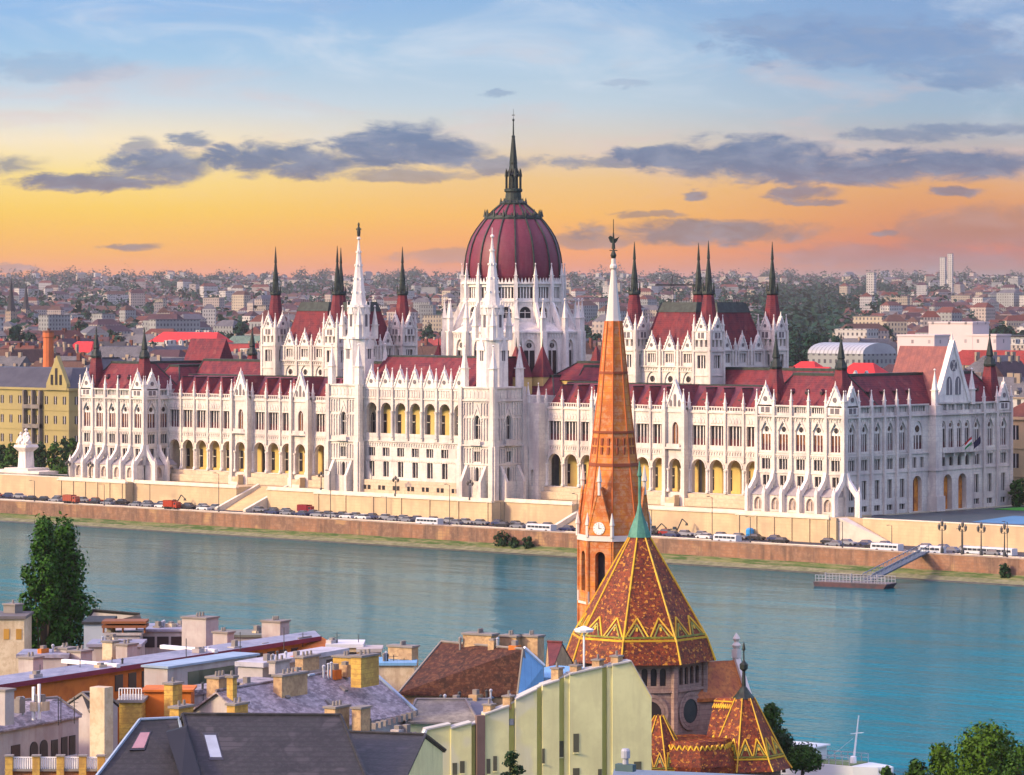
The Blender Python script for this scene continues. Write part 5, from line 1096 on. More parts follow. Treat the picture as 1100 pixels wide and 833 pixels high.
big('red_roofed_house', 882, 372, 18, 19, 15, 20, (WM['ochre'], REDB), 'ochre house with bright red hip roof behind the right pavilion, left of the larger one', .1, 'hip', Y=1330)
r, p = big('red_roofed_hall', 928, 376, 20, 22, 17, 21, (WM['cream'], REDB), 'cream hall with bright red roof and white gablets behind the right pavilion', .05, 'hip', Y=1310)
for x in (-7, -2.3, 2.3, 7):
    m = MB(); m.ext([(x - 1.7, 21), (x + 1.7, 21), (x + 1.7, 22.6), (x, 25.6), (x - 1.7, 22.6)], -9.4, -8.0); m.build('gablet', WM['white'], r)
big('red_roofed_house', 868, 357, 20, 14, 9, 22, (WM['white'], REDB), 'small white house with bright red roof behind the spires of the right hall', 0, 'hip', Y=1480)
big('red_roofed_house', 958, 366, 20, 12, 12, 21, (WM['tan'], RM['plum']), 'tan house with plum roof right of the bright red roofs', 0, 'hip', Y=1400)
big('glass_hall', 915, 350, 26, 33, 26, 25, (WM['grey'], GLZ), 'long hall with pale ribbed glass roof beyond the right pavilion', 0, 'barrel', Y=1750)
big('modern_block', 1030, 333, 34, 24, 18, 39, (PALE, PALE), 'large pale pink windowless block beyond the far right gable', .15, Y=1800)
big('modern_block', 992, 345, 30, 20, 16, 33, (PALE, PALE), 'lower pale pink block left of the largest pink block', .15, Y=1770)
big('modern_block', 1062, 345, 30, 16, 16, 33, (PALE, PALE), 'lower pale pink block right of the largest pink block', .15, Y=1790)
big('modern_block', 920, 325, 30, 24, 14, 31, (WM['white'], WM['white']), 'white banded office block among the park trees on the right', .1, Y=2350)
big('long_shed', 1085, 335, 30, 120, 40, 28, (WM['grey'], RM['dark']), 'long low dark roofed shed on the far right skyline', .1, Y=2250)
big('long_roof_building', 1075, 350, 24, 50, 15, 23, (WM['cream'], RM['red']), 'cream building with long red roof at the right edge behind the plaza', .05, 'hip', Y=1550)
big('long_roof_building', 205, 322, 24, 62, 15, 24, (WM['white'], REDB), 'long building with crimson roof left of the left hall', .0, 'hip', Y=2300)
big('long_roof_building', 92, 333, 24, 24, 14, 22, (WM['ochre'], REDB), 'ochre building with crimson roof on the far left', .0, 'hip', Y=2000)
big('long_roof_building', 180, 348, 24, 28, 14, 23, (WM['pink'], RM['plum']), 'pink building with plum roof behind the left pavilion spires', .0, 'hip', Y=1600)
for k, (px, Y, w, h) in enumerate(((1013, 6800, 8, 128), (1021, 6900, 7, 136), (936, 5200, 9, 88))):
    big('tower_block', px, 300, 0, w * 1.3, w, h, (WM['white'], WM['grey']), ['pale slim tower block on the right skyline, left of its twin', 'pale slim tower block on the right skyline, taller twin', 'squat pale tower block on the skyline above the glass hall'][k], .3, Y=Y)
p = pY(52, 350, 1420); root = empty('brick_chimney', (p[0], p[1], 0), 0, 'orange brick factory chimney among the roofs on the far left', 'chimney')
m = MB(); m.lathe([(2.6, 0), (2.0, 36), (2.3, 36.2), (2.3, 38)], 10); m.build('shaft', mat('orange_brick', (.50, .14, .05), .9), root); m = MB(); m.lathe([(2.4, 38), (2.4, 38.8)], 10); m.build('rim', mat('chimney_rim', (.2, .08, .05), .9), root)
for px, Y, h, lab in ((12, 3600, 72, 'dark church spire on the far left skyline'), (28, 4300, 72, 'second thin church spire on the left skyline')):
    p = pY(px, 300, Y); root = empty('church_steeple', (p[0], p[1], 0), 0, lab, 'steeple'); m = MB(); m.box(-4, 4, -4, 4, 0, h * .55); m.build('tower', WM['tan'], root); m = MB(); m.lathe([(5, h * .55), (3.4, h * .62), (.1, h)], 8); m.build('spire', RM['dark'], root)
p = pY(722, 303, 2600); root = empty('tower_crane', (p[0], p[1], 0), CYAW, 'dark tower crane with a long level jib above the right hall', 'crane'); m = MB()
for x in (-.8, .8):
    for y in (-.8, .8): m.tube((x, y, 0), (x, y, 62), .22, 4)
m.build('mast', RM['dark'], root); m = MB(); m.box(-12, 22, -.6, .6, 60.5, 61.8); m.tube((0, 0, 68), (20, 0, 61.6), .2, 4); m.tube((0, 0, 68), (-11, 0, 61.6), .2, 4); m.tube((0, 0, 61), (0, 0, 68), .5, 4); m.build('jib', RM['dark'], root)

# neighbours: ministry on the left, museum on the right, monument and hedges on the north plaza
YELW = mat('yellow_stucco', (.30, .25, .10), .85, (.25, .21, .095), .15, .4, space='World'); CREAMW = mat('cream_stucco', (.60, .53, .40), .85, (.5, .44, .33), .15, .4, space='World'); SLATE = mat('slate_roof', (.05, .05, .06), .6, (.035, .035, .045), .3, .5, space='World'); STAINW = mat('sooty_stone', (.19, .17, .15), .9, (.12, .11, .10), .3, .5, space='World')
def facade_house(name, x0, x1, y0, y1, H, bays, storeys, wm, roofm, label, hiproof=6.5, ww=1.5, wh=2.4):
    root = empty(name, (0, 0, 0), 0, label, 'building'); pr = win(ww, wh, 'r', 1, 0, .3); pr.mats = pr.mats; mb = MB()
    for rz, cx, cy, L, n in ((0, x0, y0, x1 - x0, bays), (pi / 2, x1, y0, y1 - y0, max(2, int((y1 - y0) / 5)))):
        P = L2W(rz, cx, cy); mb.at(cx, cy, 0, rz); hs = H / storeys
        for s in range(storeys):
            C = [L * (i + .5) / n for i in range(n)]
            mb.wall(0, L, 0, s * hs, (s + 1) * hs, [(c, ww, s * hs + hs * .28, s * hs + hs * .28 + wh, 'r') for c in C], .35)
            mb.box(-.1, L + .1, -.18, 0, (s + 1) * hs - .25, (s + 1) * hs)
            for c in C: rep('window', pr, root, P(c, 0, s * hs + hs * .28), rz, root=root)
        mb.box(-.5, L + .5, -.6, 0, H, H + .7)
    mb.T = None; mb.box(x0 + .5, x1 - .5, y0 + .5, y1, 0, H); mb.box(x0, x0 + .4, y0, y1, 0, H); mb.build('wall', [wm], root)
    m = MB(); m.frus(x0 - .3, x1 + .3, y0 - .3, y1 + .3, H + .7, x0 + 7, x1 - 7, y0 + 7.5, y1 - 7.5, H + hiproof); m.build('roof', roofm, root)
    return root
pa = pZ(75, 486, .3); y0 = 42.0
def u_of(px, v): tx = (px - 550) / CF; Y = (v - CY) / (tx * CS + CC); X = tx * Y; return CX + X * CC - Y * CS
xr = u_of(74, y0)
r = facade_house('ministry_building', xr - 62, xr, y0, y0 + 24, 23.5, 15, 4, YELW, SLATE, 'long yellow office building with slate roof at the far left')
m = MB(); m.ext([(xr - 9.5, 23.6), (xr - .1, 23.6), (xr - .1, 25.5), (xr - 4.8, 34), (xr - 9.5, 25.5)], y0 - .8, y0 + .6); m.build('stepped_gable', YELW, r)
for x, z in ((xr - 6.8, 25.2), (xr - 4.8, 25.2), (xr - 2.8, 25.2)): m = MB(); m.box(x - .5, x + .5, y0 - .95, y0 - .82, z, z + (5 if x == xr - 4.8 else 3)); m.build('gable_window', GLASS, r)
m = MB()
for s in range(4): m.box(xr - 20, xr - 12, y0 - 1.4, y0 - .1, s * 5.9 + .2, s * 5.9 + 1.4); 
for x in (xr - 20, xr - 16, xr - 12.6): m.box(x, x + .6, y0 - 1.3, y0 - .1, .2, 23.4)
m.build('loggia_bay', STAINW, r)
xc = u_of(98, 62); r2 = facade_house('cream_apartment_house', u_of(74, 62), xc + 3, 62, 84, 26.5, 3, 5, CREAMW, SLATE, 'cream apartment house between the yellow office building and the left pavilion')
y1 = 78.0; xl = u_of(1086, y1)
r3 = facade_house('museum_building', xl - 4, xl + 50, y1, y1 + 30, 21, 15, 3, mat('sand_stucco', (.56, .42, .22), .85, (.46, .34, .2), .15, .4, space='World'), RM['brick red'], 'sand coloured museum with arched ground floor at the right edge', 6, 1.9, 3.6)
root = empty('monument', (0, 0, 0), 0, 'pale stone monument with seated figures on a tall pedestal, far left plaza', 'monument')
vm = 14.0; um = u_of(28, vm); root.location = (um, vm, .2)
m = MB(); m.frus(-5.5, 5.5, -4, 4, 0, -5.2, 5.2, -3.8, 3.8, 1.6); m.frus(-11, 11, -4.6, 4.6, 0, -11, 11, -4.4, 4.4, .9); m.build('base', COPE, root)
m = MB(); m.frus(-1.7, 1.7, -1.7, 1.7, 1.6, -1.5, 1.5, -1.5, 1.5, 6.4); m.frus(-1.6, 1.6, -1.6, 1.6, 6.4, -2.7, 2.7, -2.5, 2.5, 7.6); m.frus(-2.7, 2.7, -2.5, 2.5, 7.6, -2.5, 2.5, -2.3, 2.3, 8.3); m.build('pedestal', STONEW, root)
m = MB()
for x, y, s in ((-1.6, -.6, 1), (1.5, -.5, .95), (0, 0, 1.35)):
    m.lathe([(.95 * s, 8.2), (1.05 * s, 8.9), (.7 * s, 9.6), (.75 * s, 10.6 * 1 if s < 1.2 else 11.2), (.35 * s, 11.0 if s < 1.2 else 11.9), (.2 * s, 11.15 if s < 1.2 else 12.1), (.38 * s, 11.5 if s < 1.2 else 12.5), (.3 * s, 11.9 if s < 1.2 else 12.9), (.02, 12.05 if s < 1.2 else 13.1)], 9, x, y)
    m.tube((x - .7 * s, y, 10.5), (x - .9 * s, y - .8, 9.2), .25 * s, 6); m.tube((x + .7 * s, y, 10.5), (x + .8 * s, y - .9, 9.3), .25 * s, 6); m.tube((x - .4 * s, y - .3, 9.0), (x - .4 * s, y - 1.3, 9.0), .34 * s, 6); m.tube((x + .4 * s, y - .3, 9.0), (x + .4 * s, y - 1.3, 9.0), .34 * s, 6)
m.build('statue_group', STONEW, root)
m = MB(); m.box(u_of(-30, 2), u_of(62, 2), -1.0, 9.0, .2, .55, 0); m.build('reflecting_pool', mat('dark_basin', (.02, .035, .045), .2, spec=.5), label='dark rectangular basin in front of the monument on the left plaza', cat='basin')
def hedge(x0, x1, y, h, lab):
    rg = random.Random(int(x0)); bl = [((x0 + (x1 - x0) * (i + .5) / 8, y, .2 + h * .5), ((x1 - x0) / 11, 1.4, h * .6)) for i in range(8)]
    leaves(rg, bl, 700, .5).build('hedge', LEAF, label=lab, cat='hedge')
hedge(u_of(56, 18), u_of(77, 18), 18, 2.0, 'bright green clipped hedge right of the monument'); hedge(u_of(-20, 18), u_of(8, 18), 18, 2.2, 'bright green clipped hedge left of the monument')
for i, (px, v, h, w, lab) in enumerate(((14, 30, 7, 3.4, 'dark round tree left of the monument'), (42, 30, 7, 3.6, 'dark round tree just right of the monument'), (58, 32, 7.5, 3.2, 'round tree in front of the yellow gable'), (70, 30, 9, 3.0, 'tall dark tree beside the left pavilion'), (78, 24, 10, 2.6, 'taller slim tree touching the left pavilion'), (3, 32, 6.5, 3.0, 'low green tree at the left frame edge on the plaza'), (1094, 66, 6, 3, 'dark tree at the right frame edge by the museum'))):
    tree('plaza_tree', (u_of(px, v), v, .2), h, w, 80 + i, LEAFD if i % 2 else LEAF, 520, .55, lab, None, .12, 'round', 10)
m = MB(); m.box(u_of(1089, 60), u_of(1130, 60), 52, 62, .2, .35); m.build('lawn_patch', mat('bright_lawn', (.05, .28, .03), .9), kind='structure')
m = MB(); m.quad((u_of(1076, 20), 8, .206), (u_of(1130, 20), 8, .206), (u_of(1130, 30), 34, .206), (u_of(1078, 30), 34, .206)); m.build('blue_paving', mat('blue_paving', (.06, .20, .36), .5, (.05, .16, .3), .1, .4), kind='structure')

# ------------------------------------------------------------------ the near bank
GZ = -7.0
m = MB(); m.box(-900, 1500, -1300, -329, -16, GZ); m.build('near_bank_ground', mat('near_ground', (.14, .13, .11), .9, (.08, .10, .05), .05, .5, space='World'), kind='structure')
def cX(v): return Vector((v[0], v[1], v[2]))
FWD = Vector((-CS, CC, 0)); RGT = Vector((CC, CS, 0))
def cam_pt(X, Y, z): p = Vector((CX, CY, 0)) + RGT * X + FWD * Y; return Vector((p.x, p.y, z))

# --- the brick church: bell tower, octagonal nave roof, apses
TILE = mat('glazed_tile', (.22, .042, .007), .6, (.12, .020, .006), .9, .6, spec=.25, fine=.8, fscale=3.0, fcol=(.035, .010, .007), bump=.5, bscale=3.0, space='World', patches=((.42, .18, .018), 2.4, .59), lines=[('z', .42, (.12, .03, .01), .16)])
TILEO = mat('orange_glazed_tile', (.46, .15, .025), .65, (.32, .08, .02), .6, .5, spec=.45, fine=.5, fscale=2.6, fcol=(.14, .03, .012), space='World')
GLAZE = mat('yellow_glazed_tile', (.62, .40, .02), .55, (.5, .28, .02), .8, .5, spec=.3, space='World'); GLAZEG = mat('green_glazed_tile', (.12, .16, .03), .4, (.3, .28, .03), .9, .6, spec=.5, space='World')
SBRICK = mat('spire_brick', (.54, .20, .032), .85, (.38, .115, .028), .35, .6, fine=.6, fscale=1.3, fcol=(.46, .26, .14), lines=[('z', .8, (.40, .10, .03), .12)], bump=.3, space='World')
CHST = mat('church_stone', (.30, .20, .16), .9, (.21, .14, .12), .4, .5, fine=.5, fscale=1.8, fcol=(.38, .28, .22), space='World', lines=[('z', .6, (.17, .11, .09), .1)]); CHWH = mat('white_limestone', (.58, .54, .48), .8, (.55, .5, .45), .6, .4, space='World'); VERD = mat('verdigris', (.07, .24, .17), .6, (.04, .15, .11), .8, .5, space='World'); CLOCKM = mat('clock_enamel', (.78, .78, .75), .5)
church = empty('brick_church', tuple(cam_pt((687 - 550) / CF * 440, 440, GZ)), 0, 'brick church with orange spire and steep patterned tile roofs in the foreground', 'church')
CB = church.location.copy()
def rel(v): return (v[0] - CB.x, v[1] - CB.y, v[2] - CB.z)
def toward(ang):
    """unit vector: angle measured from the direction towards the camera, positive to the right"""
    return -FWD * cos(ang) + RGT * sin(ang)
def octa(c, r, z, ph, n=8): return [tuple(Vector((c.x, c.y, z)) + toward(ph + 2 * pi * i / n) * r) for i in range(n)]
def octsolid(c, prof, ph, k=0, mb=None, n=8):
    mb = mb or MB(); mb.ring([octa(c, r, z, ph, n) for r, z in prof], k); return mb
def shift(mb): mb.v = [rel(p) for p in mb.v]; return mb
def tiled_cone(c, prof, ph, faces, zig, part, hipw=.16):
    """octagonal tile roof with glazed hip ribs, a zigzag frieze and a border, all raised from the tile"""
    octsolid(c, prof, ph).build if False else shift(octsolid(c, prof, ph)).build('tiled_roof', TILE, part)
    rb = MB()
    for i in range(8):
        for (r0, z0), (r1, z1) in zip(prof[:-1], prof[1:]):
            a = Vector((c.x, c.y, z0)) + toward(ph + i * pi / 4) * (r0 + .03); b = Vector((c.x, c.y, z1)) + toward(ph + i * pi / 4) * (r1 + .03); rb.tube(tuple(a), tuple(b), hipw, 5, 0, hipw * .7)
    shift(rb).build('glazed_hips', GLAZE, part)
    z = MB(); zb, zh, nz = zig
    def on(i, f, zz):
        """point on face i at fraction f and height zz"""
        for (r0, z0), (r1, z1) in zip(prof[:-1], prof[1:]):
            if z0 <= zz <= z1: r = r0 + (r1 - r0) * (zz - z0) / (z1 - z0); break
        a = toward(ph + i * pi / 4) * r; b = toward(ph + (i + 1) * pi / 4) * r; n = toward(ph + (i + .5) * pi / 4)
        return Vector((c.x, c.y, zz)) + a + (b - a) * f + n * .05
    def strip(p, q, w, i, k):
        n = toward(ph + (i + .5) * pi / 4) * .07; d = (q - p).normalized(); u = d.cross(n).normalized() * w
        z.ring([[tuple(p - u - n), tuple(p + u - n), tuple(q + u - n), tuple(q - u - n)], [tuple(p - u + n), tuple(p + u + n), tuple(q + u + n), tuple(q - u + n)]], k)
    for i in range(8):
        strip(on(i, .01, zb), on(i, .99, zb), .8 * hipw, i, 0); strip(on(i, .01, zb + 2.4 * hipw), on(i, .99, zb + 2.4 * hipw), .7 * hipw, i, 1)
        for k in range(nz):
            f0, f1 = k / nz, (k + 1) / nz; fm = (f0 + f1) / 2
            strip(on(i, f0 + .02, zb + .4), on(i, fm, zb + zh), .6 * hipw, i, 0); strip(on(i, fm, zb + zh), on(i, f1 - .02, zb + .4), .6 * hipw, i, 0)
            strip(on(i, f0 + .10 / nz * 2, zb + .42), on(i, fm, zb + zh * .72), .5 * hipw, i, 1); strip(on(i, fm, zb + zh * .72), on(i, f1 - .10 / nz * 2, zb + .42), .5 * hipw, i, 1)
            p, q = on(i, fm, zb + zh * .42), on(i, fm, zb + zh * .58); strip(p, q, .12, i, 0)
    shift(z).build('zigzag_frieze', [GLAZE, GLAZEG], part)
C0 = Vector((CB.x, CB.y, 0)); PH = radians(-15.5)
nave = empty('nave', (0, 0, 0)); nave.parent = church
tiled_cone(C0, [(9.3, 7.7), (8.35, 10.3), (4.9, 16.2), (1.25, 22.4)], PH, None, (10.5, 2.6, 2), nave, .15)
for i, k in ((7, .35), (0, .62), (1, .5), (2, .4)):
    pass
mb = octsolid(C0, [(1.45, 22.3), (1.3, 22.9), (.4, 25.2), (.16, 26.4), (.16, 29.5), (.30, 29.7), (.05, 31.4)], PH); shift(mb).build('copper_cap', VERD, nave)
dr = MB(); R = 7.9; hw = R * cos(pi / 8) * math.tan(pi / 8); ap = R * cos(pi / 8)
for i in range(8):
    n = toward(PH + (i + .5) * pi / 4); rz = atan2(n.y, n.x) + pi / 2; dr.at(C0.x, C0.y, 0, rz)
    P = L2W(rz, C0.x, C0.y)
    dr.wall(-hw, hw, -ap, GZ, 4.6); dr.wall(-hw, hw, -ap, 4.6, 8.0, [(x, .75, 5.1, 7.2, 'o') for x in (-1.65, -.55, .55, 1.65)], .4)
    dr.box(-hw - .1, hw + .1, -ap - .25, -ap, 4.3, 4.6); dr.box(-hw - .2, hw + .2, -ap - .4, -ap, 7.6, 8.0); dr.box(-hw - .1, hw + .1, -ap - .2, -ap, -1.4, -1.0)
    if i in (0, 1, 2, 7):
        for x in (-1.65, -.55, .55, 1.65):
            w = MB(); w.at(*rel(P(0, 0, 0))[:2], -CB.z, rz); w.ext([(x - .38, 5.1), (x + .38, 5.1)] + arch(x, .76, 5.1, 7.2, 'o')[::-1], -ap + .34, -ap + .44); w.build('clerestory_window', GLASS, nave)
        w = MB(); w.at(*rel(P(0, 0, 0))[:2], -CB.z, rz)
        w.ring([[(1.75 * cos(2 * pi * j / 20), y, 1.9 + 1.75 * sin(2 * pi * j / 20)) for j in range(20)] for y in (-ap - .03, -ap - .12)], 0)
        for rr, kk in ((2.3, 1), (1.85, 1)):
            for j in range(20):
                a, b = 2 * pi * j / 20, 2 * pi * (j + 1) / 20
                w.add([((rr - .4) * cos(a), -ap - .2, 1.9 + (rr - .4) * sin(a)), (rr * cos(a), -ap - .2, 1.9 + rr * sin(a)), (rr * cos(b), -ap - .2, 1.9 + rr * sin(b)), ((rr - .4) * cos(b), -ap - .2, 1.9 + (rr - .4) * sin(b)), (rr * cos(a), -ap, 1.9 + rr * sin(a)), (rr * cos(b), -ap, 1.9 + rr * sin(b))], [(0, 1, 2, 3), (1, 4, 5, 2)], 1)
        w.build('rose_window', [GLASS, CHST], nave)
dr.T = None; mb = octsolid(C0, [(R - .55, GZ), (R - .55, 8.0)], PH, 0); dr.merge(mb)
for i in range(8): p = toward(PH + i * pi / 4) * (R + .05); dr.lathe([(.45, GZ), (.45, 7.9)], 6, C0.x + p.x, C0.y + p.y)
shift(dr).build('nave_wall', CHST, nave)
# right apse with its own tiled cone, a gabled transept roof behind it, and a smaller left apse
apse = empty('apse', (0, 0, 0)); apse.parent = church
A0 = cam_pt((799 - 550) / CF * 432, 432, 0); A0.z = 0
tiled_cone(A0, [(5.7, -4.3), (5.0, -3.3), (1.25, 3.9)], radians(-12), None, (-2.9, 2.3, 2), apse, .11)
mb = octsolid(A0, [(4.4, GZ), (4.4, -4.0)], radians(-12)); shift(mb).build('apse_wall', CHST, apse)
mb = octsolid(A0, [(1.35, 3.8), (.9, 4.3), (.26, 5.2), (.18, 7.0), (.48, 7.25), (.5, 7.8), (.2, 8.1), (.09, 8.3), (.08, 9.4), (.22, 9.55), (.04, 10.4)], 0); shift(mb).build('finial', SPIKE, apse)
tr = empty('transept', (0, 0, 0)); tr.parent = church
t0 = cam_pt((735 - 550) / CF * 439, 439, 0); t1 = cam_pt((791 - 550) / CF * 442, 442, 0); d = (t1 - t0).normalized(); sd = Vector((d.y, -d.x, 0))
mb = MB(); mb.ring([[tuple(t + sd * s + Vector((0, 0, z))) for s, z in ((-2.6, GZ), (2.6, GZ), (2.6, 3.4), (0, 6.9), (-2.6, 3.4))] for t in (t0, t1 - d * .5)]); shift(mb).build('transept_wall', CHST, tr)
mb = MB()
for s in (-1, 1): mb.ring([[tuple(t + sd * (s * a) + Vector((0, 0, z))) for a, z in ((0, 7.3), (2.9, 3.2), (2.9, 2.8), (0, 6.85))] for t in (t0, t1 - d * .3)])
shift(mb).build('transept_roof', TILEO, tr)
mb = MB()
for s in (-1, 1): mb.ring([[tuple(t + sd * (s * a) + Vector((0, 0, z))) for a, z in ((0, 8.0), (3.6, 3.0), (3.6, 2.4), (0, 7.0))] for t in (t1 - d * .3, t1 + d * .35)])
mb.box(t1.x - .4, t1.x + .4, t1.y - .4, t1.y + .4, 7.6, 8.6); mb.lathe([(.35, 8.6), (.6, 9.1), (.25, 9.5), (.5, 9.9), (.05, 10.6)], 6, t1.x, t1.y); shift(mb).build('gable_coping', CHWH, tr)
# chancel roof joining the apse to the nave
k0 = cam_pt((770 - 550) / CF * 433.5, 433.5, 0); kd = (Vector((A0.x, A0.y, 0)) - k0); kn = kd.normalized(); ks = Vector((kn.y, -kn.x, 0)); ks = ks if ks.dot(FWD) < 0 else -ks
mb = MB(); mb.ring([[tuple(v + ks * s + Vector((0, 0, z))) for s, z in ((5.5, -4.3), (4.8, -3.3), (.6, 3.75), (-.6, 3.75), (-4.8, -3.3), (-5.5, -4.3))] for v in (k0, Vector((A0.x, A0.y, 0)))]); shift(mb).build('chancel_roof', TILE, tr)
mb = MB(); mb.ring([[tuple(v + ks * s + Vector((0, 0, z))) for s, z in ((4.2, GZ), (4.2, -4.0), (-4.2, -4.0), (-4.2, GZ))] for v in (k0, Vector((A0.x, A0.y, 0)))]); shift(mb).build('chancel_wall', CHST, tr)
zg = MB()
def ck(f, z): r_ = .6 + (3.75 - z) * (4.2 / 7.05); return k0 + kd * f + ks * (r_ + .05) + Vector((0, 0, z))
for f in range(12):
    zg.tube(tuple(ck(f / 12, 2.6)), tuple(ck((f + .5) / 12, 3.1)), .09, 4); zg.tube(tuple(ck((f + .5) / 12, 3.1)), tuple(ck((f + 1) / 12, 2.6)), .09, 4)
for f in (.05, .52): zg.tube(tuple(ck(f, -2.6)), tuple(ck(f + .22, -.4)), .12, 4); zg.tube(tuple(ck(f + .22, -.4)), tuple(ck(f + .44, -2.6)), .12, 4)
zg.tube(tuple(ck(0, -2.9)), tuple(ck(1, -2.9)), .13, 4); zg.tube(tuple(ck(0, 3.4)), tuple(ck(1, 3.4)), .1, 4)
shift(zg).build('glazed_frieze', GLAZE, tr)
ap2 = empty('apse', (0, 0, 0)); ap2.parent = church
A1 = cam_pt((708 - 550) / CF * 428, 428, 0)
tiled_cone(A1, [(4.6, -5.0), (4.1, -4.0), (.5, 2.2)], radians(10), None, (-3.8, 2.0, 2), ap2, .11)
mb = octsolid(A1, [(3.9, GZ), (3.9, -4.8)], radians(10)); shift(mb).build('apse_wall', CHST, ap2)
A2 = cam_pt((746 - 550) / CF * 429, 429, 0); mb = octsolid(A2, [(5.4, GZ), (5.4, -3.4), (4.2, -.6)], radians(5)); shift(mb).build('ambulatory_roof', TILE, ap2)
zg = MB()
for i in range(8):
    a = Vector((A2.x, A2.y, 0)) + toward(radians(5) + i * pi / 4) * 4.5; b = Vector((A2.x, A2.y, 0)) + toward(radians(5) + (i + 1) * pi / 4) * 4.5
    for k in range(5): p = a + (b - a) * (k / 5); q = a + (b - a) * ((k + .5) / 5); r = a + (b - a) * ((k + 1) / 5); zg.tube((p.x, p.y, -1.6), (q.x, q.y, -1.0), .12, 4); zg.tube((q.x, q.y, -1.0), (r.x, r.y, -1.6), .12, 4)
shift(zg).build('glazed_frieze', GLAZE, ap2)
# bell tower
bt = empty('bell_tower', (0, 0, 0)); bt.parent = church
T0 = cam_pt((659 - 550) / CF * 457, 457, 0); PT = radians(-48.5)
RT = 4.35; apo = RT * cos(pi / 8); hwt = apo * math.tan(pi / 8)
mb = MB()
for i in range(8):
    n = toward(PT + (i + .5) * pi / 4); rz = atan2(n.y, n.x) + pi / 2; mb.at(T0.x, T0.y, 0, rz)
    mb.wall(-hwt, hwt, -apo, GZ, 13.2, (), .5, 0); mb.wall(-hwt, hwt, -apo, 13.2, 21.6, [(0, 1.35, 14.6, 19.6, 'o')], .9, 0)
    mb.box(-hwt - .08, hwt + .08, -apo - .2, -apo, 20.9, 21.6, 1); mb.box(-hwt - .05, hwt + .05, -apo - .14, -apo, 13.0, 13.3, 1)
    for s in (-1, 1): mb.box(s * hwt - .22, s * hwt + .22, -apo - .1, -apo + .1, 13.3, 14.6, 1); mb.box(s * hwt - .2, s * hwt + .2, -apo - .12, -apo + .1, GZ, 20.9, 0)
    if i % 2 == 0:
        mb.ext([(-hwt, 21.6), (hwt, 21.6), (0, 27.6)], -apo - .25, -apo + 1.6, 0)
        for s in (-1, 1): mb.tube((s * (hwt + .05), -apo - .2, 21.6), (0, -apo - .2, 27.9), .16, 4, 0); mb.lathe([(.28, 21.4), (.26, 22.8), (.36, 22.9), (.05, 24.4)], 6, s * hwt, -apo - .1, 1)
        mb.lathe([(.26, 26.6), (.24, 28.2), (.38, 28.3), (.3, 28.7), (.06, 30.2)], 6, 0, -apo - .2, 1)
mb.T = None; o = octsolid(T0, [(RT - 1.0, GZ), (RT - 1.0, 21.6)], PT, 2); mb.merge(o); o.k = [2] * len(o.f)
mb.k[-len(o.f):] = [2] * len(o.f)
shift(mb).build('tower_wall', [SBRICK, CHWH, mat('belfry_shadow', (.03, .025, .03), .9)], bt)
for i in (0, 2):
    n = toward(PT + (i + .5) * pi / 4); rz = atan2(n.y, n.x) + pi / 2; w = MB(); q = rel((T0.x, T0.y, 0)); w.at(q[0], q[1], q[2], rz)
    w.ring([[(.78 * cos(2 * pi * j / 20), y, 22.5 + .78 * sin(2 * pi * j / 20)) for j in range(20)] for y in (-apo - .25, -apo - .36)], 0)
    w.box(-.03, .03, -apo - .4, -apo - .36, 22.5, 23.05, 1); w.box(-.03, .36, -apo - .4, -apo - .36, 22.47, 22.53, 1)
    for j in range(12): a = j * pi / 6; w.box(.64 * cos(a) - .04, .64 * cos(a) + .04, -apo - .39, -apo - .36, 22.46 + .64 * sin(a), 22.54 + .64 * sin(a), 1)
    w.build('clock_face', [CLOCKM, GLASS], bt)
mb = octsolid(T0, [(4.2, 21.5), (3.62, 25.6), (2.95, 30.3), (2.12, 37.4), (1.02, 48.2)], PT, 0); mb.ring([octa(T0, r, z, PT) for r, z in ((3.1, 30.1), (3.1, 30.5))], 1)
for z, r in ((34.2, 2.62), (41.6, 1.80)): mb.ring([octa(T0, r, z, PT) for z in (z, z + .3)], 1)
for i in range(8):                                        # corner rolls and slit lights
    pr = [(4.2, 21.5), (3.62, 25.6), (2.95, 30.3), (2.12, 37.4), (1.02, 48.2)]
    for (r0, z0), (r1, z1) in zip(pr[:-1], pr[1:]): a = Vector((T0.x, T0.y, z0)) + toward(PT + i * pi / 4) * r0; b = Vector((T0.x, T0.y, z1)) + toward(PT + i * pi / 4) * r1; mb.tube(tuple(a), tuple(b), .11, 4, 2)
    n = toward(PT + (i + .5) * pi / 4); t = Vector((-n.y, n.x, 0))
    for zz, r in ((31.6, 2.66 * .924), (32.7, 2.53 * .924)):
        for s in (-.5, .5): p = Vector((T0.x, T0.y, zz)) + n * (r + .02) + t * s * .9; mb.box(p.x - .16, p.x + .16, p.y - .16, p.y + .16, zz, zz + .9, 1)
shift(mb).build('brick_spire', [SBRICK, mat('dark_band_brick', (.26, .07, .03), .8, space='World'), mat('edge_brick', (.46, .12, .03), .8, space='World')], bt)
mb = octsolid(T0, [(1.0, 48.1), (.92, 48.5), (.28, 54.6), (.46, 54.8), (.46, 55.1), (.3, 55.3), (.26, 56.0)], PT); shift(mb).build('stone_tip', CHWH, bt)
mb = MB(); mb.lathe([(.22, 55.9), (.38, 56.4), (.18, 56.9), (.1, 57.2), (.07, 59.2), (.24, 59.5), (.07, 59.8), (.04, 63.2)], 8, T0.x, T0.y)
for zz in (57.0, 58.2): mb.tube(tuple(Vector((T0.x, T0.y, zz)) - RGT * .5), tuple(Vector((T0.x, T0.y, zz)) + RGT * .5), .07, 4)
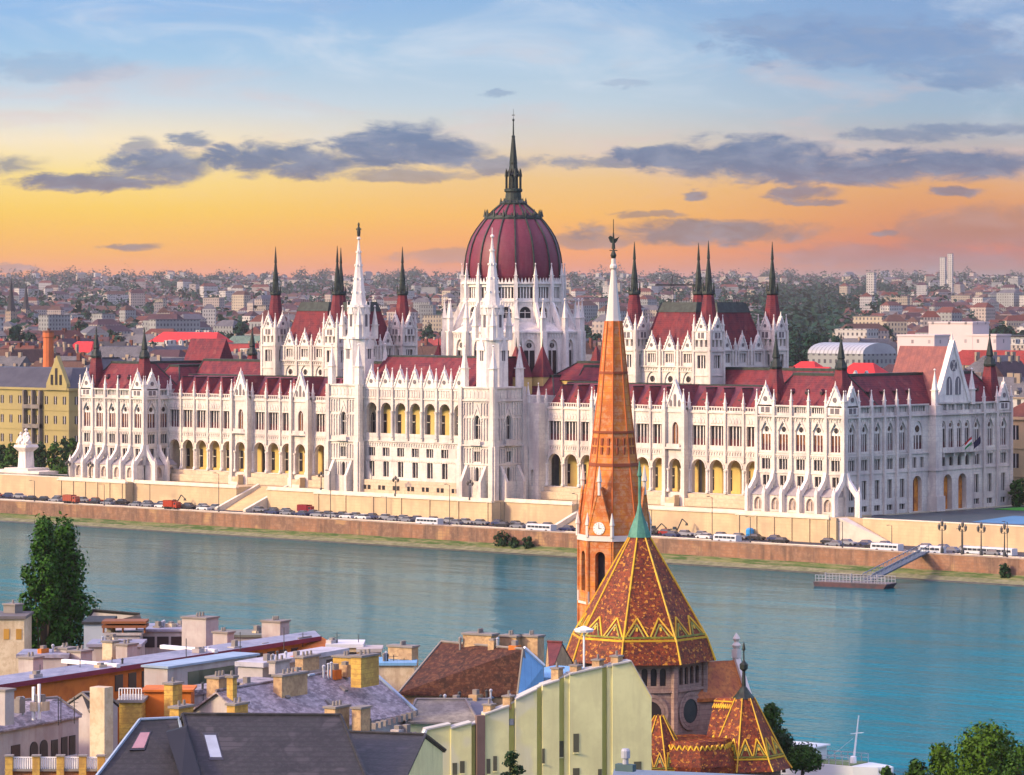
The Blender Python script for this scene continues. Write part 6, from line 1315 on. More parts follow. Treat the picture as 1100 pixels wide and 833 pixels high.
a = Vector((T0.x, T0.y, 60.6)); mb.ring([[tuple(a + RGT * x + FWD * y + Vector((0, 0, z))) for x, z in ((-.65, .3), (-.35, -.35), (.3, -.35), (.75, .45), (.45, .25), (.1, .15), (-.3, .55), (-.5, .5))] for y in (-.08, .08)]); mb.v = [(p[0], p[1], p[2] - 2.3) if p[2] > 59.2 else p for p in mb.v]
shift(mb).build('weathercock', SPIKE, bt)

# --- foreground houses
def ray_plane(px, py, P, Q):
    """where the sight line of a pixel meets the upright plane through P and Q"""
    tx = (px - 550) / CF; e = Vector((RGT.x * tx + FWD.x, RGT.y * tx + FWD.y)); d = Vector((Q[0] - P[0], Q[1] - P[1])); w = Vector((P[0] - CX, P[1] - CY))
    Y = (w.x * d.y - w.y * d.x) / (e.x * d.y - e.y * d.x); return Vector((CX + e.x * Y, CY + e.y * Y, CZ - (py - CH) * Y / CF))
LILAC = mat('weathered_lilac_metal', (.24, .205, .215), .6, (.13, .11, .12), .5, .7, fine=.6, fscale=1.2, fcol=(.42, .37, .38), space='World', stretch=(1, 1, 3), bump=.3)
VIOL = mat('violet_metal', (.22, .22, .28), .5, (.15, .15, .20), .25, .5, fine=.35, fscale=1.0, fcol=(.46, .44, .5), lines=[('s', 2.6, (.24, .22, .30), .05)], space='World')
DSLATE = mat('charcoal_slate', (.024, .026, .027), .65, (.018, .0195, .021), .4, .5, fine=.4, fscale=2, fcol=(.05, .046, .052), patches=((.046, .044, .048), .3, .6), lines=[('z', .35, (.018, .017, .021), .2)], space='World', bump=.2)
BTILE = mat('old_brown_tile', (.058, .020, .012), .85, (.028, .012, .009), .8, .6, fine=.6, fscale=2.2, fcol=(.14, .06, .03), lines=[('z', .4, (.05, .02, .015), .2)], space='World', bump=.5, patches=((.34, .26, .2), .55, .72))
YEL = mat('pale_yellow_plaster', (.72, .70, .34), .85, (.60, .58, .28), .2, .4, space='World', fine=.25, fscale=.5, fcol=(.54, .51, .25), streak=((.50, .47, .24), .5, .4), patches=((.62, .60, .38), .16, .6)); YEL2 = mat('olive_plaster', (.56, .55, .16), .85, (.5, .48, .14), .2, .4, space='World')  # second plaster paints shade into the firewall's recessed strips
WHW = mat('lilac_white_plaster', (.42, .39, .37), .85, (.32, .29, .28), .3, .5, space='World', fine=.45, fscale=1.4, fcol=(.36, .31, .29), streak=((.30, .25, .23), .9, .7)); CRW = mat('cream_plaster', (.60, .50, .34), .85, (.5, .4, .26), .3, .5, space='World', fine=.4, fscale=1.5, fcol=(.36, .26, .15), streak=((.34, .25, .16), .9, .6))
YBR = mat('yellow_brick', (.52, .34, .075), .85, (.40, .24, .06), .6, .6, fine=.5, fscale=2.4, fcol=(.3, .17, .05), space='World', lines=[('z', .5, (.3, .18, .05), .15)]); BUFF = mat('buff_brick', (.48, .33, .17), .85, (.36, .24, .13), .7, .6, fine=.6, fscale=2.4, fcol=(.26, .16, .09), space='World')
ORW = mat('orange_wall', (.56, .16, .025), .8, (.42, .11, .02), .5, .5, space='World'); BLUEM = mat('blue_sheet', (.16, .36, .56), .5, (.12, .28, .46), .3, .4, space='World', lines=[('s', 1.0, (.1, .24, .4), .08)]); TRIM = mat('pale_blue_trim', (.27, .36, .46), .5); WTRIM = mat('white_trim', (.74, .74, .74), .6); FASC = mat('crimson_fascia', (.20, .02, .045), .6); CAPM = mat('chimney_cap', (.22, .20, .18), .9); ZINC = mat('zinc', (.36, .38, .42), .45, spec=.5); DARKW = mat('dark_window', (.02, .02, .025), .3, spec=.5)
DL = Vector((-.224, .974, 0)); DN = Vector((.974, .224, 0))     # street direction of the near bank and its right-hand normal
def inpar(root): return root.location
def place(mb, root, name, m): L = root.location; mb.v = [(p[0] - L.x, p[1] - L.y, p[2] - L.z) for p in mb.v]; return mb.build(name, m, root)
def obox(mb, c, a, b, z0, z1, k=0, d=None, cap=0):
    """box around c, half sizes a along the street and b across it"""
    d = d or DL; n = Vector((d.y, -d.x, 0)); c = Vector((c[0], c[1], 0))
    mb.ring([[tuple(c + d * (s * a) + n * (t * b) + Vector((0, 0, z))) for s, t in ((-1, -1), (1, -1), (1, 1), (-1, 1))] for z in (z0, z1)], k)
    return mb
def chimney(root, px, py, Y, a, b, h, m=YBR, pots=2, cap=True, d=None):
    p = pY(px, py, Y); mb = MB(); obox(mb, p, a, b, p[2] - h, p[2], 0, d)
    if cap: obox(mb, p, a + .14, b + .14, p[2], p[2] + .2, 1, d)
    dd = d or DL
    for i in range(pots): q = Vector(p) + dd * ((i + .5) / pots * 2 - 1) * a * .7; mb.lathe([(.16, p[2] + .2), (.13, p[2] + .65)], 6, q.x, q.y, 1)
    return place(mb, root, 'chimney', [m, CAPM])
def antenna(root, px, py, Y, h, bars=2):
    p = pY(px, py, Y); mb = MB(); mb.tube((p[0], p[1], p[2] - h), tuple(p), .045, 4)
    for i in range(bars): z = p[2] - .2 - .35 * i; mb.tube(tuple(Vector((p[0], p[1], z)) - RGT * (.5 - .1 * i)), tuple(Vector((p[0], p[1], z)) + RGT * (.5 - .1 * i)), .03, 4)
    place(mb, root, 'antenna', CHROME)
def gabled(label, R0, R1, E1, wall, roof, E0=None, th=.18, ground=GZ, trim=None, name='town_house', back=True, backz=None):
    """pitched-roof house: ridge R0-R1, near eave E0-E1 (pixel x, pixel y, height)"""
    R0, R1, E1 = [Vector(pZ(*p)) for p in (R0, R1, E1)]; E0 = Vector(pZ(*E0)) if E0 else R0 + (E1 - R1)
    B0, B1 = [Vector((2 * r.x - e.x, 2 * r.y - e.y, e.z)) for r, e in ((R0, E0), (R1, E1))]
    root = empty(name, ((R0.x + R1.x) / 2, (R0.y + R1.y) / 2, ground), 0, label, 'house')
    mb = MB(); mb.slab([tuple(E0), tuple(E1), tuple(R1), tuple(R0)], th); mb.slab([tuple(R0 + Vector((0, 0, .003))), tuple(R1 + Vector((0, 0, .003))), tuple(B1), tuple(B0)], th); place(mb, root, 'roof', roof)
    ins = lambda e, r, o: Vector((e.x + (r.x - e.x) * .08, e.y + (r.y - e.y) * .08, e.z - th - .06 + (r.z - e.z) * .08))
    loops = []
    for e, r, b, f in ((E0, R0, B0, .015), (E1, R1, B1, -.015)):
        sft = (R1 - R0) * f; x, y, w = ins(e, r, 0) + sft, Vector((r.x, r.y, r.z - th - .06)) + sft, ins(b, r, 0) + sft
        loops.append([tuple(Vector((x.x, x.y, ground))), tuple(x), tuple(y), tuple(w), tuple(Vector((w.x, w.y, ground)))])
    mb = MB(); mb.ring(loops); place(mb, root, 'wall', wall)
    mb = MB(); mb.tube(tuple(R0 + Vector((0, 0, .08))), tuple(R1 + Vector((0, 0, .08))), .13, 6); place(mb, root, 'ridge_cap', trim or roof)
    if trim:
        for a, b in ((R0, E0), (R1, E1), (R0, B0), (R1, B1)): mb = MB(); mb.tube(tuple(a + Vector((0, 0, .05))), tuple(b + Vector((0, 0, .05))), .14, 4); place(mb, root, 'verge_trim', trim)
    root['_'] = 0; del root['_']
    return root, (R0, R1, E0, E1)
def on_slope(q, s, t): R0, R1, E0, E1 = q; a = R0 + (R1 - R0) * s; b = E0 + (E1 - E0) * s; return a + (b - a) * t
def slope_panel(root, q, s, t, ws, wt, name, m, frame=None, lift=.1):
    c = [on_slope(q, s + i * ws, t + j * wt) for i, j in ((-1, 1), (1, 1), (1, -1), (-1, -1))]; n = (c[1] - c[0]).cross(c[2] - c[1]).normalized()
    if n.z < 0: n = -n
    if frame:
        mb = MB(); cc = sum(c, Vector()) / 4; f = [cc + (p - cc) * 1.22 for p in c]; mb.ring([[tuple(p - n * .05) for p in f], [tuple(p + n * (lift - .03)) for p in f]]); place(mb, root, name + '_frame', frame)
    mb = MB(); mb.ring([[tuple(p - n * .05) for p in c], [tuple(p + n * lift) for p in c]]); return place(mb, root, name, m)

# charcoal slate house at the front
h1, q = gabled('charcoal slate roofed house with two skylights at the bottom of the picture', (196, 768, 14.5), (366, 769, 14.5), (394, 838, 10.0), CRW, DSLATE, (213, 838, 10.0), trim=DSLATE)
slope_panel(h1, q, .14, .5, .035, .17, 'skylight', mat('skylight_glass', (.30, .35, .42), .15, spec=.5), DARKW); chimney(h1, 255, 757, 340, 1.1, .45, 3.2, YBR); antenna(h1, 318, 775, 322, 4.5, 0)
mb = MB(); p = pZ(296, 826, 9.8); mb.lathe([(.25, p[2] - 1.2), (.22, p[2] + .3), (.4, p[2] + .35), (.4, p[2] + .7), (.05, p[2] + .95)], 8, p[0], p[1]); place(mb, h1, 'vent_cowl', ZINC)
h2, q = gabled('charcoal slate gable roof with pale blue verge and pink skylight at bottom left', (150, 774, 14.0), (192, 772, 14.0), (206, 838, 9.8), CRW, DSLATE, (101, 838, 9.8), trim=TRIM)
slope_panel(h2, q, .30, .36, .09, .13, 'skylight', mat('skylight_pink', (.36, .20, .22), .2, spec=.5), DARKW); chimney(h2, 195, 760, 338, 1.2, .5, 3.0, YBR, 2)
mb = MB(); a, b, c, e = [Vector(pY(*p)) for p in ((178, 787, 316.2), (200, 781, 317.6), (217, 838, 308.6), (195, 838, 307.4))]; mb.ring([[tuple(p) for p in (a, b, c, e)], [tuple(p + FWD * 1.2) for p in (a, b, c, e)]]); place(mb, h2, 'valley_cheek', mat('valley_lead', (.014, .015, .019), .7))  # near-black panel painted to stand for the shade in the roof valley
h3, q = gabled('low charcoal roof between the slate house and the pale yellow firewall', (372, 787, 12.3), (457, 790, 12.3), (434, 840, 9.6), YEL, DSLATE, (398, 840, 9.6), trim=DSLATE)
mb = MB(); a = pZ(398, 790, 12); mb.tube((a[0], a[1], 2), (a[0], a[1], 13.5), .09, 5); place(mb, h3, 'drain_pipe', CHROME)
# weathered lilac roof behind
h4, q = gabled('large weathered lilac metal roof behind the charcoal slate house', (232, 743, 13.4), (393, 716, 13.4), (447, 765, 9.3), WHW, LILAC)
mb = MB(); mb.tube(tuple(q[1] + Vector((0, 0, .1))), tuple(q[3] + Vector((0, 0, .1))), .2, 4); place(mb, h4, 'verge_trim', TRIM)
for px, py, Y, a, b, h, mm, pots in ((392, 705, 366, 1.7, .6, 3.0, YBR, 3), (312, 725, 358, 2.3, .5, 2.4, BUFF, 4), (362, 760, 352, 1.3, .6, 2.2, BUFF, 3), (388, 761, 352, .9, .5, 2.2, BUFF, 0)): chimney(h4, px, py, Y, a, b, h, mm, pots)
for s, t in ((.35, .3), (.55, .55), (.72, .35)): slope_panel(h4, q, s, t, .012, .05, 'roof_hatch', CAPM, None, .2)
for i in range(9): p = Vector(pZ(402 + i * 5.4, 778 - i * 1.6, 9.4)); mb = MB(); obox(mb, p, .22, .3, p.z - .5, p.z + .1); place(mb, h4, 'eave_bracket', CAPM)
# brown tile roof
h5, q = gabled('steep old brown tile roof with buff chimneys and a blue sheet metal gable', (474, 690, 15.0), (562, 698, 15.0), (556, 748, 10.3), BUFF, BTILE, (428, 745, 10.3), trim=CAPM)
for px, py, Y, a, b, h, pots in ((516, 682, 380, .7, 1.7, 3.2, 3), (549, 684, 381, .7, 1.0, 3.4, 2), (571, 684, 381, .7, 1.1, 5.0, 2)): chimney(h5, px, py, Y, a, b, h, BUFF, pots)
mb = MB(); a, b, c, e = [Vector(pY(*p)) for p in ((563, 697, 375.5), (584, 716, 377), (584, 760, 377), (556, 752, 371))]; mb.ring([[tuple(p) for p in (a, b, c, e)], [tuple(p + FWD * .8) for p in (a, b, c, e)]]); place(mb, h5, 'blue_gable', BLUEM)
mb = MB(); mb.tube(tuple(a + Vector((0, 0, .1))), tuple(b + Vector((0, 0, .1))), .2, 5); place(mb, h5, 'gable_coping', WTRIM)
for s, t in ((.42, .62), (.66, .66), (.7, .25)): slope_panel(h5, q, s, t, .035, .05, 'roof_light', mat('grey_roof_light_%d' % int(s * 100 + t * 10), (.34, .30, .27), .5), None, .06)
mb = MB()
for (x0, y0, x1, y1, z, th, k) in ((428, 746, 556, 750, 10.1, .5, 0),): p, r = Vector(pZ(x0, y0, z)), Vector(pZ(x1, y1, z)); mb.ring([[tuple(p + Vector((0, 0, -.5))), tuple(r + Vector((0, 0, -.5))), tuple(r), tuple(p)], [tuple(p + Vector((0, 0, -.5)) + FWD * .8), tuple(r + Vector((0, 0, -.5)) + FWD * .8), tuple(r + FWD * .8), tuple(p + FWD * .8)]])
place(mb, h5, 'eave_board', YBR)
h6, q = gabled('small dark red tile roof between the brown roof and the church', (588, 690, 13.0), (604, 691, 13.0), (616, 712, 10.2), BUFF, mat('dark_red_tile', (.13, .03, .028), .7, (.08, .02, .02), .8, .5, fine=.5, space='World'), (586, 712, 10.2))
b1 = empty('flat_roofed_house', tuple(pY(610, 722, 388)[:2]) + (GZ,), 0, 'blue metal flat roof tucked behind the pale yellow firewall', 'house'); mb = MB(); p = pY(603, 722, 386); obox(mb, p, 5.5, 3.6, GZ, p[2] - .3); place(mb, b1, 'wall', YEL); mb = MB(); obox(mb, p, 5.8, 3.9, p[2] - .3, p[2]); place(mb, b1, 'roof', BLUEM)
# little stone-tile roofs under the brown roof
h7, q = gabled('low grey shingle roof below the brown tile roof', (447, 752, 10.2), (500, 752, 10.2), (514, 776, 8.6), YEL, mat('grey_shingle', (.24, .22, .18), .9, (.17, .155, .13), .6, .6, fine=.6, fscale=2, space='World'), (436, 776, 8.6), trim=CAPM)
h8, q = gabled('dull grey hipped roof behind the yellow parapet', (490, 752, 10.0), (528, 752, 10.0), (546, 782, 7.6), YEL, mat('bluish_tin', (.15, .16, .19), .6, (.11, .12, .14), .4, .4, space='World'), (500, 784, 7.6))
# pale yellow stepped firewall house
P0, P1 = Vector(pY(432, 833, 352)), Vector(pY(700, 750, 358)); wd = Vector((P1.x - P0.x, P1.y - P0.y, 0)).normalized(); wn = Vector((wd.y, -wd.x, 0))
if wn.dot(-FWD) < 0: wn = -wn
y1 = empty('firewall_house', (P0.x, P0.y, GZ), 0, 'tall pale yellow stepped firewall of a terrace in front of the church', 'house')
PAN = [(436, 457, 836, 786, 0), (457, 484, 785, 779, 0), (484, 506, 783, 777, .2), (506, 520, 781, 774, -.3), (520, 546, 768, 759, .3), (546, 553, 758, 755, -.2), (553, 576, 752, 741, .3), (576, 582, 741, 738, -.2), (582, 600, 737, 731, .3), (600, 606, 730, 728, -.2), (606, 611, 728, 726, .1), (611, 646, 725, 717, .3), (646, 652, 718, 717, -.3), (652, 657, 717, 716, .1), (657, 677, 715, 711, .3), (677, 699, 711, 750, .3)]
mb = MB(); cp = MB()
for x0, x1, t0_, t1_, pj in PAN:
    a, b = ray_plane(x0, t0_, P0, P1), ray_plane(x1, t1_, P0, P1); lo = lambda v, o, z=None: tuple(Vector((v.x, v.y, v.z if z is None else z)) + wn * o)
    mb.ring([[lo(a, pj, GZ), lo(b, pj, GZ), lo(b, pj), lo(a, pj)], [lo(a, -1.1, GZ), lo(b, -1.1, GZ), lo(b, -1.1), lo(a, -1.1)]], 1 if pj < 0 else 0)
    u = Vector((0, 0, .16)); cp.ring([[lo(a, pj + .15), lo(b, pj + .15), tuple(Vector(lo(b, pj + .15)) + u), tuple(Vector(lo(a, pj + .15)) + u)], [lo(a, -1.2), lo(b, -1.2), tuple(Vector(lo(b, -1.2)) + u), tuple(Vector(lo(a, -1.2)) + u)]])
rr = MB()
for x0, x1, ta, tb in ((486, 560, 786, 760), (560, 652, 752, 728), (652, 690, 724, 730)):
    a, b = ray_plane(x0, ta, P0, P1), ray_plane(x1, tb, P0, P1); z = min(a.z, b.z) - .9
    rr.ring([[tuple(Vector((v.x, v.y, 0)) - wn * o + Vector((0, 0, zz))) for v, o, zz in ((a, 1.05, z), (b, 1.05, z), (b, 9, z - 2.6), (a, 9, z - 2.6))], [tuple(Vector((v.x, v.y, GZ)) - wn * o) for v, o in ((a, 1.05), (b, 1.05), (b, 9), (a, 9))]])
place(rr, y1, 'rear_roof', BLUEM); place(mb, y1, 'wall', [YEL, YEL2]); place(cp, y1, 'coping', mat('coping_grey', (.42, .42, .38), .8))
for px, py, w, h in ((444, 830, 4, 9), (454, 829, 4, 9), (463, 828, 4, 9), (488, 826, 5, 13), (496, 824, 5, 13), (524, 823, 4, 16), (531, 820, 4, 16), (583, 812, 2.5, 16), (604.5, 805, 8, 17), (618, 798, 6, 20), (618, 830, 7, 10), (643.5, 832, 4, 12), (684, 825, 8, 14)):
    pj = next(p[4] for p in PAN if p[0] <= px <= p[1]); a, b = ray_plane(px - w / 2, py - h / 2, P0, P1), ray_plane(px + w / 2, py + h / 2, P0, P1); a, b = a + wn * pj, b + wn * pj
    mb = MB(); mb.ring([[tuple(Vector((a.x, a.y, b.z)) + wn * o), tuple(b + wn * o), tuple(Vector((b.x, b.y, a.z)) + wn * o), tuple(a + wn * o)] for o in (-.05, .04)], 0)
    zc = (a.z + b.z) / 2; mb.ring([[tuple(Vector((a.x, a.y, b.z - .12)) + wn * o), tuple(Vector((b.x, b.y, b.z - .12)) + wn * o), tuple(b + wn * o), tuple(Vector((a.x, a.y, b.z)) + wn * o)] for o in (-.05, .16)], 1)
    o = place(mb, y1, 'window', [mat('shaded_window_%d' % int(px), (.10, .10, .06), .3, spec=.5), YEL])
mb = MB(); a = ray_plane(515.5, 774, P0, P1) + wn * .1; mb.ring([[tuple(Vector((a.x, a.y, GZ)) + wd * s + wn * t) for s, t in ((-.4, -.4), (.4, -.4), (.4, .4), (-.4, .4))], [tuple(Vector((a.x, a.y, a.z + .5)) + wd * s + wn * t) for s, t in ((-.4, -.4), (.4, -.4), (.4, .4), (-.4, .4))]]); place(mb, y1, 'brown_flue', mat('brown_flue', (.15, .10, .085), .8))
mb = MB(); a, b = ray_plane(457, 784, P0, P1), ray_plane(432, 836, P0, P1); mb.tube(tuple(a + wn * .2), tuple(b + wn * .2), .2, 5); place(mb, y1, 'white_verge', WTRIM)
for i, (px, py) in enumerate(((600, 727), (620, 724), (644, 718), (664, 714), (548, 757), (527, 766))):
    a = ray_plane(px, py, P0, P1) - wn * (.55 + .0 * i); mb = MB(); obox(mb, a, .5, .4, a.z - .5, a.z + .7, 0); obox(mb, a, .6, .5, a.z + .7, a.z + .85, 1); mb.lathe([(.14, a.z + .8), (.12, a.z + 1.3)], 6, a.x, a.y, 1); place(mb, y1, 'chimney', [BUFF, CAPM])
a = ray_plane(633, 714, P0, P1) - wn * 2; mb = MB(); mb.tube((a.x, a.y, a.z - 1), (a.x, a.y, a.z + 3.0), .1, 6); mb.lathe([(.9, a.z + 3.0), (1.0, a.z + 3.25), (.3, a.z + 3.5), (.05, a.z + 3.6)], 10, a.x, a.y); place(mb, y1, 'white_ventilator', WTRIM)
a = ray_plane(549, 766, P0, P1) - wn * .5; mb = MB(); mb.tube((a.x, a.y, a.z - 2), (a.x, a.y, a.z + 1.8), .12, 6); mb.lathe([(.5, a.z - 1.2), (.5, a.z - .6)], 8, a.x, a.y); place(mb, y1, 'flue_pipe', ZINC)
# dark zinc roof with cowl at the bottom centre
p = pY(678, 834, 330); b2 = empty('zinc_roofed_house', (p[0], p[1], GZ), 0, 'bluish zinc roof with a shiny vent cowl at the bottom edge below the firewall', 'house')
mb = MB(); d = RGT; mb.ring([[tuple(Vector(pY(px, py, Y)) + Vector((0, 0, z))) for px, py, Y, z in ((660, 826, 338, 0), (845, 834, 338, 0), (845, 838, 330, -.6), (655, 836, 330, -.6))], [tuple(Vector(pY(px, py, Y)) + Vector((0, 0, z - .3))) for px, py, Y, z in ((660, 826, 338, 0), (845, 834, 338, 0), (845, 838, 330, -.6), (655, 836, 330, -.6))]]); place(mb, b2, 'roof', mat('teal_zinc', (.14, .19, .24), .5, (.10, .14, .19), .4, .5, space='World'))
mb = MB(); c = pY(750, 840, 335); obox(mb, c, 3.4, 7.4, GZ, c[2] - .6, 0, FWD); place(mb, b2, 'wall', CRW)
mb = MB(); p = pY(672, 818, 333); obox(mb, p, .35, .9, p[2] - .9, p[2] - .25, 1); mb.lathe([(.28, p[2] - .3), (.26, p[2] + .25), (.42, p[2] + .3), (.42, p[2] + .95), (.3, p[2] + 1.15)], 10, p[0], p[1], 0); place(mb, b2, 'vent_cowl', [ZINC, mat('dark_teal_flange', (.05, .10, .11), .6)])

# long violet metal roof with crimson fascia, running back on the left
def strip_house(label, N0, N1, F0, F1, roofm, under, depth, wallm, fascia=FASC, soff=.5, name='terrace_house'):
    """low-pitched roof strip: near edge N0-N1, far edge F0-F1, wall set back below it"""
    N0, N1, F0, F1 = [Vector(pZ(*p)) for p in (N0, N1, F0, F1)]; root = empty(name, ((N0.x + N1.x) / 2, (N0.y + N1.y) / 2, GZ), 0, label, 'house')
    mb = MB(); mb.slab([tuple(N0), tuple(N1), tuple(F1), tuple(F0)], .15); place(mb, root, 'roof', roofm)
    n = Vector((N0.y - N1.y, N1.x - N0.x, 0)).normalized()
    if n.dot(FWD) < 0: n = -n
    mb = MB(); mb.ring([[tuple(N0 + Vector((0, 0, -.45)) - n * .06), tuple(N1 + Vector((0, 0, -.45)) - n * .06), tuple(N1 + Vector((0, 0, .05)) - n * .06), tuple(N0 + Vector((0, 0, .05)) - n * .06)], [tuple(N0 + Vector((0, 0, -.45)) + n * .1), tuple(N1 + Vector((0, 0, -.45)) + n * .1), tuple(N1 + Vector((0, 0, -.16)) + n * .1), tuple(N0 + Vector((0, 0, -.16)) + n * .1)]]); place(mb, root, 'fascia', fascia)
    mb = MB(); a, b = N0 + n * soff, N1 + n * soff; c, e = F1 + n * .0 - (F1 - N1) * .05, F0 - (F0 - N0) * .05
    mb.ring([[tuple(Vector((v.x, v.y, GZ))) for v in (a, b, c, e)], [tuple(Vector((v.x, v.y, v.z - .2))) for v in (a, b, c, e)]]); place(mb, root, 'wall', wallm)
    return root, (N0, N1, n)
v1, (N0, N1, n) = strip_house('long violet metal roof with crimson fascia running back on the left', (-6, 737, 12.0), (345, 684, 12.0), (-6, 727, 12.15), (338, 677.5, 12.15), VIOL, None, 6, ORW)
mb = MB()
for i, f in enumerate((.34, .64)): a = N0 + (N1 - N0) * f; mb.ring([[tuple(a + (N1 - N0).normalized() * s + n * t + Vector((0, 0, z))) for s, t in ((0, -.1), (.7, -.1), (2.2, 8.2), (1.5, 8.2))] for z in (-.05, .35)])
place(mb, v1, 'party_wall_cap', WTRIM)
for i in range(16):
    f = .36 + i * .04; a = N0 + (N1 - N0) * f + n * .42; e = (N1 - N0).normalized() * .7; mb = MB(); mb.ring([[tuple(a - e + Vector((0, 0, -2.6))), tuple(a + e + Vector((0, 0, -2.6))), tuple(a + e + Vector((0, 0, -.9))), tuple(a - e + Vector((0, 0, -.9)))], [tuple(a - e + n * .2 + Vector((0, 0, -2.6))), tuple(a + e + n * .2 + Vector((0, 0, -2.6))), tuple(a + e + n * .2 + Vector((0, 0, -.9))), tuple(a - e + n * .2 + Vector((0, 0, -.9)))]]); place(mb, v1, 'loft_window', DARKW)
for px, py, Y in ((43, 728, 380), (86, 722, 386), (200, 700, 395), (258, 693, 402), (305, 688, 408)): antenna(v1, px, py - 14, Y, 3.4, 0)
for px, py, Y, a, b, h, mm, pots in ((296, 668, 432, 1.0, 1.3, 2.6, WHW, 3), (215, 664, 428, 1.3, 1.7, 3.4, WHW, 3), (240, 680, 422, .7, 1.0, 2.0, WHW, 2)): chimney(v1, px, py, Y, a, b, h, mm, pots)
# white penthouse block with window strip
def flat(label, px0, px1, py, Y, dep, wallm, roofm, name='flat_roofed_house', par=.5, d=None, tilt=0):
    a, b = Vector(pY(px0, py, Y)), Vector(pY(px1, py - tilt, Y + (dep if tilt else 0))); b.z = a.z; e = (b - a).normalized(); nn = Vector((-e.y, e.x, 0))
    if nn.dot(FWD) < 0: nn = -nn
    dd = (3.0 if tilt else dep)
    root = empty(name, (a.x, a.y, GZ), 0, label, 'house'); mb = MB(); mb.ring([[tuple(Vector((v.x, v.y, z))) for v in (a, b, b + nn * dd, a + nn * dd)] for z in (GZ, a.z - par)]); place(mb, root, 'wall', wallm)
    mb = MB(); o = .25; mb.ring([[tuple(Vector((v.x, v.y, z))) for v in (a - e * o - nn * o, b + e * o - nn * o, b + e * o + nn * (dd + o), a - e * o + nn * (dd + o))] for z in (a.z - par, a.z)]); place(mb, root, 'roof', roofm)
    return root, (a, b, e, nn)
def wins(root, A, fs, w, z0, z1, m=DARKW, frame=None):
    a, b, e, nn = A
    for f in fs:
        c = a + (b - a) * f; mb = MB(); mb.ring([[tuple(Vector((c.x, c.y, 0)) + e * s + nn * t + Vector((0, 0, a.z - z))) for s, z in ((-w, z1), (w, z1), (w, z0), (-w, z0))] for t in (-.06, .1)]); place(mb, root, 'window', m)
w1, A = flat('white penthouse with a green window strip and pale blue roof edge', 180, 276, 716, 380, 14, WHW, TRIM, tilt=10, par=.22); wins(w1, A, (.30, .42, .54, .66), 1.3, .9, 2.4, mat('green_glass', (.06, .10, .07), .2, spec=.6))
w2, A = flat('orange red rooftop wall behind the yellow chimneys', 155, 205, 741, 352, 4, ORW, ORW, par=.2)
chimney(w2, 186, 735, 350, .8, .5, 3.0, YBR, 1); chimney(w2, 236, 728, 352, 1.2, .7, 2.8, BUFF, 3); chimney(w2, 249, 728, 350, .35, .35, 3.8, YBR, 1)
w3, A = flat('low terrace roof with pale rubble and blue patches beside the yellow chimney', 205, 300, 742, 356, 11, WHW, LILAC, tilt=4)
# low clutter of parapets behind the lilac roof
w4, A = flat('grey parapet roof behind the lilac roof ridge', 282, 372, 712, 384, 16, mat('grey_plaster', (.40, .37, .36), .85, (.3, .28, .27), .4, .5, space='World'), mat('pale_gravel_roof', (.42, .42, .46), .8, (.3, .3, .33), .5, .5, space='World'), tilt=9); wins(w4, A, (.2, .5, .8), .8, .9, 2.0)
chimney(w4, 330, 706, 388, 1.6, .5, 1.4, BUFF, 3); chimney(w4, 300, 711, 384, 1.4, .4, 1.2, WHW, 2)
w5, A = flat('cream rooftop block with dark openings left of the brick chimney', 352, 388, 692, 408, 5, CRW, mat('pale_coping', (.58, .58, .60), .7), par=.4); wins(w5, A, (.3, .7), .6, .9, 1.9)
w6, A = flat('small grey block at the end of the violet roof', 385, 408, 697, 406, 4, BUFF, WHW, par=.35)
chimney(w6, 433, 695, 396, .7, 1.5, 2.2, BUFF, 3); chimney(w6, 372, 706, 392, .8, 1.2, 2.0, YBR, 2)
w7, A = flat('blue flat roof right of the lilac roof', 402, 445, 712, 392, 6, CRW, BLUEM, par=.3)
mb = MB(); mb.slab([pZ(*p) for p in ((318, 697.5, 10.9), (332, 704.5, 10.3), (361, 702, 10.4), (363, 694, 11.0), (346, 684.5, 11.85))], .2); place(mb, v1, 'orange_hip', ORW)
# cluster behind the violet roof on the left: cream house, blue-grey house, pergola block
w9, A = flat('cream house with dark eave at the left edge behind the poplar', -12, 26, 662, 455, 7, CRW, mat('dark_eave', (.13, .12, .12), .7), par=.35); wins(w9, A, (.5, .85), .35, 1.6, 2.9, mat('amber_blind', (.45, .24, .04), .5)); chimney(w9, 14, 650, 460, .8, .9, 1.8, CAPM, 1)
w10, A = flat('blue grey house right of the poplar', 90, 116, 668, 448, 8, mat('blue_grey_plaster', (.34, .38, .42), .85, (.28, .31, .35), .3, .4, space='World'), DSLATE, par=.3); wins(w10, A, (.5,), .9, 2.6, 4.4)
h9, q = gabled('dark low roof above the blue grey house beside the poplar', (100, 656, 11.2), (150, 660, 11.2), (142, 669, 9.6), WHW, DSLATE, (90, 669, 9.6))
w11, A = flat('white house with brown timber pergola behind the violet roof', 114, 150, 680, 436, 7, WHW, WHW, par=.3); wins(w11, A, (.3, .7), .8, 1.0, 2.4)
mb = MB()
for z in (.6, 1.1): a, b, e, nn = A; mb.ring([[tuple(a + e * s + nn * t + Vector((0, 0, z))) for s, t in ((-.5, -.4), (4.8, -.4), (4.8, 3.2), (-.5, 3.2))], [tuple(a + e * s + nn * t + Vector((0, 0, z + .3))) for s, t in ((-.5, -.4), (4.8, -.4), (4.8, 3.2), (-.5, 3.2))]])
for s in (-.3, 2, 4.6): c = a + e * s; mb.tube(tuple(c), tuple(c + Vector((0, 0, .7))), .12, 4)
place(mb, w11, 'pergola', mat('pergola_timber', (.22, .08, .03), .7))
w12, A = flat('low white house with dark windows behind the violet roof', 150, 200, 676, 440, 8, WHW, VIOL, par=.3); wins(w12, A, (.2, .5, .8), .7, .9, 2.2)
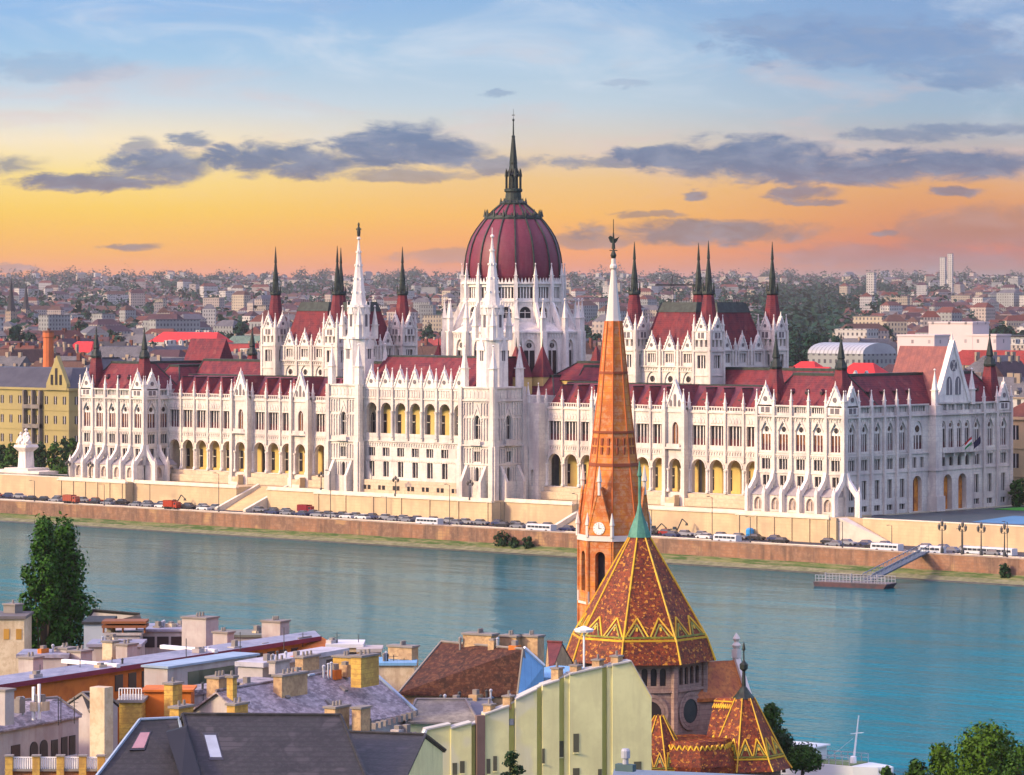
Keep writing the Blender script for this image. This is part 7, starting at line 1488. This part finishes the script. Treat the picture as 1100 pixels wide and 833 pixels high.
w13, A = flat('pale violet gable wall with small chimneys left of the poplar foot', 20, 72, 703, 412, 6, WHW, VIOL, par=.4); chimney(w13, 33, 707, 402, .9, 1.0, 2.0, WHW, 2); chimney(w13, 70, 697, 415, .9, .9, 2.4, WHW, 2); chimney(w13, 86, 700, 414, 1.1, .9, 1.6, WHW, 2)
w14, A = flat('low pale roof with scattered chimneys in front of the blue grey house', 95, 150, 692, 425, 6, WHW, VIOL, par=.35); chimney(w14, 119, 690, 424, .7, .7, 2.0, CRW, 1); chimney(w14, 136, 693, 422, 1.0, .8, 1.6, WHW, 2)
w15, A = flat('grey roofed annex beside the water behind the violet roof', 240, 285, 682, 438, 7, WHW, mat('moss_roof', (.16, .17, .15), .8, (.11, .12, .10), .4, .5, space='World'), par=.3)
# white house with arched windows at the bottom left
h10, q = gabled('lilac white house with arched windows and grey roof at bottom left', (-30, 757, 11.6), (62, 750, 11.6), (88, 769, 9.9), WHW, LILAC, (-30, 791, 9.9), trim=CAPM)
a, b = Vector(pZ(-30, 791, 9.4)), Vector(pZ(88, 769, 9.4)); e = (b - a).normalized(); nn = Vector((-e.y, e.x, 0)); nn = nn if nn.dot(FWD) > 0 else -nn; R0, R1, E0, E1 = q; aw = E0 + (R0 - E0) * .08; bw = E1 + (R1 - E1) * .08
def hwin(px, w, z0, z1, kd):
    f = (px + 30) / 118.0; c = aw + (bw - aw) * f - nn * .05; mb = MB(); pts = [(-w / 2, z0), (w / 2, z0)] + arch(0, w, z0, z1, kd)[::-1]
    mb.ring([[tuple(Vector((c.x, c.y, 0)) + e * s + nn * t + Vector((0, 0, z))) for s, z in pts] for t in (0.05, -.03)], 0); mb.ring([[tuple(Vector((c.x, c.y, 0)) + e * s + nn * t + Vector((0, 0, z))) for s, z in ((-w / 2 - .15, z0 - .2), (w / 2 + .15, z0 - .2), (w / 2 + .15, z0), (-w / 2 - .15, z0))] for t in (0.05, -.14)], 1)
    place(mb, h10, 'window', [DARKW, WTRIM])
for px, w, z0, z1, kd in ((-12, 1.5, 5.6, 8.2, 'r'), (16, 1.5, 5.4, 8.2, 'r'), (36, 1.3, 4.6, 8.2, 'o'), (47, 1.3, 4.6, 8.2, 'o'), (59, 1.1, 6.0, 8.0, 'r'), (70, 1.0, 6.2, 8.1, 'r'), (79, 1.0, 6.2, 8.1, 'r')): hwin(px, w, z0, z1, kd)
chimney(h10, 109, 738, 346, .7, .85, 8.5, CRW, 0, False); chimney(h10, 3, 742, 344, .7, .8, 3.2, WHW, 0); chimney(h10, 42, 735, 352, .12, .12, 3.4, WTRIM, 0, False); chimney(h10, 36, 738, 352, .12, .12, 3.2, WTRIM, 0, False)
h11, q = gabled('small charcoal hipped roof with pale wall behind the cream chimney stack', (88, 745, 11.4), (112, 744, 11.4), (128, 758, 9.8), WHW, DSLATE, (66, 760, 9.8), trim=CAPM)
w16, A = flat('yellow rendered stair block with white railings', 128, 152, 752, 348, 5, YBR, CAPM, par=.25); mb = MB(); a, b, e, nn = A
for i in range(9): c = a + (b - a) * (i / 8); mb.tube(tuple(c), tuple(c + Vector((0, 0, 1.1))), .05, 4)
mb.tube(tuple(a + Vector((0, 0, 1.1))), tuple(b + Vector((0, 0, 1.1))), .06, 4); place(mb, w16, 'railing', WTRIM)
w17, A = flat('dark rust balcony block with yellow piers at the bottom left corner', 8, 112, 826, 318, 7, mat('rust_render', (.30, .12, .05), .85, (.2, .08, .04), .4, .5, space='World'), CAPM, par=.2); a, b, e, nn = A
for f in (.02, .3, .55, .78, .97): mb = MB(); obox(mb, a + (b - a) * f - nn * .1, .32, .3, a.z - 4, a.z + 1.1, 0, e); obox(mb, a + (b - a) * f - nn * .1, .4, .38, a.z + 1.1, a.z + 1.22, 1, e); place(mb, w17, 'balcony_pier', [YBR, CAPM])
mb = MB()
for i in range(44): c = a + (b - a) * (i / 43) - nn * .05; mb.tube(tuple(c), tuple(c + Vector((0, 0, 1.0))), .05, 4)
mb.tube(tuple(a + Vector((0, 0, 1.0)) - nn * .05), tuple(b + Vector((0, 0, 1.0)) - nn * .05), .07, 4); place(mb, w17, 'railing', WTRIM)
w18, A = flat('salmon edged dormer house at the bottom edge below the pink skylight', 120, 178, 829, 316, 5, mat('salmon_plaster', (.50, .22, .13), .85), mat('salmon_edge', (.52, .26, .16), .8), par=.3); wins(w18, A, (.5,), 1.6, .5, 1.4)

# vents, pipes, aerials and hatches that clutter the near roofs
rc = random.Random(77)
def clutter(root, px0, px1, py0, py1, Y0, Y1, n):
    for _ in range(n):
        f = rc.random(); px, py, Y = px0 + (px1 - px0) * f, py0 + (py1 - py0) * f + rc.uniform(-1.5, 2.5), Y0 + (Y1 - Y0) * f; p = pY(px, py, Y); mb = MB(); k = rc.random()
        if k < .35: mb.lathe([(.12, p[2] - .8), (.12, p[2] + rc.uniform(.3, .9)), (.2, p[2] + .92), (.05, p[2] + 1.05)], 6, p[0], p[1]); place(mb, root, 'vent_pipe', rc.choice((ZINC, CAPM, CHROME)))
        elif k < .65: obox(mb, p, rc.uniform(.3, .8), rc.uniform(.25, .5), p[2] - .6, p[2] + rc.uniform(.2, .8), 0); obox(mb, p, .3, .25, p[2] + .2, p[2] + .95, 1); place(mb, root, 'roof_box', [rc.choice((WHW, BUFF, CAPM, CRW, ORW)), CAPM])
        elif k < .85: antenna(root, px, py - rc.uniform(5, 14), Y, 2.6, rc.randrange(0, 4))
        else: mb.tube((p[0], p[1], p[2] + .1), tuple(Vector(p) + DL * rc.uniform(1, 3) + Vector((0, 0, .1))), .12, 5); place(mb, root, 'roof_pipe', rc.choice((ZINC, TRIM, CAPM)))
for a in ((h4, 240, 385, 740, 718, 352, 370, 12), (w4, 285, 365, 712, 704, 386, 398, 12), (v1, 20, 330, 733, 686, 373, 420, 12), (w3, 208, 296, 745, 741, 357, 362, 9), (w12, 152, 198, 676, 674, 441, 444, 5), (w14, 97, 148, 692, 690, 426, 428, 6), (w13, 22, 70, 703, 701, 412, 415, 4), (h10, 2, 84, 758, 756, 350, 355, 7), (h5, 480, 556, 692, 698, 381, 376, 4), (w11, 116, 148, 679, 678, 437, 440, 4), (h3, 385, 450, 787, 789, 325, 327, 3), (h7, 450, 510, 755, 760, 372, 372, 6), (h8, 492, 528, 752, 752, 374, 374, 6), (w7, 404, 442, 712, 710, 393, 395, 5), (w15, 243, 282, 682, 681, 439, 441, 3), (w5, 354, 386, 692, 691, 409, 410, 3)): clutter(*a)

# trees and the moored ship on the near bank
pp = pY(69, 700, 470)
tree('poplar_tree', (pp[0], pp[1], GZ), 50.9 - (566 - CH) * 470 / CF - GZ - .6, 3.9, 3, leafm('leaf_poplar', (.032, .105, .008), (.012, .045, .006)), 13000, .30, 'broad dark green poplar crown at the left, right one of the touching pair', None, .14, 'column', 42)
p2 = pY(47, 700, 466); tree('poplar_tree', (p2[0], p2[1], GZ), 50.9 - (557 - CH) * 466 / CF - GZ - .6, 3.3, 4, bpy.data.materials['leaf_poplar'], 10000, .30, 'narrower, slightly taller poplar crown at the left, left one of the touching pair', None, .14, 'column', 36)
for i, (px, py, Y, w, lm, n, lab) in enumerate(((1060, 787, 392, 5.4, LEAFB, 5200, 'broad bright green tree at the bottom right corner'), (1012, 805, 398, 2.8, LEAFB, 1800, 'smaller bright tree left of the broad tree in the bottom right corner'), (1100, 806, 380, 3.6, LEAF, 2200, 'dark tree cut by the right frame edge at the bottom'), (985, 820, 400, 2.0, LEAF, 1100, 'low dark bushy tree left of the bottom right group'), (952, 826, 404, 1.5, LEAF, 700, 'small dark bush right of the moored ship'), (828, 758, 452, 2.2, LEAF, 1500, 'leafy tree behind the right apse of the church'), (862, 806, 447, 3.0, LEAF, 1900, 'round dark green tree between the apse and the moored ship'), (550, 808, 330, 1.5, LEAFD, 1300, 'small dark shrub tree in front of the pale yellow firewall'), (842, 792, 450, 2.0, LEAFD, 900, 'dark tree low behind the apse eave'))):
    p = pY(px, py, Y); base = GZ if px != 550 else GZ
    tree('garden_tree', (p[0], p[1], base), p[2] - base, w, 100 + i, lm, int(n * 1.5), .25 if px != 550 else .2, lab, None, .3 if px != 828 else .2, 'round', 18)
s0 = pZ(905, 818, -8.3); ship = empty('moored_ship', (s0[0], s0[1], WATER_Z), .12, 'white moored ship with a slanting mast beyond the trees at the bottom right', 'ship')
m = MB(); m.ring([[(x, y, z) for y, z in ((-w, .0), (0, -.6), (w, 0), (w * 1.08, 1.8), (-w * 1.08, 1.8))] for x, w in ((-16, 1.6), (-13, 2.4), (3, 2.4), (6, 1.3), (7.4, .15))]); m.build('hull', paint('hull_white', (.72, .72, .70)), ship)
m = MB(); m.box(-13, 2.5, -2.2, 2.2, 1.8, 1.9); m.build('deck', mat('green_deck', (.14, .20, .07), .8), ship)
m = MB(); m.box(-14, -3.4, -1.8, 1.8, 1.9, 3.6); m.box(-14.2, -3.0, -2.1, 2.1, 3.6, 3.8); m.build('deckhouse', paint('deckhouse_white', (.68, .68, .66)), ship)
m = MB()
for i in range(7): m.box(-13.4 + i * 1.4, -12.5 + i * 1.4, -1.86, -1.78, 2.3, 3.2)
m.build('cabin_window', DARKW, ship)
m = MB()
for i in range(16): x = -12.6 + i; m.tube((x, -2.4, 1.8), (x, -2.4, 2.9), .05, 4); m.tube((x, 2.4, 1.8), (x, 2.4, 2.9), .05, 4)
for y in (-2.4, 2.4): m.tube((-12.6, y, 2.9), (2.4, y, 2.9), .06, 4); m.tube((-12.6, y, 2.4), (2.4, y, 2.4), .04, 4)
m.build('railing', ZINC, ship)
m = MB(); m.tube((1.6, 0, 1.8), (2.4, 0, 8.0), .17, 6, 0, .07); m.tube((1.2, 0, 5.6), (3.1, 0, 5.9), .06, 4); m.tube((1.5, 0, 5.0), (-2.5, 0, 1.9), .03, 4); m.lathe([(.45, 1.85), (.4, 2.7), (.2, 2.8)], 8, 1.6, 0); m.build('mast', paint('mast_white', (.75, .75, .75)), ship)

HAZE = 0.000026

# ------------------------------------------------------------------ the evening air
hz = MB(); hz.box(-14000, 8000, -1400, 21500, -17.5, 205)
hm = bpy.data.materials.new('evening_haze'); hm.use_nodes = True; t = NT(hm.node_tree); t.n.clear()
out = t.new('ShaderNodeOutputMaterial'); pv = t.new('ShaderNodeVolumePrincipled'); t.l.new(pv.outputs[0], out.inputs['Volume'])
pv.inputs['Color'].default_value = (.72, .70, .74, 1); pv.inputs['Density'].default_value = HAZE; pv.inputs['Anisotropy'].default_value = 0.0
hz.build('haze', hm, kind='stuff')
SC.cycles.volume_step_rate = 10.0; SC.cycles.volume_max_steps = 64
